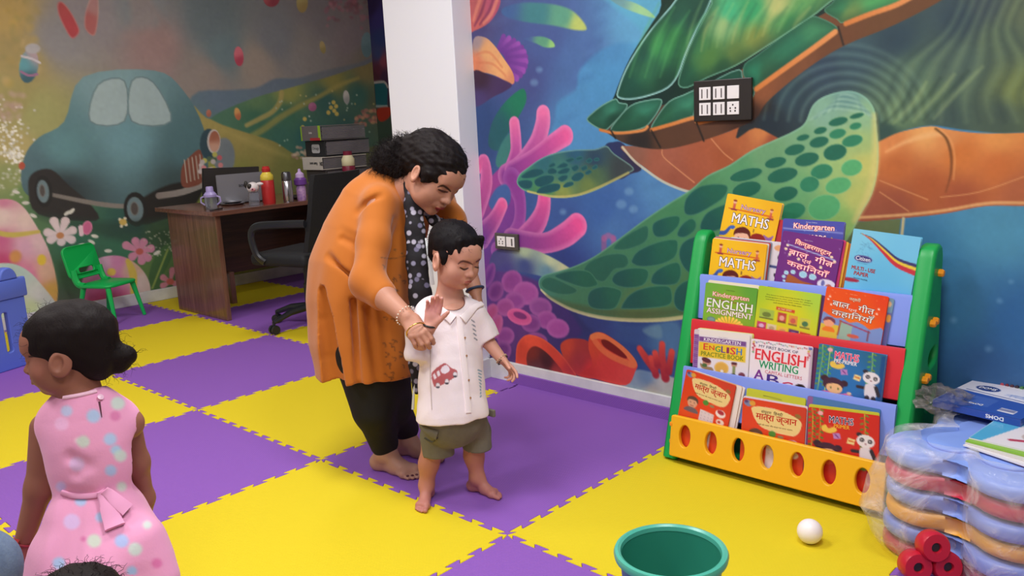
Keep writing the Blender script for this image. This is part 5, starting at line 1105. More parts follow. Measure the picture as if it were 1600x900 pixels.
t = screen_box('laptop', 'grey laptop seen from its lid on the desk', 'laptop', A, B, b2, b_, (0, .6, 0), .012, mat('laptop_grey', '#84848a', rough=.4, metal=.3))
bm = bmesh.new(); box(bm, (.02, .09, -.0), (.33, .16, .012), Matrix.Rotation(-.25, 3, 'Z'), bev=.003); obj('keyboard_base', bm, M_black, t)
bm = bmesh.new(); d_ = (b2-b_)/np.linalg.norm(b2-b_); add_text(bm, 'acer', Matrix.Translation(V3((B-A)*.03+np.array([0, -.003, .12]))) @ Matrix(((d_[0], 0, 0, 0), (d_[1], 0, -1, 0), (0, 1, 0, 0), (0, 0, 0, 1))), .055, .018, bold=.02); obj('lid_lettering', bm, ink('#3c3c40'), t)
for i, (px, py, lb) in enumerate(((470, 305, 'small black mouse lying right of the steel flask'),)):
    q = at(463, 311); t = thing('computer_mouse', lb, 'mouse', q)
    bm = bmesh.new(); bmesh.ops.create_uvsphere(bm, u_segments=16, v_segments=8, radius=1); bmesh.ops.transform(bm, matrix=Matrix.Translation((0, 0, .016)) @ Matrix.Diagonal((.03, .045, .018, 1)), verts=bm.verts); obj('mouse_body', bm, M_black, t, True)
q = at(335, 329); t = thing('pen', 'black pen lying at the left front of the desk', 'pen', q)
bm = bmesh.new(); tube(bm, [(-.04, -.02, .006), (.07, .02, .006)], .005, 8); obj('barrel', bm, M_black, t, True)
# stack of box files, on the right of the desk
def boxfile(label, tl, br, yl, yr, h, col, spine, marks, zc):
    """tl px of the top left spine corner; spine face on the left, page edges on the right"""
    t = thing('lever_arch_file', label, 'file', zc)
    return t
BY = 3.80
SX = 2.07
zs = [(1.162, 1.272, '#6c6668', 'grey box file with lime strips and a red corner, topmost of the stack', 0), (1.04, 1.158, '#26272a', 'black box file with white label, second in the stack', .03), (.94, 1.036, '#c8c2ba', 'white box file with upside down print, third in the stack', -.01), (.845, .936, '#4a4648', 'dark grey box file low in the stack behind the chair', .02), (.7505, .841, '#565052', 'dark box file at the bottom of the stack on the desk', 0)]
page = mat('file_pages', '#7c787c', rough=.8, var=(3, '#4c4a50', .7))
for i, (z0, z1, col, lb, dx) in enumerate(zs):
    h = z1-z0
    t = thing('box_file', lb, 'file', (SX+dx, BY, z0), (0, 0, .0), 'box files stacked on the desk')
    bm = bmesh.new(); box(bm, (.20, .12, h-.003), (.42, .26, .006), bev=.002); box(bm, (.20, .12, .003), (.42, .26, .006), bev=.002)
    box(bm, (-.008, .12, h/2), (.006, .26, h), bev=.002)
    obj('cover', bm, mat('file_'+col.strip('#'), col, rough=.5), t)
    n = 9
    bm = bmesh.new()
    for k in range(n): box(bm, (.205+.002*((k*7) % 3), .12, .009+(h-.018)*(k+.5)/n), (.405, .25, (h-.018)/n*.8))
    obj('paper_leaves', bm, page, t)
    if i == 0:
        for nm, lo, hi, c_ in (('lime_strip', (-.0125, .235, 0), (-.0105, .25, h), '#8cb42c'), ('lime_strip', (-.0125, -.01, .0), (-.0105, .02, h), '#94bc30'), ('red_strip', (-.0127, .0, 0), (-.0106, .13, .02), '#b02c34')):
            bm = bmesh.new(); lo = np.array(lo); hi = np.array(hi); box(bm, (lo+hi)/2, hi-lo); obj(nm, bm, ink(c_), t)
    Mx = lambda y, z, fl=1: Matrix.Translation((-.0128, y, z)) @ Matrix(((0, 0, -1, 0), (-fl, 0, 0, 0), (0, fl, 0, 0), (0, 0, 0, 1)))
    if i == 1:
        bm = bmesh.new(); prism(bm, rrect(.105, .066, .015, 3, -.0525, -.033), 0, .001, Mx(.11, h/2)); obj('spine_label', bm, ink('#b8b8ba'), t)
        bm = bmesh.new(); add_text(bm, 'Omega', Matrix.Translation((-.002, 0, 0)) @ Mx(.11, h/2), .085, .03); obj('lettering', bm, ink('#2c2c30'), t)
    if i == 2:
        bm = bmesh.new(); add_text(bm, 'Kaen auoc', Mx(.10, h/2, -1), .10, .022, bold=.03); add_text(bm, 'SN', Mx(.0, h/2, -1), .035, .03, bold=.05); obj('lettering', bm, ink('#2c2c30'), t)
    if i == 0:
        bm = bmesh.new(); add_text(bm, 'Lotus', Mx(.12, h*.55), .04, .018, bold=.04); obj('lettering', bm, ink('#d0c8c8'), t)
q = ony(548, 300, 3.72); lt('water_bottle', 'cream and maroon water bottle before the box files', 'bottle', (q[0], 3.72, .75), [('body', [(0, 0), (.046, 0), (.05, .01), (.05, .20), (.046, .21)], mar), ('middle', [(.046, .21), (.05, .215), (.05, .26), (.034, .29)], crm), ('cap', [(.034, .29), (.034, .32), (.0, .322)], mar)])
q = ony(500, 300, 3.66); lt('pen_pot', 'small pink pot half hidden by the office chair top', 'pot', (q[0], 3.66, .75), [('pot', [(0, 0), (.035, 0), (.04, .10), (.037, .10), (.033, .004), (0, .004)], mat('pot_pink', '#b87088', rough=.5))])

# ---------------------------------------------------------------- office chair
t = thing('office_chair', 'black mesh office chair with loop armrests at the desk', 'office chair', (1.30, 2.98, 0), (0, 0, math.radians(14)))
fab = mat('chair_black', '#191b1f', rough=.7, bump=(90, .15)); chp = mat('chair_plastic', '#26282c', rough=.32)
bm = bmesh.new(); box(bm, (0, .02, .465), (.48, .46, .08), bev=.03, seg=4); obj('seat', bm, fab, t, True)
# chair faces +y locally, back at -y
bm = bmesh.new()
rows = []
for j, z in enumerate(np.linspace(.52, .99, 8)):
    row = []
    for i, x in enumerate(np.linspace(-.22, .22, 7)):
        bow = .035*(x/.22)**2; sh = -.03*math.sin((z-.52)/.5*math.pi*.8)
        ww = 1-.10*max(0, (z-.9)/.12)**2
        row.append((x*ww, -.225-.10*((z-.52)/.5)+bow+sh*.5, z))
    rows.append(row)
F = [[bm.verts.new(p) for p in r] for r in rows]; G = [[bm.verts.new((p[0], p[1]-.035, p[2])) for p in r] for r in rows]
for S_, rv in ((F, 0), (G, 1)):
    for j in range(7):
        for i in range(6):
            q_ = (S_[j][i], S_[j][i+1], S_[j+1][i+1], S_[j+1][i]); bm.faces.new(q_ if not rv else q_[::-1])
for i in range(6):
    bm.faces.new((F[0][i], G[0][i], G[0][i+1], F[0][i+1])); bm.faces.new((F[7][i], F[7][i+1], G[7][i+1], G[7][i]))
for j in range(7):
    bm.faces.new((F[j][0], F[j+1][0], G[j+1][0], G[j][0])); bm.faces.new((F[j][6], G[j][6], G[j+1][6], F[j+1][6]))
obj('backrest', bm, fab, t, True, 50)
for s in (-1, 1):
    bm = bmesh.new(); tube(bm, catmull([(s*.235, -.24, .70), (s*.26, -.05, .695), (s*.265, .13, .68), (s*.26, .19, .62), (s*.25, .17, .50), (s*.235, .12, .45)], 5, False), .017, 8, flat=1.5); obj('armrest', bm, chp, t, True)
bm = bmesh.new(); lathe(bm, [(.03, .10), (.03, .28), (.022, .28), (.022, .43), (0, .43)], n=16); obj('gas_column', bm, chp, t, True, 40)
for k in range(5):
    a = 2*math.pi*k/5+.4; d = np.array([math.cos(a), math.sin(a)])
    bm = bmesh.new(); tube(bm, [(0, 0, .13), (d[0]*.15, d[1]*.15, .115), (d[0]*.28, d[1]*.28, .075)], [.028, .022, .014], 8); leg = obj('base_arm', bm, chp, t, True)
    bm = bmesh.new(); rr = Matrix.Rotation(a, 3, 'Z') @ Matrix.Rotation(math.pi/2, 3, 'X')
    for o in (-.016, .016): lathe(bm, [(0, -.009), (.028, -.009), (.03, 0), (.028, .009), (0, .009)], (d[0]*.28-d[1]*o, d[1]*.28+d[0]*o, .030), n=14, rot=rr)
    tube(bm, [(d[0]*.28, d[1]*.28, .045), (d[0]*.28, d[1]*.28, .08)], .01, 8); obj('castor', bm, chp, leg, True, 40)

# ---------------------------------------------------------------- green child chair
t = thing('child_chair', 'small green plastic child chair against the meadow mural', 'chair', (.61, 4.43, 0), (0, 0, math.atan2(-.43, -.9)+math.pi))
G1 = mat('chair_green', '#12b758', rough=.42)
# local: faces -y ; right is +x  (rotation set so that -y local = facing direction)
t.rotation_euler = (0, 0, math.atan2(.43, .9))
seat = bmesh.new(); pts = rrect(.29, .28, .05, 5, -.145, -.14)
prism(seat, pts, -.02, 0, Matrix.Translation((0, 0, .27)), bev=.008); obj('seat', seat, G1, t, True, 50)
bk = rrect(.30, .235, .045, 6, -.15, 0); hole = rrect(.135, .034, .012, 3, -.0675, .04)
me = solid2d([bk, hole], .009, .005)
for v in me.vertices: v.co.z += .9*(v.co.x)**2 - .05*0
bm = bmesh.new(); add_mesh(bm, me, Matrix.Translation((0, .155, .305)) @ Matrix.Rotation(math.radians(90-13), 4, 'X') @ Matrix.Scale(-1, 4, (0, 0, 1))); obj('backrest', bm, G1, t, True, 50)
for s in (-1, 1):
    bm = bmesh.new(); tube(bm, catmull([(s*.115, .09, .26), (s*.12, .135, .27), (s*.122, .158, .31), (s*.12, .17, .37)], 4, False), .02, 8, flat=1.2); obj('back_bracket', bm, G1, t, True)
    for fy, by in ((-.105, -.155), (.10, .165)):
        bm = bmesh.new(); tube(bm, [(s*.115, fy, .262), (s*.125, (fy*.6+by*.4), .16), (s*.142, by, .003)], [.019, .015, .012], 8); obj('leg', bm, G1, t, True)

# ---------------------------------------------------------------- blue play yard panel at the left edge
PB = mat('play_blue', '#5c74d4', rough=.42, bump=(30, .04))
A = onz(52, 566, 0); B = onz(-160, 632, 0)
d = (B-A)/np.linalg.norm(B-A); nrm_ = np.cross(d, (0, 0, 1)); L_ = .62
t = thing('play_fence_panel', 'blue plastic play fence panel with round topped post at the left edge', 'play fence', A)
if np.dot(nrm_, FW) > 0: nrm_ = -nrm_
t.matrix_world = Matrix(((d[0], -nrm_[0], 0, A[0]), (d[1], -nrm_[1], 0, A[1]), (0, 0, 1, 0), (0, 0, 0, 1)))
slots = [rrect(.035, .23, .012, 3, .12+i*.14, .10) for i in range(4)]
me = solid2d([[(0, 0), (L_, 0), (L_, .40), (0, .40)]]+slots, .018, .006)
bm = bmesh.new(); add_mesh(bm, me, Matrix.Rotation(math.pi/2, 4, 'X')); obj('slatted_panel', bm, PB, t, True, 40)
bm = bmesh.new(); box(bm, (L_/2-.008, 0, .455), (L_+.02, .06, .11), bev=.012); obj('top_rail', bm, PB, t, True, 40)
kn = [(.03+.055*(1-math.cos(a))+0, .51+.07*math.sin(a)) for a in np.linspace(0, math.pi, 12)]
bm = bmesh.new(); add_mesh(bm, solid2d([kn], .028, .01), Matrix.Rotation(math.pi/2, 4, 'X')); obj('post_top', bm, PB, t, True, 40)
for z in (.41, .50):
    bm = bmesh.new(); box(bm, (-.012, 0, z), (.022, .03, .022), bev=.005); obj('hook', bm, PB, t)

# ---------------------------------------------------------------- bucket and ball
bc = onz(1048, 858, .27)
t = thing('bucket', 'deep green plastic bucket with a lighter rim at the bottom edge', 'bucket', (bc[0], bc[1], 0))
BG = mat('bucket_green', '#2f8a72', rough=.35); BB = mat('bucket_outside', '#3d7f94', rough=.4, var=(3, '#4a6f8c', .6)); BR = mat('bucket_rim', '#4fae98', rough=.28)
R = .127
bm = bmesh.new(); lathe(bm, [(0, 0), (.095, 0), (.098, .004), (R-.008, .255)], n=56, cap=False); obj('outer_wall', bm, BB, t, True)
bm = bmesh.new(); lathe(bm, [(0, .006), (.092, .006), (.098, .02), (R-.011, .258)], n=56, cap=False); obj('inner_wall', bm, BG, t, True)
bm = bmesh.new(); lathe(bm, [(R-.012, .257), (R-.010, .267), (R-.004, .271), (R+.003, .269), (R+.006, .262), (R+.004, .252), (R-.003, .249), (R-.009, .252), (R-.012, .257)], n=56, cap=False); obj('rim', bm, BR, t, True)
bl = onz(1265, 848, 0)
bm = bmesh.new(); bmesh.ops.create_uvsphere(bm, u_segments=40, v_segments=24, radius=.0365)
o = obj('play_ball', bm, mat('ball_white', '#f4ecec', rough=.35, sss=.1), None, True); o.location = (bl[0], bl[1], .0365); tag(o, 'small white plastic ball on the yellow mat before the book rack', 'ball')
# ---------------------------------------------------------------- stack of plastic toy pads in a clear bag
TC = np.array([.775, -1.165]); TA = math.radians(-14)
def clover(k=1., n=72, rag=0., z=0):
    out = []
    for i in range(n):
        th = 2*math.pi*i/n; d = np.array([math.cos(th), math.sin(th)]); best = 0
        for c_, r in (((.122, .122), .118), ((-.122, .122), .118), ((.122, -.122), .118), ((-.122, -.122), .118), ((0, 0), .15)):
            c_ = np.array(c_); b_ = d@c_; q_ = r*r-(c_@c_-b_*b_)
            if q_ > 0: best = max(best, b_+math.sqrt(q_)) if b_+math.sqrt(q_) > 0 else best
        rr = best*k
        out.append((rr, d)); continue
    if n: rs = [r for r, d in out]; rs = [(rs[i-2]+rs[i-1]*2+rs[i]*2+rs[(i+1) % n]*2+rs[(i+2) % n])/8 for i in range(n)]; ds = [d for r, d in out]; out = []
    for rr, d in zip(rs, ds):
        if rag: rr *= 1+rag*pnoise(Vector((d[0]*3.1, d[1]*3.1, z*9)))+rag*.7*pnoise(Vector((d[0]*9, d[1]*9, z*16+5)))
        out.append((rr*d[0], rr*d[1]))
    return out
RZ = Matrix.Rotation(TA, 4, 'Z')
SL = [('#b8344a', 'red', 'bottom-most'), ('#7c92d8', 'light blue', 'second from the floor'), ('#e8a83c', 'amber yellow', 'third from the floor'), ('#7c92d8', 'light blue', 'just above the yellow one'), ('#c02c48', 'red', 'just under the top one'), ('#86a2ea', 'light blue', 'topmost')]
for i, (h, nm, wh) in enumerate(SL):
    bm = bmesh.new(); prism(bm, clover(1-.01*(i % 2)), 0, .046, bev=.016, bseg=3)
    o = obj('toy_pad', bm, mat('toy_'+h.strip('#'), h, rough=.38), None, True)
    o.location = (TC[0]+.004*(-1)**i, TC[1]+.003*(-1)**(i//2), i*.0545); o.rotation_euler = (0, 0, TA+.02*(-1)**i)
    tag(o, '%s lobed plastic pad, %s of the bagged stack' % (nm, wh), 'toy', 'lobed plastic pads stacked in a clear bag')
    bm = bmesh.new()
    prism(bm, clover(.62), .046, .0542, bev=.003); obj('raised_centre', bm, o.data.materials[0], o, True)
# red hub in the bag
t = thing('red_toy_hub', 'red plastic hub of three drums with dark holes before the pad stack', 'toy', (.515, -1.085, 0), (0, 0, 0))
RD = mat('toy_red_hub', '#c01c34', rough=.35)
for dx, dz in ((-.045, .045), (.035, .042), (.0, .10)):
    bm = bmesh.new(); R3 = Matrix((tuple(RT), tuple(-UP), tuple(-FW))).transposed()
    lathe(bm, [(0, -.03), (.034, -.03), (.04, -.02), (.04, .015), (.036, .022), (.014, .022), (.012, .012), (0, .012)], (RT[0]*dx, RT[1]*dx, dz), n=26, rot=R3); d_ = obj('drum', bm, RD, t, True, 40)
    bm = bmesh.new(); lathe(bm, [(0, .0125), (.0115, .0125), (.0115, .014), (0, .014)], (RT[0]*dx, RT[1]*dx, dz), n=16, rot=R3); obj('hole', bm, M_black, d_)
# clear bag
def film(name, c1, base=.12, var=.35, sc=14):
    m = bpy.data.materials.new(name); m.use_nodes = True; nt = m.node_tree; N = nt.nodes; L = nt.links; b = N['Principled BSDF']
    b.inputs['Base Color'].default_value = lc4(c1); b.inputs['Roughness'].default_value = .12; b.inputs['Specular IOR Level'].default_value = .9
    tc = N.new('ShaderNodeTexCoord'); no = N.new('ShaderNodeTexNoise'); no.inputs['Scale'].default_value = sc; no.inputs['Detail'].default_value = 6; no.inputs['Distortion'].default_value = 1.2
    L.new(tc.outputs['Object'], no.inputs['Vector'])
    mr = N.new('ShaderNodeMapRange'); mr.inputs[1].default_value = .45; mr.inputs[2].default_value = .75; mr.inputs[3].default_value = base; mr.inputs[4].default_value = base+var
    L.new(no.outputs['Fac'], mr.inputs[0]); L.new(mr.outputs[0], b.inputs['Alpha'])
    bp = N.new('ShaderNodeBump'); bp.inputs['Strength'].default_value = .9; bp.inputs['Distance'].default_value = .02; L.new(no.outputs['Fac'], bp.inputs['Height']); L.new(bp.outputs[0], b.inputs['Normal'])
    return m
bm = bmesh.new(); rings = []
for z, k in ((.002, 1.02), (.02, 1.05), (.06, 1.07), (.10, 1.05), (.14, 1.08), (.18, 1.06), (.22, 1.07), (.26, 1.05), (.30, 1.045), (.325, 1.03), (.338, .98), (.342, .85), (.339, .7)):
    pts = clover(k, 120, .035, z)
    ring = []
    for i, (x, y) in enumerate(pts):
        p = RZ @ Vector((x, y, 0)); 
        bulge = max(0, (p.x*-.55+p.y*.75)/.25)**2*.05*math.sin(min(1, z/.3)*math.pi)   # slack on the side of the rack
        dirv = Vector((p.x, p.y, 0)).normalized()
        q_ = Vector((TC[0], TC[1], 0))+p+Vector((-.75, .35, 0))*bulge
        zz = z+(.006*pnoise(Vector((x*14, y*14, z*5))) if z > .01 else 0)
        ring.append(bm.verts.new((q_.x, min(q_.y, -.912) if q_.x > .76 else q_.y, max(.0015, zz))))
    rings.append(ring)
for a_, b_ in zip(rings, rings[1:]):
    for i in range(120): bm.faces.new((a_[i], a_[(i+1) % 120], b_[(i+1) % 120], b_[i]))
o = obj('plastic_bag', bm, film('clear_film', '#f6efec', .16, .42, 11), None, True, 180); tag(o, 'wrinkled clear plastic bag around the stack of lobed toy pads', 'plastic bag')
# crumpled bag behind
bm = bmesh.new(); bmesh.ops.create_icosphere(bm, subdivisions=4, radius=1)
for v in bm.verts:
    n_ = pnoise(v.co*2.3)*.5+pnoise(v.co*6)*.22; v.co *= 1+n_
bmesh.ops.transform(bm, matrix=Matrix.Diagonal((.07, .075, .035, 1)), verts=bm.verts)
zmin = min(v.co.z for v in bm.verts)
o = obj('crumpled_bag', bm, film('grey_film', '#8c8480', .25, .45, 24), None, True, 25); o.location = (.93, -.965, .331-zmin); tag(o, 'crumpled grey clear bag beside the colouring pen box', 'plastic bag')
# colouring pen box
nl = onz(1457, 624, .372); fl_ = onz(1520, 588, .372); nr = onz(1584, 653, .372)
X = nr-nl; w = np.linalg.norm(X[:2]); X = X/np.linalg.norm(X); Yv = fl_-nl; Yv[2] = 0; Yv = Yv-X*(Yv@X); h = np.linalg.norm(Yv); Yv /= h; w = max(w, .25)
t = thing('colour_pen_box', 'blue and white box of colouring pens lying on the bagged stack', 'pen box')
t.matrix_world = Matrix(((X[0], Yv[0], 0, nl[0]), (X[1], Yv[1], 0, nl[1]), (0, 0, 1, .348), (0, 0, 0, 1)))
bm = bmesh.new(); box(bm, (w/2, h/2, .012), (w, h, .022), bev=.0015); obj('carton', bm, mat('pen_box_blue', '#2c4ca0', rough=.25, coat=.4), t)
cv = Canvas(int(w/.003), int(h/.003), scale=1); cw, chh = cv.w, cv.h
cv.img[:] = hexc('#e8e4ee')
cv.poly([(0, chh*.48), (cw, chh*.55), (cw, chh), (0, chh)], '#2c50a8', smooth=0)
cv.ell(cw*.28, chh*.3, cw*.14, chh*.09, .05, '#283c80'); cv.stroke([(cw*.1, chh*.44), (cw, chh*.5)], .8, '#283c80')
r_ = random.Random(4)
for i in range(18): cv.stroke([(cw*.5+r_.uniform(0, cw*.42), chh*.38+r_.uniform(-6, 6)), (cw*.5+r_.uniform(0, cw*.42), chh*.38+r_.uniform(-6, 6))], .5, '#6c88c8', alpha=.6)
for i in range(9): cv.stroke([(cw*.3, chh*(.6+i*.03)), (cw*.55, chh*(.605+i*.03))], .4, '#90a8dc', alpha=.7)
cv.poly([(cw*.68, chh*.78), (cw*.86, chh*.79), (cw*.86, chh*.9), (cw*.68, chh*.89)], '#ece8ee', smooth=0)
for i in range(14): cv.stroke([(cw*(.69+i*.012), chh*.80), (cw*(.69+i*.012), chh*.86)], .35, '#4c5080')
cv.sheet('box_picture', lambda U, V: np.stack([U*w, h*(1-V), np.full_like(U, .0235)], 1), mat('cover_print', attr=True, rough=.3), t)
bm = bmesh.new(); add_text(bm, 'DOMS', Matrix.Translation((w*.28, h*.7, .0240)), w*.2, h*.07, 0, .03)
add_text(bm, 'DOMS', Matrix.Translation((w*.72, -.0006, .012)) @ Matrix.Rotation(math.pi/2, 4, 'X') @ Matrix.Rotation(math.pi, 4, 'Z'), w*.2, .012, 0, .03)
add_text(bm, 'DOMS', Matrix.Translation((w*.42, h*.16, .0240)) @ Matrix.Rotation(math.pi, 4, 'Z'), w*.16, h*.05, 0, .02); obj('lettering', bm, ink('#eceaf2'), t)
cols = ['#d8a848', '#e0b850', '#c87c38', '#c04038', '#a83444', '#b84c5c', '#7c3040', '#58343c', '#3c3038', '#4c7c48', '#6c9c50', '#2c6c64', '#3c80a0', '#4058a0', '#703c80']
for i in range(16):
    bm = bmesh.new(); tube(bm, [(w*(.06+i*.056), h*.90, .026), (w*(.06+i*.056), h*1.0, .026), (w*(.06+i*.056), h*1.05, .0255)], [.0055, .0055, .003], 8); obj('pen_tip', bm, mat('pen_'+cols[i % 15].strip('#'), cols[i % 15], rough=.35), t, True)
# magazines fanned on the stack
A = onz(1505, 690, .345); B = onz(1562, 662, .345); C_ = onz(1602, 728, .345)
dx = (B-A)[:2]; a0 = math.atan2(dx[1], dx[0])
for i, (h_, lb, da, ox) in enumerate((('#c02c50', 'red magazine lowest of the fanned pile beside the pen box', -.22, .02), ('#e6e0e2', 'white booklet above the red magazine on the bagged stack', -.14, .0), ('#d8d2cc', 'cream booklet in the middle of the fanned pile', -.06, .01), ('#88b838', 'green booklet near the top of the fanned pile', .05, .012), ('#e8e4e6', 'white magazine with a blue and red cover, topmost of the fanned pile', .10, .03))):
    t = thing('magazine', lb, 'magazine', (A[0]+ox*math.cos(a0), A[1]+ox*math.sin(a0)-.0*ox, .3285+i*.0042+.0165*0), (0, 0, a0+da-math.radians(90)), 'magazines fanned on the bagged stack')
    bm = bmesh.new(); box(bm, (-.14+.14, .105, .002), (.0, 0, 0)) if False else None
    prism(bm, [(0, 0), (-.0, .20), (.27, .20), (.27, 0)], 0, .0036, Matrix.Rotation(0, 4, 'Z')); 
    obj('sheets', bm, mat('mag_'+h_.strip('#'), h_, rough=.35), t)
    if i == 4:
        cv = Canvas(68, 50, scale=1); cv.img[:] = hexc('#e8e0e2'); cv.poly([(0, 0), (20, 0), (8, 50), (0, 50)], '#50a8d0', smooth=0); cv.ell(40, 25, 16, 10, .2, '#c8b0a8'); cv.ell(40, 22, 10, 5, 0, '#3c3438'); cv.stroke([(22, 36), (40, 30), (60, 34)], 2, '#b83044')
        cv.sheet('cover_picture', lambda U, V: np.stack([U*.27, .20*(1-V), np.full_like(U, .0040)], 1), mat('cover_print'), t)
# ---------------------------------------------------------------- implicit modelling: smooth unions of tapered limbs, meshed with surface nets
def proj(X):
    d = np.asarray(X, float)-CAM; z = d@FW
    return np.stack([800+FPX*(d@RT)/z, 450-FPX*(d@UP)/z], -1)
class SDF:
    def __init__(s): s.p = []
    def cone(s, a, b, r1, r2=None, k=.02, op=1, n=None, f=1.):
        a = np.asarray(a, float); b = np.asarray(b, float); r2 = r1 if r2 is None else r2
        m = max(r1, r2)*max(1, f)+k
        s.p.append(('c', a, b, r1, r2, (None if n is None else np.asarray(n, float)/np.linalg.norm(n)), f, k, op, np.minimum(a, b)-m, np.maximum(a, b)+m)); return s
    def chain(s, pts, rs, k=.02, **kw):
        for i in range(len(pts)-1): s.cone(pts[i], pts[i+1], rs[i], rs[i+1], k=k, **kw)
        return s
    def ell(s, c, r, R=None, k=.02, op=1):
        c = np.asarray(c, float); r = np.ones(3)*r if np.isscalar(r) else np.asarray(r, float); R = np.eye(3) if R is None else np.asarray(R, float)
        m = r.max()+k; s.p.append(('e', c, r, R, None, None, None, k, op, c-m, c+m)); return s
    def plane(s, p, n, k=.004):       # keep the side the normal points away from
        n = np.asarray(n, float); s.p.append(('p', np.asarray(p, float), n/np.linalg.norm(n), None, None, None, None, k, -1, np.full(3, -9.), np.full(3, 9.))); return s
    def nest(s, o, k=.02):             # union with another solid that keeps its own cuts
        add = [q for q in o.p if q[8] == 1]
        s.p.append(('s', o, None, None, None, None, None, k, 1, np.min([q[9] for q in add], 0)-k, np.max([q[10] for q in add], 0)+k)); return s
    def disp(s, fn): s.p.append(('d', fn, None, None, None, None, None, 0, 2, np.full(3, -9.), np.full(3, 9.))); return s
    def ev(s, X, lo=None, hi=None):
        d = np.full(len(X), .5, np.float32)
        for q in s.p:
            if lo is not None and ((q[9] > hi).any() or (q[10] < lo).any()): continue
            if q[0] == 'c':
                a, b, r1, r2, n, f = q[1:7]
                e = b-a; L = e@e+1e-12; w = X-a; t = np.clip(w@e/L, 0, 1); w = w-t[:, None]*e
                l2 = (w*w).sum(1)
                if n is not None: l2 = l2+(1/f**2-1)*(w@n)**2
                v = np.sqrt(np.maximum(l2, 0))-(r1+(r2-r1)*t)
            elif q[0] == 'e':
                w = (X-q[1])@q[3]; r = q[2]; k0 = np.sqrt(((w/r)**2).sum(1)); k1 = np.sqrt(((w/r**2)**2).sum(1))+1e-9
                v = k0*(k0-1)/k1
            elif q[0] == 's': v = q[1].ev(X)
            elif q[0] == 'p': v = -((X-q[1])@q[2])
            elif q[0] == 'd': d = d+q[1](X); continue
            k = q[7]
            if q[8] == 1:
                h = np.maximum(k-np.abs(d-v), 0)/k; d = np.minimum(d, v)-h*h*k*.25
            else:
                v = -v; h = np.maximum(k-np.abs(d-v), 0)/k; d = np.maximum(d, v)+h*h*k*.25
        return d
    def mesh(s, h, lo=None, hi=None):
        """returns verts, quads"""
        add = [q for q in s.p if q[8] == 1]
        if lo is None: lo = np.min([q[9] for q in add], 0)
        if hi is None: hi = np.max([q[10] for q in add], 0)
        lo = np.asarray(lo)-h*2; B = 12
        nb = np.maximum(1, np.ceil((np.asarray(hi)+h*2-lo)/(h*B)).astype(int))
        N = nb*B+1
        cc = np.stack(np.meshgrid(*[np.arange(n) for n in nb], indexing='ij'), -1).reshape(-1, 3)
        ctr = lo+(cc+.5)*B*h
        dc = s.ev(ctr)
        V = np.empty(N, np.float32)
        g = np.stack(np.meshgrid(*[np.arange(B+1)]*3, indexing='ij'), -1).reshape(-1, 3)*h
        act = np.abs(dc) < B*h*.87*2.0+.012
        for i, (c_, a_) in enumerate(zip(cc, act)):
            o = c_*B; sl = tuple(slice(o[j], o[j]+B+1) for j in range(3))
            if not a_: V[sl] = dc[i]
        for i in np.nonzero(act)[0]:
            o = cc[i]*B; sl = tuple(slice(o[j], o[j]+B+1) for j in range(3))
            base = lo+o*h
            V[sl] = s.ev(base+g, base, base+B*h).reshape(B+1, B+1, B+1)
        S = V < 0
        cnt = np.zeros(N-1, np.int8)
        for dx in (0, 1):
            for dy in (0, 1):
                for dz in (0, 1): cnt += S[dx:N[0]-1+dx, dy:N[1]-1+dy, dz:N[2]-1+dz]
        cells = np.argwhere((cnt > 0) & (cnt < 8))
        if len(cells) == 0: return np.zeros((0, 3)), np.zeros((0, 4), int)
        idx = -np.ones(N-1, np.int32); idx[tuple(cells.T)] = np.arange(len(cells))
        acc = np.zeros((len(cells), 3)); num = np.zeros(len(cells))
        for ax in range(3):
            o1, o2 = [j for j in range(3) if j != ax]
            for u in (0, 1):
                for v in (0, 1):
                    a = cells.copy(); a[:, o1] += u; a[:, o2] += v; b = a.copy(); b[:, ax] += 1
                    va = V[tuple(a.T)]; vb = V[tuple(b.T)]; m = (va < 0) != (vb < 0)
                    t = np.where(m, va/np.where(m, va-vb, 1), 0)
                    p = a.astype(float); p[:, ax] += t
                    acc += p*m[:, None]; num += m
        P_ = lo+acc/num[:, None]*h
        Q = []
        for ax in range(3):
            o1, o2 = (ax+1) % 3, (ax+2) % 3
            sa = [slice(0, N[j]) for j in range(3)]; sb = list(sa); sa[ax] = slice(0, N[ax]-1); sb[ax] = slice(1, N[ax])
            A_, B_ = S[tuple(sa)], S[tuple(sb)]
            e = np.argwhere(A_ != B_)
            ok = (e[:, o1] > 0) & (e[:, o2] > 0) & (e[:, o1] < N[o1]-1) & (e[:, o2] < N[o2]-1); e = e[ok]
            if len(e) == 0: continue
            fl = A_[tuple(e.T)]
            q = []
            for u, v in ((-1, -1), (0, -1), (0, 0), (-1, 0)):
                c_ = e.copy(); c_[:, o1] += u; c_[:, o2] += v; q.append(idx[tuple(c_.T)])
            q = np.stack(q, 1); q[~fl] = q[~fl][:, ::-1]
            Q.append(q)
        return P_, np.concatenate(Q)
def join(parts):
    Vs, Qs, o = [], [], 0
    for v, q in parts: Vs.append(v); Qs.append(q+o); o += len(v)
    return np.concatenate(Vs), np.concatenate(Qs)
def relax(v, q, n=1, lam=.4):
    for _ in range(n):
        acc = np.zeros_like(v); num = np.zeros(len(v))
        for a, b in ((0, 1), (1, 2), (2, 3), (3, 0)):
            for i, j in ((a, b), (b, a)): np.add.at(acc, q[:, i], v[q[:, j]]); np.add.at(num, q[:, i], 1)
        v = v+lam*(acc/np.maximum(num, 1)[:, None]-v)
    return v
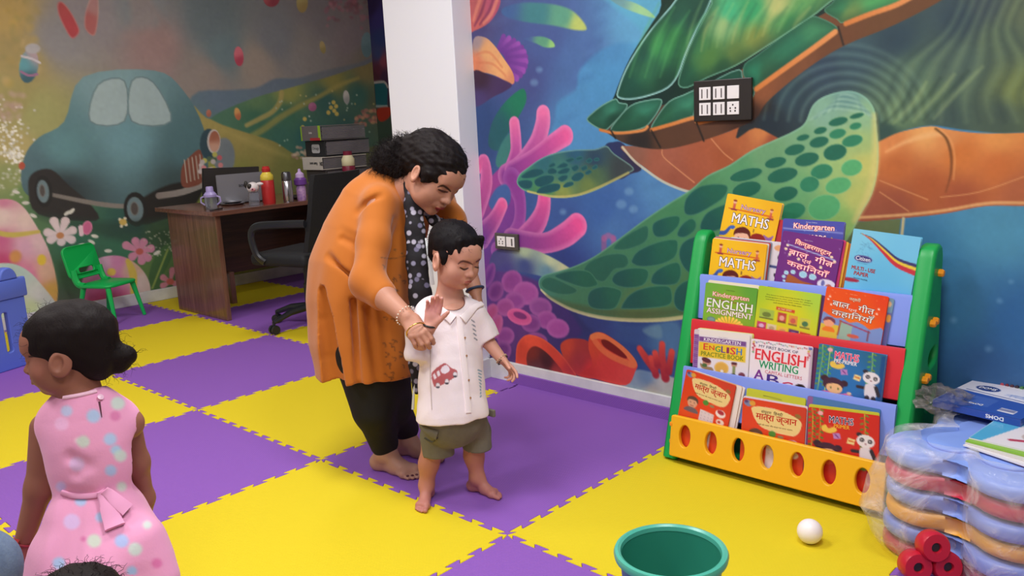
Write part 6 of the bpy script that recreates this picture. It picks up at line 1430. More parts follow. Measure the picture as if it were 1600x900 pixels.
def skin_obj(name, parts, m, parent=None, paint=None, origin=None, rlx=1):
    v, q = join(parts) if isinstance(parts, list) else parts
    if rlx: v = relax(v, q, rlx)
    o = np.zeros(3) if origin is None else np.asarray(origin)
    me = npmesh(name, v-o, q)
    if paint is not None:
        col = paint(v)
        ca = me.color_attributes.new('paint', 'FLOAT_COLOR', 'POINT')
        c4 = np.ones((len(v), 4), np.float32); c4[:, :3] = lin(np.clip(col, 0, 1)); ca.data.foreach_set('color', c4.ravel())
    return link(name, me, m, parent, True)
def noisef(seed, scale, comps=((1, 1.),)):
    """cheap smooth vector noise: sum of random sine waves"""
    rg = np.random.RandomState(seed); K = rg.randn(10, 3)*scale; ph = rg.rand(10)*6.28
    return lambda X: np.sin(X@K.T+ph).mean(1)
# ----- anatomy; frames are (R, o, s): columns of R = right-of-figure, forward, up
def frame(fwd, up, o, s):
    f = np.asarray(fwd, float); f /= np.linalg.norm(f); u = np.asarray(up, float); u = u-f*(u@f); u /= np.linalg.norm(u)
    r = np.cross(f, u); return np.stack([r, f, u], 1), np.asarray(o, float), s
def head(S, fr, kid=0.):
    R, o, s = fr; W = lambda x, y, z: o+R@(np.array([x, y, z])*s)
    E = lambda c, r, k=.03, op=1, RR=None: S.ell(W(*c), np.array(r)*s, R if RR is None else R@RR, k*s, op)
    C = lambda a, b, r1, r2, k=.03, op=1: S.cone(W(*a), W(*b), r1*s, r2*s, k=k*s, op=op)
    K = kid
    E((0, -.06, .13+.01*K), (.335+.02*K, .43, .365)); E((0, .09, -.12), (.275+.02*K, .285, .33), .08); E((0, .12, -.30+.02*K), (.20, .21, .17), .08)
    E((0, .275-.02*K, -.41+.03*K), (.075, .06, .06), .1)
    for x in (-1, 1):
        E((x*.15, .21+.01*K, -.17), (.125+.02*K, .11, .13+.02*K), .1); E((x*.18, .10, -.30), (.10, .12, .10), .1)
    C((-.15, .315, .075), (.15, .315, .075), .055, .055, .09); E((0, .27, .17), (.22, .12, .14), .1)
    for x in (-1, 1):
        E((x*.13, .405, -.005), (.085, .06, .055), .07, -1); E((x*.125, .30, -.012), (.082, .062, .052), .035)
    C((0, .335, .03), (0, .405-.015*K, -.13), .034, .042-.002*K, .05); E((0, .425-.02*K, -.145), (.048, .048, .042), .04)
    for x in (-1, 1): E((x*.052, .385-.01*K, -.162), (.032, .038, .030), .025); E((x*.026, .415-.015*K, -.192), (.015, .018, .012), .012, -1)
    E((0, .335, -.26), (.12, .05, .06), .05)
    for x in (-1, 1): C((x*.012, .392, -.243), (x*.085, .345, -.258), .021, .009, .022)
    C((-.045, .375, -.288), (.045, .375, -.288), .024, .024, .03); C((-.085, .362, -.264), (.085, .362, -.264), .005, .005, .012, -1); C((-.05, .405, -.266), (.05, .405, -.266), .010, .010, .012, -1)
    E((0, .36, -.335), (.09, .03, .02), .04, -1)
    for x in (-1, 1):
        t = .25; RR = np.array([[1, 0, 0], [0, math.cos(t), -math.sin(t)], [0, math.sin(t), math.cos(t)]])
        tw = np.array([[math.cos(x*.35), math.sin(x*.35), 0], [-math.sin(x*.35), math.cos(x*.35), 0], [0, 0, 1]])
        E((x*.352, -.035, -.045-.035*K), (.036+.006*K, .095+.02*K, .132+.018*K), .02, 1, tw@RR); E((x*(.386+.006*K), -.02, -.03-.035*K), (.024, .056, .085), .012, -1, tw@RR)
        E((x*.355, .01, -.06), (.018, .03, .03), .015); E((x*.345, -.005, -.135), (.022, .035, .035), .02)
    return W
def hand(S, wrist, d, n, s=1., side=1, curl=(.3,)*4, thumb=(.7, .2), spread=.1, k=.006, tcurl=.4, fat=1.):
    """d points along the hand, n out of the BACK of the hand, side=+1 thumb on cross(d,n) side; lengths for an adult hand of .175 m times s"""
    d = np.asarray(d, float); d /= np.linalg.norm(d); n = np.asarray(n, float); n = n-d*(n@d); n /= np.linalg.norm(n); t = np.cross(d, n)*side
    w = np.asarray(wrist, float); k *= s**.5
    L = (.078, .084, .078, .066); r0 = (.0092, .0095, .009, .008)
    S.cone(w-d*.01*s, w+d*.05*s, .021*s, .026*s, k=.015*s, n=n, f=.55)
    knees = []
    for i in range(4):
        off = (.030-.0195*i)*s; kn = w+d*(.088-.004*abs(i-1)-.006*(i == 3))*s+t*off
        S.cone(w+t*off*.55+d*.01*s, kn, .013*s, .0105*s, k=.014*s)
        a = spread*(1.5-i); dd = d*math.cos(a)+t*math.sin(a); p = kn; c_ = curl[i] if len(curl) > i else curl[0]; ang = c_*.7
        for j, fr_ in enumerate((.46, .30, .24)):
            v = dd*math.cos(ang)-n*math.sin(ang); q = p+v*L[i]*fr_*s; rr = r0[i]*s*fat
            S.cone(p, q, rr*(1-.08*j), rr*(1-.08*(j+1)), k=.0035*s); p = q; ang += c_*(1.1 if j == 0 else .8)
    b = w+d*.018*s+t*.022*s-n*.004*s
    a1 = thumb[0]; v = d*math.cos(a1)+t*math.sin(a1); v = v-n*thumb[1]; v /= np.linalg.norm(v)
    m1 = b+v*.042*s; S.cone(b, m1, .0155*s, .0125*s, k=.016*s)
    v2 = v*math.cos(tcurl)+(d*.8-t*.2-n*.3)*math.sin(tcurl); v2 /= np.linalg.norm(v2)
    m2 = m1+v2*.032*s; S.cone(m1, m2, .0115*s, .0105*s, k=.004*s)
    v3 = v2*math.cos(tcurl*.7)+(d*.8-t*.2-n*.5)*math.sin(tcurl*.7); v3 /= np.linalg.norm(v3)
    S.cone(m2, m2+v3*.024*s, .0105*s, .0085*s, k=.004*s)
def foot(S, ankle, d, s=1., side=1, bottom=0.):
    """ankle joint, horizontal direction d, side=+1 big toe on cross(up,d).. left; adult length .235 times s"""
    d = np.array([d[0], d[1], 0.]); d /= np.linalg.norm(d); t = np.array([-d[1], d[0], 0.])*side; a = np.asarray(ankle, float); g = np.array([a[0], a[1], bottom])
    z = lambda h: np.array([0, 0, h*s])
    S.cone(a, g-d*.035*s+z(.03), .034*s, .028*s, k=.03*s); S.ell(g-d*.045*s+z(.027), (.028*s,)*3, None, .03*s)
    S.cone(a-z(.01), g+d*.075*s+z(.028), .034*s, .024*s, k=.03*s); S.cone(g-d*.03*s+z(.02), g+d*.10*s-t*.018*s+z(.017), .022*s, .017*s, k=.02*s)
    S.cone(g+d*.05*s+z(.025), g+d*.125*s+t*.016*s+z(.019), .03*s, .019*s, k=.02*s); S.cone(g+d*.115*s+t*.02*s+z(.018), g+d*.105*s-t*.03*s+z(.015), .019*s, .014*s, k=.02*s)
    for i, (l, o_, r) in enumerate(((.168, .024, .0125), (.166, .004, .0088), (.157, -.010, .0082), (.146, -.023, .0078), (.132, -.034, .0075))):
        S.cone(g+d*(l-.05)*s+t*o_*.95*s+z(.016), g+d*l*s+t*o_*s+z(r/s*s*.95), r*1.0*s, r*s, k=.004*s)
    S.plane(g+z(.0), (0, 0, -1), .004*s)
def painter(base, layers):
    """layers: (points px polygon or stroke drawn on a Canvas in photo pixels) sampled onto the vertices; base = fn(v) or hex"""
    def f(v):
        col = base(v) if callable(base) else np.tile(hexc(base), (len(v), 1))
        px = proj(v)
        for (x0, y0, x1, y1), draw, cond in layers:
            k = 3; cv = Canvas(int((x1-x0)*k), int((y1-y0)*k), lambda x, y: ((x-x0)*k, (y-y0)*k)); cv.img[:] = -1
            mk = Canvas(cv.w, cv.h, cv.T); mk.img[:] = 0
            class Two:      # draw the same strokes in colour and as a mask
                def stroke(s_, *a, **kw): cv.stroke(*a, **kw); mk.stroke(a[0], a[1], '#ffffff', **{q: w_ for q, w_ in kw.items() if q not in ('hl',)})
                def poly(s_, *a, **kw): cv.poly(*a, **kw); mk.poly(a[0], '#ffffff', **{q: w_ for q, w_ in kw.items() if q not in ('rim', 'rim2')})
                def ell(s_, *a, **kw): cv.ell(*a, **kw); mk.ell(*a[:5], '#ffffff', **{q: w_ for q, w_ in kw.items() if q not in ('rim', 'rim2')})
            draw_ = draw; cv.img[:] = .5; draw_(Two())
            m = (px[:, 0] > x0) & (px[:, 0] < x1-1) & (px[:, 1] > y0) & (px[:, 1] < y1-1)
            if cond is not None: m &= cond(v)
            ii = np.nonzero(m)[0]
            xi = np.clip(((px[ii, 0]-x0)*k).astype(int), 0, cv.w-1); yi = np.clip(((px[ii, 1]-y0)*k).astype(int), 0, cv.h-1)
            a = mk.img[yi, xi, :1]; c_ = cv.img[yi, xi]
            c_ = np.where(a > .02, (c_-.5*(1-a))/np.maximum(a, .02), 0)
            col[ii] = col[ii]*(1-a)+c_*a
        return col
    return f
def skinmat(name): return mat(name, attr=True, rough=.5, spec=.4, sss=.08, bump=(220, .04))
def hairmat(name, c='#17110f'):
    if name in _M: return _M[name]
    m = mat(name, c, rough=.6, spec=.16)
    nt = m.node_tree; N = nt.nodes; L = nt.links; b = N['Principled BSDF']
    tc = N.new('ShaderNodeTexCoord'); mp = N.new('ShaderNodeMapping'); mp.inputs['Scale'].default_value = (260, 260, 30); mp.inputs['Rotation'].default_value = (.5, .9, .3)
    no = N.new('ShaderNodeTexNoise'); no.inputs['Scale'].default_value = 1.; no.inputs['Detail'].default_value = 3; no.inputs['Distortion'].default_value = .4
    bp = N.new('ShaderNodeBump'); bp.inputs['Strength'].default_value = .3; bp.inputs['Distance'].default_value = .004
    L.new(tc.outputs['Object'], mp.inputs[0]); L.new(mp.outputs[0], no.inputs['Vector']); L.new(no.outputs['Fac'], bp.inputs['Height']); L.new(bp.outputs[0], b.inputs['Normal'])
    return m
def strands(name, roots, m, parent, r=.0007, seed=1, L=.05, curly=.012, dirf=None, step=7):
    """loose curly hair: thin tapered tubes joined in one mesh"""
    rg = random.Random(seed); bm = bmesh.new()
    for p, n_ in roots:
        p = np.array(p, float); d = np.array(n_, float); d += np.array([rg.gauss(0, .5) for _ in range(3)]); d /= np.linalg.norm(d)
        ax = np.cross(d, [rg.gauss(0, 1) for _ in range(3)]); ax /= np.linalg.norm(ax); ay = np.cross(d, ax)
        l = L*rg.uniform(.5, 1.2); ph = rg.uniform(0, 6.28); pts = []
        for i in range(step):
            t = i/(step-1); a = ph+t*rg.uniform(5, 7)*1.0
            pts.append(p+d*l*t+(ax*math.cos(a)+ay*math.sin(a))*curly*t*(1-.3*t)+np.array([0, 0, -.25*l*t*t]))
        tube(bm, pts, [r*(1-.7*i/(step-1)) for i in range(step)], 3, cap=False)
    o = obj(name, bm, m, parent, True, 180); o['kind'] = 'stuff'; return o
def surf_pts(v, q, n, seed, cond=None):
    rg = np.random.RandomState(seed); c = v[q].mean(1); e1 = v[q[:, 2]]-v[q[:, 0]]; e2 = v[q[:, 3]]-v[q[:, 1]]; nr = np.cross(e1, e2); nr /= np.linalg.norm(nr, axis=1)[:, None]+1e-12
    m = np.arange(len(c)) if cond is None else np.nonzero(cond(c))[0]
    i = rg.choice(m, n); return [(c[j]-nr[j]*.002, nr[j]) for j in i]
Rh = np.array([RT[0], RT[1], 0]); Rh /= np.linalg.norm(Rh)      # image right, level
Ch = -np.array([FW[0], FW[1], 0]); Ch /= np.linalg.norm(Ch)     # towards the camera, level
Zh = np.array([0, 0, 1.])
def person(label, o, name='person', group=None): return thing(name, label, 'person', (o[0], o[1], 0), group=group)
# ================================================================ the boy
D = 2.87
gB = np.array([*((onz(668, 790, 0)+onz(760, 780, 0))/2)[:2], 0])
boy = person('small boy in a white shirt with a red car print and olive shorts, barefoot', gB)
bd = Rh*.42+Ch*.90                     # the way his body faces
sd = np.cross(bd, Zh)*-1               # his left
def B(px, py, dd=0.): return P(px, py, D+dd)
HB = B(712, 400, -.02)
lookB = Rh*.66+Ch*.70-Zh*.30
upB = Zh*1.0+Rh*.08+lookB*.25
frB = frame(lookB, upB, HB, .212)
S = SDF(); WB = head(S, frB, 1.)
nb = B(703, 468, .03)
S.cone(WB(0, -.14, -.25), nb, .034, .038, k=.025); S.cone(nb, B(703, 500, .02), .045, .075, k=.04, n=bd, f=.6)
S.cone(B(672, 487, .0), B(738, 490, .03), .032, .032, k=.04)
hd_ = S.mesh(.0021, lo=np.minimum(HB, nb)-.16, hi=HB+.17)
# right arm, held up by the wrist
eR = B(652, 548, -.06); wR = B(671, 512, -.14)
S = SDF(); S.chain([B(668, 495, -.02), eR, wR], [.028, .025, .0205], k=.02)
hd = B(684, 452, -.165)-wR
hand(S, wR+hd*.02, hd, -Ch*.95+Rh*.12-Zh*.15, .66, side=-1, curl=(.22, .26, .32, .36), thumb=(.62, .15), spread=.03, tcurl=.05, fat=1.22)
aR = S.mesh(.0019)
# left arm reaching back to the wall side
eL = B(757, 527, .05); wL = B(783, 560, .02)
S = SDF(); S.chain([B(745, 488, .04), eL, wL], [.031, .025, .0185], k=.02)
hd = B(806, 585, .0)-wL
hand(S, wL+hd*.04, hd, -Ch*.55+Zh*.55+Rh*.25, .58, side=1, curl=(.25, .5, .7, .85), thumb=(.75, .35), spread=.18, tcurl=.2)
aL = S.mesh(.0019)
# legs
fR = onz(668, 789, 0); fL = onz(760, 776, 0)
aRk = np.array([fR[0], fR[1], 0])-np.array([0, 0, 0])+Zh*.052; aRk = aRk+(Ch*-.012); 
kneeR = B(683, 705, .02); ankR = B(668, 765, .0); kneeL = B(741, 700, .0); ankL = B(745, 752, .02)
ankR = np.array([*onz(668, 780, .0)[:2], .055]); ankL = np.array([*onz(747, 768, .0)[:2], .055])
kneeR = np.array([*(ankR[:2]+(Rh*.036)[:2]), .215]); kneeL = np.array([*(ankL[:2]+(Rh*-.008)[:2]), .22])
legs = []
for ank, kn, dd_, sdn in ((ankR, kneeR, Ch*.97-Rh*.12, 1), (ankL, kneeL, Ch*.62+Rh*.78, -1)):
    S = SDF(); S.chain([kn+Zh*.10, kn, kn*.45+ank*.55+(-bd*.008), ank], [.044, .039, .033, .0245], k=.02); foot(S, ank, dd_, .62, sdn); legs.append(S.mesh(.0023))
S = SDF(); S.chain([B(700, 640, .02), B(705, 560, .03), B(705, 500, .03)], [.085, .085, .075], k=.03); S.cone(B(692, 640, .02), kneeR+Zh*.08, .048, .042); S.cone(B(728, 640, .03), kneeL+Zh*.08, .048, .042)
S.cone(B(674, 495, .0), eR, .026, .024); S.cone(B(738, 494, .03), eL, .027, .025)
core = S.mesh(.008)
SKB = '#cd957f'
def face_b(q):
    q.stroke([(716, 412), (722, 408), (732, 410), (738, 413)], [.8, 1.5, 1.5, .9], '#4c2c28', soft=1.2, alpha=.8)
    q.stroke([(744, 409), (749, 406), (752, 406)], [.9, 1.4, .8], '#4c2c28', soft=1.2, alpha=.8)
    q.stroke([(719, 418), (725, 421), (731, 419)], [.9, 1.5, .9], '#2c1818', soft=1.0, alpha=.9)
    q.stroke([(742, 417), (747, 418), (750, 416)], [.8, 1.2, .6], '#2c1818', soft=1.0, alpha=.85)
    q.stroke([(727, 441), (734, 440), (740, 441)], [1.2, 1.8, 1.2], '#a85050', soft=1.4, alpha=.8); q.stroke([(728, 446), (734, 447), (739, 445)], [1.3, 2, 1.3], '#b45c5a', soft=1.4, alpha=.75); q.stroke([(726, 443.6), (733, 443.4), (740, 443)], .5, '#6c2c30', soft=1., alpha=.8)
    q.ell(716, 436, 9, 7, 0, '#c47870', soft=8, alpha=.35)
def base_b(v):
    c_ = np.tile(hexc(SKB), (len(v), 1)); pal = np.exp(-((v-(wR+(B(684, 452, -.165)-wR)*.6))**2).sum(1)/.05**2)[:, None]
    c_ = c_*(1-pal)+hexc('#e09c98')*pal
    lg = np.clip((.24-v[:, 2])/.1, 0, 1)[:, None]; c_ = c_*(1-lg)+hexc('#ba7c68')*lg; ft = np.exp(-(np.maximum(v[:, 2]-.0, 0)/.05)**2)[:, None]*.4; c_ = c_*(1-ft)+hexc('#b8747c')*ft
    er = np.exp(-((v-WB(-.36, -.03, -.05))**2).sum(1)/.02**2)[:, None]*.5
    return c_*(1-er)+hexc('#bc6c60')*er
bodyB = skin_obj('body', [hd_, aR, aL]+legs+[core], skinmat('skin_child'), boy, painter(base_b, [((700, 395, 760, 455), face_b, lambda v: ((v-HB)@Ch) > -.02)]), gB)
# hair
S = SDF(); R_, o_, s_ = frB; E_ = lambda c, r, k=.03, op=1: S.ell(WB(*c), np.array(r)*s_, R_, k*s_, op)
E_((0, -.09, .19), (.365, .46, .36)); E_((0, -.28, -.02), (.28, .22, .26), .08); E_((0, .50, -.10), (.36, .27, .355), .03, -1)
for x in (-1, 1): E_((x*.31, .06, .03), (.06, .09, .13), .04); E_((x*.42, .02, -.10), (.10, .16, .16), .03, -1)
for i, x in enumerate((-.22, -.11, .0, .11, .2)): S.cone(WB(x, .25, .36), WB(x*1.1+.02*(-1)**i, .318-.3*x*x, .205+.02*(i % 2)), .06*s_, .02*s_, k=.05*s_)
nf = noisef(3, 120); [E_((x*.40, -.03, -.12), (.09, .15, .20), .03, -1) for x in (-1, 1)]; S.disp(lambda X: nf(X)*.003)
hb = S.mesh(.0028)
hairB = skin_obj('hair', hb, hairmat('hair_black', '#141012'), boy, None, gB)
strands('hair_wisps', [(p-gB, n) for p, n in surf_pts(*hb, 260, 3, lambda c: (c-HB)@Zh > -.02)], hairmat('hair_black'), boy, .0006, 5, .018, .003)
# shirt
S = SDF()
tc_ = [B(704, 492, .03), B(704, 520, .025), B(705, 560, .02), B(706, 600, .01), B(708, 650, .0), B(709, 690, .0)]
S.chain(tc_, [.082, .096, .101, .108, .116, .120], k=.03, n=bd, f=.80)
S.cone(B(672, 487, .0), B(738, 492, .035), .045, .043, k=.04)
T1 = SDF(); T1.chain([B(668, 490, -.01), B(655, 518, -.035), B(653, 552, -.055)], [.043, .044, .045], k=.02); T1.plane(B(653, 566, -.05), B(652, 556, -.05)-B(657, 515, -.03), .004); S.nest(T1, .02)
armdir = B(768, 538, .045)-B(750, 500, .045)
T2 = SDF(); T2.chain([B(742, 494, .04), B(754, 514, .05), B(772, 545, .045)], [.042, .043, .044], k=.02); T2.plane(B(765, 531, .045), armdir, .004); T2.cone(B(772, 545, .045), B(758, 518, .05), .036, .032, k=.004, op=-1); S.nest(T2, .02)
S.plane(B(706, 652, -.02), np.array([0, 0, -1.]), .004)       # lower hem
S.ell(B(709, 668, .0), (.10, .10, .035), None, .01, -1)
S.cone(B(702, 468, .0), B(700, 452, .02), .050, .055, k=.010, op=-1)                     # neck opening
S.cone(B(709, 482, -.10), B(710, 470, -.06), .014, .03, k=.012, op=-1)
n1 = noisef(11, 26); n2 = noisef(12, 60)
S.disp(lambda X: n1(X*np.array([1, 1, .45]))*.010+n2(X)*.0025)
sh = S.mesh(.0032)
def car(q):
    K = '#b4595c'
    q.poly([(674, 583), (690, 569), (697, 568), (705, 575), (713, 578), (714, 586), (700, 596), (682, 605), (677, 600)], K, smooth=2, soft=1)
    q.poly([(688, 580), (691, 573), (698, 570), (703, 578), (695, 584)], '#e8dce4', smooth=2, soft=1); q.poly([(676, 586), (679, 582), (682, 590), (679, 593)], '#e8dce4', smooth=0, soft=1); q.poly([(682, 581), (686, 578), (688, 586), (684, 589)], '#e8dce4', smooth=0, soft=1)
    for x, y in ((684, 602), (698, 596), (711, 585)): q.ell(x, y, 3.6, 4.4, 0, '#e4dce0', soft=1, rim=('#6c4448', 1)); q.ell(x, y+3, 3, 1.6, 0, '#44404c', soft=1)
def leaf(q):
    for i in range(9): q.stroke([(747+i*.6, 578+i*5), (752-i*.2, 580+i*5)], 1.0, '#6c90a8', soft=1, alpha=.9)
    for i in range(5): q.stroke([(737+i, 500+i*7), (741+i, 503+i*7)], .9, '#5c6470', soft=1, alpha=.8)
front = lambda v: ((v-B(706, 560, .02))@Ch) > .0
shirt = skin_obj('shirt', sh, mat('shirt_cotton', attr=True, rough=.85, bump=(160, .08), sheen=.2), boy, painter('#efe2e4', [((668, 562, 720, 612), car, front), ((730, 495, 765, 630), leaf, front)]), gB)
from mathutils.bvhtree import BVHTree
def bvh(v, q): return BVHTree.FromPolygons([tuple(p) for p in v], [tuple(int(i) for i in f) for f in q])
def hit(T, px, py, off=.002):
    d = (px-800)*RT-(py-450)*UP+FPX*FW; d /= np.linalg.norm(d)
    h = T.ray_cast(Vector(CAM), Vector(d)); 
    return (np.array(h[0])+np.array(h[1])*off*(1 if np.dot(h[1], d) < 0 else -1), np.array(h[1])) if h[0] is not None else (None, None)
def ribbon(T, pts, w, th, name, m, parent, origin, n=4, off=.002):
    """raised strip laid on a surface along photo points"""
    pp = catmull(pts, n, False); bm = bmesh.new(); P3 = []
    for x, y in pp:
        h, nn = hit(T, x, y, off)
        if h is not None: P3.append((h-origin, nn))
    rows = []
    for i, (p, nn) in enumerate(P3):
        t = P3[min(i+1, len(P3)-1)][0]-P3[max(i-1, 0)][0]; t = t/(np.linalg.norm(t)+1e-9); s = np.cross(t, nn); s /= np.linalg.norm(s)+1e-9; ww = w[0]+(w[1]-w[0])*i/max(1, len(P3)-1) if isinstance(w, tuple) else w
        rows.append([bm.verts.new(V3(p+s*ww*a+nn*b)) for a, b in ((-.5, -.003), (-.5, th*.6), (-.35, th), (.35, th), (.5, th*.6), (.5, -.003))])
    for a, b in zip(rows, rows[1:]):
        for k in range(5): bm.faces.new((a[k], a[k+1], b[k+1], b[k]))
    for r_ in (rows[0][::-1], rows[-1]): bm.faces.new(r_)
    return obj(name, bm, m, parent, True, 60)
TS = bvh(*sh)
shm = mat('shirt_trim', '#f3e6e6', rough=.85, bump=(160, .05))
ribbon(TS, [(716, 492), (722, 540), (727, 590), (732, 645)], .020, .0022, 'placket', shm, shirt, gB)
for i, y in enumerate((528, 556, 594, 622)):
    h, nn = hit(TS, 727+(y-556)*.09+1, y, .004)
    if h is None: continue
    bm = bmesh.new(); lathe(bm, [(0, 0), (.0035, 0), (.0038, .001), (.003, .0016), (0, .0014)], h-gB, n=12, rot=Vector(nn).to_track_quat('Z', 'Y').to_matrix()); obj('button', bm, mat('button_tan', '#a87c58', rough=.4), shirt)
for pts, w_ in (([(672, 470), (684, 482), (700, 494), (708, 500)], (.020, .034)), ([(752, 476), (742, 480), (733, 488), (722, 500)], (.018, .030))):
    ribbon(TS, pts, w_, .005, 'collar', shm, shirt, gB, off=.004)
ribbon(TS, [(675, 640), (673, 590), (672, 540)], .002, .0012, 'seam', mat('seam', '#cdbfb8', rough=.8), shirt, gB)
# shorts
S = SDF()
hemR = kneeR+Zh*.045; hemL = kneeL+Zh*.045
hemR = np.array([*(kneeR+Rh*.012)[:2], .15]); hemL = np.array([*(kneeL+Rh*.014)[:2], .15])
S.chain([B(708, 625, .01), B(709, 652, .01)], [.100, .106], k=.02, n=bd, f=.8)
S.chain([B(688, 655, .005), hemR+Zh*.08, hemR], [.060, .056, .055], k=.008); S.chain([B(734, 650, .02), hemL+Zh*.07, hemL], [.054, .051, .050], k=.008)
zc = .160
S.plane(np.array([0, 0, zc]), (0, 0, -1), .004)
for h_ in (hemR, hemL): S.cone(h_-Zh*.06, h_-Zh*.005, .056, .052, k=.004, op=-1)
n3 = noisef(15, 34); S.disp(lambda X: n3(X)*.004)
so = S.mesh(.0038); shorts = skin_obj('shorts', so, mat('shorts_olive', '#736f62', rough=.9, bump=(200, .1), var=(30, '#636052', .5)), boy, None, gB)
TSo = bvh(*so)
ribbon(TSo, [(658, 662), (668, 672), (684, 680)], (.02, .034), .008, 'pocket_flap', mat('shorts_olive'), shorts, gB, off=.003)
ribbon(TSo, [(664, 684), (676, 690), (684, 684)], (.003, .003), .003, 'pocket_seam', mat('shorts_seam', '#55523f', rough=.9), shorts, gB)
bm = bmesh.new(); box(bm, B(768, 645, .03)-gB, (.012, .03, .025), bev=.003); obj('tab', bm, mat('shorts_olive'), shorts)
# black thread on the right wrist, beads on the left
def ring(name, c, ax, r, tr, m, parent, origin, n=26, beads=0):
    ax = V3(ax).normalized(); Q = ax.to_track_quat('Z', 'Y').to_matrix(); bm = bmesh.new()
    if beads:
        for k in range(beads):
            a = 2*math.pi*k/beads; bmesh.ops.create_icosphere(bm, subdivisions=1, radius=tr, matrix=Matrix.Translation(V3(np.array(c)-origin)+Q @ Vector((r*math.cos(a), r*math.sin(a), 0))))
    else:
        pts = [V3(np.array(c)-origin)+Q @ Vector((r*math.cos(2*math.pi*k/n), r*math.sin(2*math.pi*k/n), 0)) for k in range(n+1)]
        tube(bm, pts, tr, 6, cap=False)
    return obj(name, bm, m, parent, True, 180)
dR = (B(684, 452, -.165)-wR); dL = (B(806, 585, 0)-wL)
ring('wrist_thread', wR+dR*.06, dR, .0205, .0035, M_black, boy, gB)
ring('bead_bracelet', wL+dL*.02, dL, .0205, .003, mat('beads', '#c4a888', rough=.3), boy, gB, beads=16)
ring('bead_bracelet', wL+dL*.12, dL, .0200, .0026, M_black, boy, gB, beads=16)
ring('neck_thread', B(704, 470, -.01), Zh*.8+bd*.5, .047, .0012, mat('thread_brown', '#6c3c34'), boy, gB)

# ================================================================ the woman
DW = 3.14
gW = np.array([*((onz(612, 735, 0)+onz(650, 712, 0))/2)[:2], 0])
wom = person('woman in a mustard tunic bending over a small boy and holding his wrist', gW)
def Wp(px, py, dd=0.): return P(px, py, DW+dd)
fw_ = Rh*.88+Ch*.47
HW = Wp(680, 274, -.17)
lookW = Rh*.66+Ch*.66-Zh*.66
upW = Zh*.80+Rh*.42+Ch*.10
frW = frame(lookW, upW, HW, .246)
S = SDF(); WW = head(S, frW, 0.)
nw = Wp(636, 300, -.06)
S.cone(WW(0, -.14, -.22), nw, .052, .054, k=.04); S.cone(nw, Wp(622, 325, -.03), .058, .09, k=.05)
hw = S.mesh(.0022, lo=HW-.20, hi=HW+.20)
shR = Wp(594, 318, -.13); elR = Wp(573, 440, -.25); wrR = Wp(637, 496, -.385)
hdir = Wp(655, 524, -.43)-wrR
S = SDF(); S.chain([elR, elR*.6+wrR*.4, wrR], [.042, .040, .0265], k=.02)
hand(S, wrR+hdir*.06, hdir, Ch*.9+Zh*.35+Rh*.1, .88, side=-1, curl=(.78, .80, .84, .88), thumb=(.3, .9), spread=.02, tcurl=.3, fat=1.08)
awR = S.mesh(.0022)
shL = Wp(684, 312, .11); elL = Wp(716, 385, -.02); wrL = Wp(742, 452, -.10)
S = SDF(); S.chain([elL, wrL], [.040, .026], k=.02); h2 = Wp(753, 492, -.12)-wrL
hand(S, wrL, h2, Rh*.9+Zh*.3, .9, side=-1, curl=(.5, .5, .5, .5), thumb=(.5, .4))
awL = S.mesh(.003)
ankR_ = np.array([*onz(605, 735, 0)[:2], .075]); ankL_ = np.array([*onz(636, 711, 0)[:2], .075])
fts = []
for ank, dd_, sdn, up_ in ((ankR_, Ch*.55+Rh*.85, 1, 0), (ankL_, Ch*.42+Rh*.90, -1, 0)):
    S = SDF(); S.chain([ank+Zh*.14-Rh*.01, ank], [.042, .031], k=.02); foot(S, ank, dd_, .98, sdn); fts.append(S.mesh(.0028))
S = SDF(); S.chain([Wp(566, 470, 0), Wp(576, 380, 0), Wp(600, 320, -.02), nw], [.13, .12, .10, .05], k=.04); S.cone(shR, shL, .05, .05); S.cone(shR, elR, .045, .04); S.cone(shL, elL, .045, .04)
S.cone(Wp(566, 500, -.05), ankR_+Zh*.12, .08, .04); S.cone(Wp(580, 500, .05), ankL_+Zh*.12, .08, .04)
corew = S.mesh(.010)
SKW = '#bd876f'
def face_w(q):
    q.stroke([(684, 292), (692, 290), (700, 295), (704, 299)], [.8, 1.5, 1.5, .9], '#2c1a18', soft=1.2, alpha=.9)
    q.stroke([(714, 300), (720, 296), (726, 294)], [.8, 1.4, .9], '#2c1a18', soft=1.2, alpha=.9)
    q.stroke([(685, 296), (692, 299), (699, 300)], [1, 1.8, .9], '#3c2220', soft=1.2, alpha=.85); q.stroke([(714, 303), (719, 301.5), (724, 300)], [.8, 1.4, .7], '#3c2220', soft=1.2, alpha=.85)
    q.poly([(680, 324), (688, 325), (697, 324), (701, 328), (694, 334), (684, 332)], '#9c2c38', soft=1.2, alpha=.95); q.stroke([(682, 327), (690, 328.5), (698, 328)], .5, '#5c1c24', soft=1, alpha=.8)
    q.ell(706, 320, 1.6, 1.2, 0, '#6c3830', soft=1, alpha=.6)
def base_w(v):
    c_ = np.tile(hexc(SKW), (len(v), 1)); ft = (v[:, 2] < .12)[:, None]*1.
    c_ = c_*(1-ft)+hexc('#b08474')*ft
    fg = np.exp(-((v-(wrR+hdir*1.8))**2).sum(1)/.035**2)[:, None]*.35
    return c_*(1-fg)+hexc('#c47c70')*fg
bodyW = skin_obj('body', [hw, awR, awL]+fts+[corew], skinmat('skin_adult'), wom, painter(base_w, [((675, 280, 735, 340), face_w, lambda v: ((v-HW)@Ch) > -.03)]), gW)
S = SDF(); R_, o_, s_ = frW; E_ = lambda c, r, k=.03, op=1: S.ell(WW(*c), np.array(r)*s_, R_, k*s_, op)
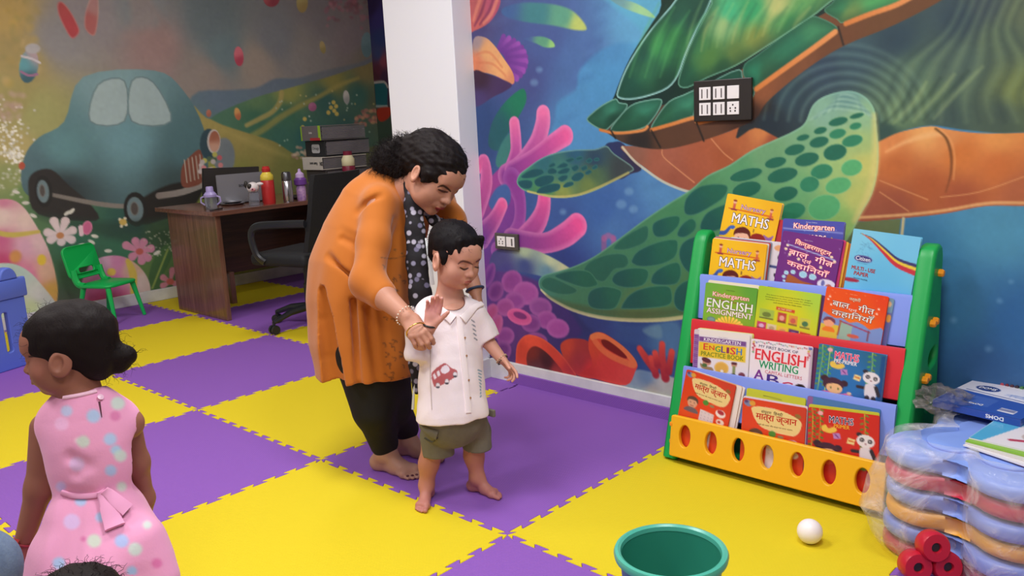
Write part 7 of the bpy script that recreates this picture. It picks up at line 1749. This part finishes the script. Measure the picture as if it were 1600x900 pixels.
E_((0, -.09, .18), (.385, .47, .38)); E_((0, -.32, .0), (.28, .20, .26), .08); E_((0, .52, -.14), (.37, .29, .41), .03, -1)
for x in (-1, 1): E_((x*.31, .09, .06), (.07, .12, .13), .05); E_((x*.44, .03, -.13), (.12, .14, .16), .03, -1)
S.chain([WW(0, -.40, .20), Wp(640, 246, -.10), Wp(614, 250, -.07), Wp(596, 256, -.05)], [.062, .060, .055, .034], k=.04); S.cone(Wp(622, 240, -.08), Wp(650, 232, -.12), .04, .045, k=.04); S.cone(Wp(630, 262, -.08), Wp(610, 262, -.06), .04, .035, k=.03)
nf2 = noisef(21, 150); nf3 = noisef(22, 60); S.disp(lambda X: nf2(X)*.006+nf3(X)*.006)
hwm = S.mesh(.003)
skin_obj('hair', hwm, hairmat('hair_dark', '#191313'), wom, None, gW)
pony = Wp(620, 248, -.08)
strands('hair_curls', [(p-gW, n) for p, n in surf_pts(*hwm, 1500, 7, lambda c: np.linalg.norm(c-pony, axis=1) < .10)], hairmat('hair_dark'), wom, .0007, 9, .035, .010)
strands('hair_wisps', [(p-gW, n) for p, n in surf_pts(*hwm, 500, 8, lambda c: (c-HW)@Zh > .0)], hairmat('hair_dark'), wom, .0006, 10, .016, .004)
bm = bmesh.new(); c0 = WW(-.37, .0, -.17)-gW; tube(bm, [c0, c0-Zh*.02+Ch*.004, c0-Zh*.035+Ch*.004], [.0035, .0022, .003], 8); obj('earring', bm, mat('gold', '#d8b060', rough=.25, metal=1), wom, True)
# tunic
S = SDF()
ax_ = [(603, 296, .094), (590, 322, .125), (576, 370, .155), (567, 420, .178), (565, 470, .182), (567, 530, .180), (575, 590, .172), (577, 640, .165)]
S.chain([Wp(x, y, .0) for x, y, r in ax_], [r for x, y, r in ax_], k=.05)
S.cone(shR+Ch*-.01, shL, .062, .058, k=.06); S.cone(Wp(628, 300, -.05), Wp(634, 350, .0), .055, .075, k=.05); S.cone(Wp(622, 350, -.02), Wp(618, 400, .0), .09, .10, k=.06)
S.chain([shR, shR*.5+elR*.5, elR, elR*.62+wrR*.38], [.066, .062, .060, .047], k=.028)
S.chain([shL, Wp(702, 345, .05), elL, elL*.75+wrL*.25], [.060, .056, .050, .046], k=.03)
fa = wrR-elR; fa /= np.linalg.norm(fa); S.plane(elR*.60+wrR*.40, fa, .003) if False else None
hemz = Wp(575, 603, -.16)[2]
S.plane(np.array([0, 0, hemz]), (0, 0, -1), .004)
S.ell(np.array([*Wp(573, 600, .0)[:2], hemz-.02]), (.15, .15, .05), None, .01, -1)
S.chain([Wp(504, 455, -.150), Wp(510, 500, -.155), Wp(517, 560, -.150), Wp(521, 625, -.145)], [.016, .034, .044, .052], k=.004, op=-1)       # side slit
for a, b, r in (((535, 372), (612, 412), .006), ((512, 400), (560, 440), .006), ((528, 355), (590, 392), .005), ((556, 330), (600, 300), .005), ((620, 345), (600, 400), .006), ((552, 470), (560, 600), .007), ((600, 470), (612, 600), .006), ((575, 480), (590, 600), .005)):
    S.cone(Wp(*a, -.16 if a[1] < 440 else -.17), Wp(*b, -.20 if b[1] < 440 else -.17), r, r*.6, k=.02, op=-1)
n4 = noisef(31, 17); n5 = noisef(32, 45)
S.disp(lambda X: n4(X*np.array([1, 1, .3]))*.015+n5(X*np.array([1, 1, .6]))*.003)
ku = S.mesh(.0048)
def emb(q):
    r_ = random.Random(5)
    for i in range(34):
        x = r_.uniform(598, 640); y = r_.uniform(405, 600); q.stroke([(x, y), (x+r_.uniform(2, 6), y+r_.uniform(-3, 3)), (x+r_.uniform(0, 5), y+r_.uniform(3, 7))], .9, '#6a3c14', soft=1.2, alpha=.8)
    q.stroke([(595, 402), (615, 404), (634, 400)], .8, '#7c4818', soft=1.2)
    for x, y in ((617, 390), (628, 396)): q.ell(x, y, 3, 3, 0, '#8a5018', soft=1.5, rim=('#c88430', 1.5))
tun = skin_obj('tunic', ku, mat('tunic_mustard', attr=True, rough=.8, sheen=.25, wave=(300, .12)), wom, painter('#ba6710', [((590, 380, 650, 610), emb, lambda v: ((v-Wp(575, 450, 0))@Ch) > .05)]), gW)
TK = bvh(*ku)
# cuff of the sleeve is where the forearm leaves the cloth; scarf
scm = mat('scarf_print', '#141016', rough=.75, bump=(120, .1), dots=(44, ['#8f8ca6', '#a9a5b8', '#141016', '#b8b4c4', '#141016', '#6e6a84'], .40, .08))
S = SDF()
sc = [(650, 266, -.12, .026), (646, 290, -.14, .032), (647, 320, -.155, .034), (648, 360, -.16, .034), (652, 410, -.16, .036), (656, 460, -.165, .038), (654, 520, -.165, .034), (650, 570, -.165, .022), (650, 610, -.165, .016)]
S.chain([Wp(x, y, d_) for x, y, d_, r in sc], [r for *_, r in sc], k=.02, n=Ch, f=.45)
S.chain([Wp(660, 322, -.13), Wp(678, 345, -.12), Wp(692, 350, -.08)], [.02, .022, .018], k=.02, n=Ch, f=.6)
n6 = noisef(41, 40); S.disp(lambda X: n6(X*np.array([1, 1, .25]))*.010)
scf = S.mesh(.004); skin_obj('scarf', scf, scm, wom, None, gW)
bm = bmesh.new(); pts = [Wp(665, 372, -.20), Wp(669, 395, -.21), Wp(673, 420, -.215), Wp(676, 445, -.215)]
tube(bm, [p-gW for p in pts], [.003, .006, .008, .008], 6, flat=.3); obj('lanyard', bm, mat('lanyard_white', '#d8dcdc', rough=.6), wom, True)
bm = bmesh.new(); tube(bm, [Wp(647, 600, -.17)-gW, Wp(646, 620, -.17)-gW, Wp(645, 640, -.17)-gW], [.004, .006, .007], 6, flat=.4); obj('tassel', bm, mat('lanyard_white'), wom, True)
# trousers
S = SDF()
S.chain([Wp(572, 560, -.05), Wp(585, 640, -.04), ankR_+Zh*.035-Rh*.005], [.105, .074, .052], k=.03); S.chain([Wp(598, 555, .06), Wp(612, 630, .05), ankL_+Zh*.035], [.098, .070, .050], k=.03); S.cone(Wp(580, 540, 0), Wp(590, 600, 0), .14, .11, k=.04)
S.plane(np.array([0, 0, ankR_[2]-.008]), (0, 0, -1), .003)
n7 = noisef(51, 22); S.disp(lambda X: n7(X*np.array([1, 1, .35]))*.008)
skin_obj('trousers', S.mesh(.005), mat('trousers_black', '#0f0e0e', rough=.8, bump=(120, .08)), wom, None, gW)
ring('bangle', wrR+hdir*.06, hdir, .033, .0026, mat('gold'), wom, gW); ring('bangle', wrR-(wrR-elR)*.05, wrR-elR, .034, .0032, mat('pearl', '#e0d4c0', rough=.3), wom, gW, beads=18)
ring('bangle', wrL, h2, .030, .005, mat('band_dark', '#2c3c58', rough=.5), wom, gW)
for i, ank in enumerate((ankR_, ankL_)):
    dd_ = (Ch*.55+Rh*.85) if i == 0 else (Ch*.42+Rh*.90); dd_ = dd_/np.linalg.norm(dd_); t_ = np.array([-dd_[1], dd_[0], 0])*(1 if i == 0 else -1)
    for l, o2, r in ((.166, .024, .009), (.163, .004, .0065), (.154, -.010, .006), (.143, -.023, .006), (.13, -.034, .0055)):
        c0 = np.array([ank[0], ank[1], 0])+dd_*l*.98+t_*o2*.98+Zh*.0165
        bm = bmesh.new(); bmesh.ops.create_uvsphere(bm, u_segments=10, v_segments=6, radius=1); bmesh.ops.transform(bm, matrix=Matrix.Translation(V3(c0-gW)) @ Matrix.Diagonal((r, r, .0035, 1)), verts=bm.verts); obj('toenail', bm, mat('nail_red', '#5c2a34', rough=.3), wom, True)

# ================================================================ the girl, seen from behind
DG = 1.85
gG = np.array([*P(140, 760, DG)[:2], 0])
girl = person('little girl in a pink spotted dress seen from behind, hair tied in a small bun', gG)
def Gp(px, py, dd=0.): return P(px, py, DG+dd)
HG = Gp(101, 547, .0)
lookG = -Rh*1.0+Ch*.22-Zh*.10; upG = Zh+(-Rh*.12)+Ch*.0
frG = frame(lookG, upG, HG, .196)
S = SDF(); WG = head(S, frG, 1.); ng = Gp(128, 625, .02)
S.cone(WG(0, -.10, -.25), ng, .036, .038, k=.03); S.cone(ng, Gp(132, 645, .04), .036, .048, k=.03)
hg = S.mesh(.0021, lo=HG-.16, hi=HG+.16)
S = SDF(); S.chain([Gp(72, 668, .04), Gp(62, 762, .05), Gp(36, 850, .06)], [.033, .028, .019], k=.02)
hand(S, Gp(34, 856, .06), Gp(18, 898, .06)-Gp(36, 850, .06), Ch*.9-Rh*.2, .60, side=1, curl=(.7, .7, .7, .7), thumb=(.5, .3)); ag1 = S.mesh(.0024)
S = SDF(); S.chain([Gp(200, 668, .07), Gp(214, 722, .11), Gp(226, 778, .15), Gp(226, 812, .17)], [.029, .025, .020, .017], k=.02)
hand(S, Gp(226, 814, .17), -Zh*.9+Rh*.1, Rh, .58, side=-1, curl=(.4,)*4); ag2 = S.mesh(.0028)
S = SDF(); S.chain([ng, Gp(140, 700, .05), Gp(145, 800, .05)], [.03, .055, .055], k=.03); S.cone(Gp(80, 665, .04), Gp(200, 662, .05), .035, .035)
c_b = Gp(150, 850, .05); 
for sx in (-1, 1):
    kx = np.array([c_b[0], c_b[1], .22])+Rh*sx*.045; ak = kx.copy(); ak[2] = .05; S.chain([c_b+Rh*sx*.045, kx, ak], [.055, .04, .025], k=.02); foot(S, ak, -Ch*.8-Rh*.3, .6, sx)
cg = S.mesh(.006)
SKG = '#96624f'
def face_g(q):
    q.stroke([(44, 543), (50, 538), (60, 541)], [.8, 1.4, .8], '#2c1c1a', soft=1.4, alpha=.7); q.stroke([(45, 557), (52, 556), (60, 554)], [1, 1.8, 1], '#241614', soft=1.2, alpha=.85)
    q.stroke([(40, 584), (46, 585)], 1.4, '#8c4844', soft=1.4, alpha=.6); q.ell(60, 580, 12, 12, 0, '#a86858', soft=12, alpha=.4)
def base_g(v):
    c_ = np.tile(hexc(SKG), (len(v), 1)); e = np.exp(-((v-WG(.37, -.03, -.03))**2).sum(1)/.025**2)[:, None]*.55; c_ = c_*(1-e)+hexc('#b0685c')*e
    hnd = np.exp(-((v-Gp(30, 880, .06))**2).sum(1)/.05**2)[:, None]*.6; return c_*(1-hnd)+hexc('#b87470')*hnd
skin_obj('body', [hg, ag1, ag2, cg], skinmat('skin_girl'), girl, painter(base_g, [((25, 520, 80, 600), face_g, None)]), gG)
S = SDF(); R_, o_, s_ = frG; E_ = lambda c, r, k=.03, op=1: S.ell(WG(*c), np.array(r)*s_, R_, k*s_, op)
E_((0, -.10, .15), (.385, .49, .40)); E_((0, -.30, -.10), (.30, .24, .30), .08); E_((0, .54, -.20), (.52, .31, .50), .04, -1)
for x in (-1, 1): E_((x*.44, .02, -.12), (.12, .14, .15), .03, -1)
bun = Gp(186, 557, .03)
S.cone(WG(0, -.46, -.03), bun-Rh*.018, .022, .018, k=.012); S.cone(bun+Rh*.008, Gp(200, 554, .03), .026, .018, k=.015); S.cone(bun, Gp(186, 572, .03), .026, .012, k=.02)
S.disp(lambda X: nf(X)*.003+nf3(X)*.003)
hgm = S.mesh(.0028); skin_obj('hair', hgm, hairmat('hair_girl', '#1a1312'), girl, None, gG)
strands('hair_curls', [(p-gG, n) for p, n in surf_pts(*hgm, 170, 17, lambda c: (np.linalg.norm(c-bun, axis=1) < .06) | (((c-HG)@Rh < -.03) & ((c-HG)@Zh > -.03)))], hairmat('hair_girl'), girl, .0005, 19, .024, .008)
ring('hair_tie', bun-Rh*.018, bun-HG, .020, .006, mat('hair_tie', '#9c94c0', rough=.7), girl, gG)
# dress
S = SDF()
S.chain([Gp(133, 648, .03), Gp(140, 690, .035), Gp(145, 730, .035), Gp(147, 768, .035)], [.078, .092, .088, .078], k=.03, n=Ch, f=.85)
S.cone(Gp(84, 660, .03), Gp(190, 655, .045), .030, .032, k=.05)
S.chain([Gp(147, 765, .035), Gp(152, 820, .03), Gp(158, 880, .02), Gp(162, 950, .02)], [.078, .108, .140, .165], k=.012)
S.cone(Gp(95, 870, .0), Gp(80, 940, .0), .05, .07, k=.04); S.cone(Gp(215, 850, .0), Gp(245, 905, .0), .05, .045, k=.04)
for px_, a in ((72, .045), (206, .06)):      # arm holes
    S.cone(Gp(px_, 690, a), Gp(px_+(8 if px_ > 100 else -4), 740, a), .040, .036, k=.012, op=-1)
S.cone(Gp(127, 606, .03), Gp(127, 596, .03), .040, .05, k=.008, op=-1)
for x0_, x1_ in ((108, 84), (124, 112), (142, 146), (160, 182), (178, 222)): S.cone(Gp(x0_, 778, -.045), Gp(x1_, 910, -.13), .006, .014, k=.03, op=-1)
for a, b in (((118, 742), (186, 700)), ((110, 715), (165, 745)), ((170, 680), (150, 740))): S.cone(Gp(*a, -.05), Gp(*b, -.055), .006, .005, k=.02, op=-1)
n8 = noisef(61, 30); S.disp(lambda X: n8(X)*.005)
dr = S.mesh(.0042)
PINK = '#eca0c4'
def dots_g(q):
    for x, y, r, h in ((104, 642, 9, '#b8c8e8'), (146, 650, 11, '#a8cdec'), (96, 662, 11, '#f0b8dc'), (120, 688, 4, '#f8d8e0'), (130, 690, 10, '#c8dcc8'), (172, 686, 10, '#a8cdec'), (181, 703, 8, '#a8d4ec'), (188, 712, 10, '#cce4d4'), (173, 735, 9, '#a4c8ec'), (120, 725, 12, '#dcb8e0'), (184, 630, 11, '#c4dccc'), (180, 650, 8, '#d878a8'), (126, 782, 9, '#a4c8ec'), (112, 815, 13, '#dcc0ec'), (157, 808, 8, '#a4c8ec'), (130, 842, 4, '#d870a4'), (147, 845, 11, '#cce0c8'), (190, 845, 11, '#a4c0ec'), (211, 858, 11, '#cce4d4'), (190, 760, 8, '#c8dcc8'), (193, 798, 5, '#f4dce8'), (206, 892, 8, '#9cc8ec'), (230, 820, 7, '#c8dcd0'), (92, 880, 10, '#a4c8ec'), (245, 880, 8, '#e070a8'), (95, 760, 8, '#c8b8e8')):
        q.ell(x, y, r, r*.95, 0, h, soft=5, alpha=.85)
dress = skin_obj('dress', dr, mat('dress_pink', attr=True, rough=.85, sheen=.2, bump=(150, .06)), girl, painter(PINK, [((60, 600, 280, 899), dots_g, lambda v: ((v-Gp(140, 750, .05))@Ch) > -.02)]), gG)
TD = bvh(*dr); dtrim = mat('dress_trim', '#f4c4d8', rough=.8); dsash = mat('dress_sash', '#eaa2c6', rough=.8)
ribbon(TD, [(97, 769), (120, 775), (150, 774), (165, 766)], .012, .003, 'sash', dsash, dress, gG)
ribbon(TD, [(160, 766), (166, 785), (172, 805), (180, 826)], (.020, .040), .006, 'sash_tail', dsash, dress, gG, off=.006)
ribbon(TD, [(163, 764), (178, 782), (196, 800)], (.018, .034), .005, 'sash_tail', dsash, dress, gG, off=.009)
ribbon(TD, [(100, 622), (125, 618), (150, 612)], .008, .003, 'neck_trim', dtrim, dress, gG)
ribbon(TD, [(155, 628), (157, 640), (159, 652)], (.004, .001), .0005, 'keyhole', mat('keyhole', '#5c3440', rough=.9), dress, gG, off=.0015)
h, nn = hit(TD, 156, 622, .004)
if h is not None:
    bm = bmesh.new(); lathe(bm, [(0, 0), (.006, 0), (.0065, .002), (0, .003)], h-gG, n=14, rot=Vector(nn).to_track_quat('Z', 'Y').to_matrix()); obj('button', bm, mat('button_pink', '#f4c8dc', rough=.3), dress)
w_ = Gp(38, 846, .06); ring('bangle', w_, Gp(36, 850, .06)-Gp(62, 762, .05), .022, .003, mat('bangle_red', '#a83c48', rough=.4), girl, gG)
ring('bangle', Gp(226, 774, .148), Zh, .022, .002, mat('bangle_red'), girl, gG)
bm = bmesh.new(); tube(bm, catmull([Gp(24, 842, .03)-gG, Gp(16, 868, .02)-gG, Gp(5, 890, .02)-gG, Gp(-10, 915, .02)-gG], 4, False), .011, 8, flat=.4)
bmt = obj('red_ribbon', bm, mat('ribbon_red', '#b0302c', rough=.6), None, True); bmt.location = gG; tag(bmt, 'red ribbon held in the hand of the girl in pink', 'ribbon')

# ================================================================ child at the bottom edge and the jeans at the left corner
DC = 1.30
hc = P(128, 990, DC)
gC = np.array([hc[0], hc[1], 0])
ch = person('child at the bottom edge of whom only dark hair shows, below the girl in pink', gC)
frC = frame(-Rh*.3-Ch*.9, Zh, hc, .195); S = SDF(); WC = head(S, frC, 1.)
S.chain([WC(0, -.1, -.25), hc-Zh*.16, hc-Zh*.36], [.036, .05, .10], k=.04); S.cone(hc-Zh*.19-Rh*.09, hc-Zh*.19+Rh*.09, .04, .04, k=.04)
for sx in (-1, 1):
    b0 = hc-Zh*.40+Rh*sx*.05; kn = np.array([b0[0], b0[1], .06])-Ch*.16; S.chain([hc-Zh*.19+Rh*sx*.10, hc-Zh*.30+Rh*sx*.13, hc-Zh*.38+Rh*sx*.08-Ch*.06], [.032, .028, .02], k=.02)
    S.chain([hc-Zh*.36+Rh*sx*.05, np.array([b0[0], b0[1], .16])-Ch*.10, np.array([b0[0], b0[1], .06])], [.07, .05, .035], k=.02)
skin_obj('body', S.mesh(.006), skinmat('skin_girl'), ch, lambda v: np.tile(hexc(SKG), (len(v), 1)), gC)
S = SDF(); R_, o_, s_ = frC; E_ = lambda c, r, k=.03, op=1: S.ell(WC(*c), np.array(r)*s_, R_, k*s_, op)
E_((0, -.06, .16), (.40, .48, .40)); E_((0, .55, -.14), (.36, .24, .40), .03, -1); S.disp(lambda X: nf(X)*.004)
hcm = S.mesh(.004); skin_obj('hair', hcm, hairmat('hair_girl'), ch, None, gC)
strands('hair_wisps', [(p-gC, n) for p, n in surf_pts(*hcm, 300, 27, lambda c: (c-hc)@Zh > .02)], hairmat('hair_girl'), ch, .0006, 29, .02, .006)
S = SDF(); S.chain([hc-Zh*.17, hc-Zh*.28, hc-Zh*.40], [.075, .10, .12], k=.04); S.cone(hc-Zh*.19-Rh*.09, hc-Zh*.19+Rh*.09, .05, .05, k=.04)
skin_obj('shirt', S.mesh(.008), mat('shirt_grey', '#5c6478', rough=.85), ch, None, gC)
kn = P(-42, 892, 1.55); gJ = np.array([kn[0], kn[1], 0])
jp = person('seated person at the lower left corner, only a knee in faded jeans in view', gJ)
S = SDF(); hp = kn-Rh*.36+Ch*.10-Zh*.06; S.chain([hp, kn], [.10, .072], k=.03); ft_ = np.array([kn[0], kn[1], .08])-Rh*.06; S.chain([kn, ft_], [.07, .05], k=.03); S.disp(lambda X: n7(X)*.008)
skin_obj('jeans', S.mesh(.006), mat('jeans', '#6c7c94', rough=.9, var=(40, '#566580', .6), bump=(200, .15)), jp, None, gJ)
S = SDF(); tr = hp+Zh*.02; S.chain([tr, tr+Zh*.22, tr+Zh*.42], [.12, .12, .09], k=.04); S.cone(tr+Zh*.40-Ch*.15, tr+Zh*.40+Ch*.15, .05, .05, k=.05)
frJ = frame(Rh, Zh, tr+Zh*.62, .225); head(S, frJ, 0.); S.cone(tr+Zh*.42, tr+Zh*.58, .05, .05, k=.03); foot(S, ft_, Rh*.9+Ch*.1, .98, 1)
S.chain([tr+Zh*.40+Ch*.16, tr+Zh*.18+Ch*.18+Rh*.05, tr+Zh*.12+Ch*.12+Rh*.22], [.045, .04, .03], k=.03)
skin_obj('body', S.mesh(.010), skinmat('skin_adult'), jp, lambda v: np.tile(hexc(SKW), (len(v), 1)), gJ)
S = SDF(); S.chain([tr, tr+Zh*.22, tr+Zh*.42], [.135, .135, .105], k=.04); S.cone(tr+Zh*.40-Ch*.15, tr+Zh*.40+Ch*.15, .062, .062, k=.05)
skin_obj('shirt', S.mesh(.010), mat('shirt_grey'), jp, None, gJ)
S = SDF(); S.ell(frJ[1]+Zh*.03-Rh*.02, (.10, .09, .11), None, .02); skin_obj('hair', S.mesh(.008), hairmat('hair_dark'), jp, None, gJ)
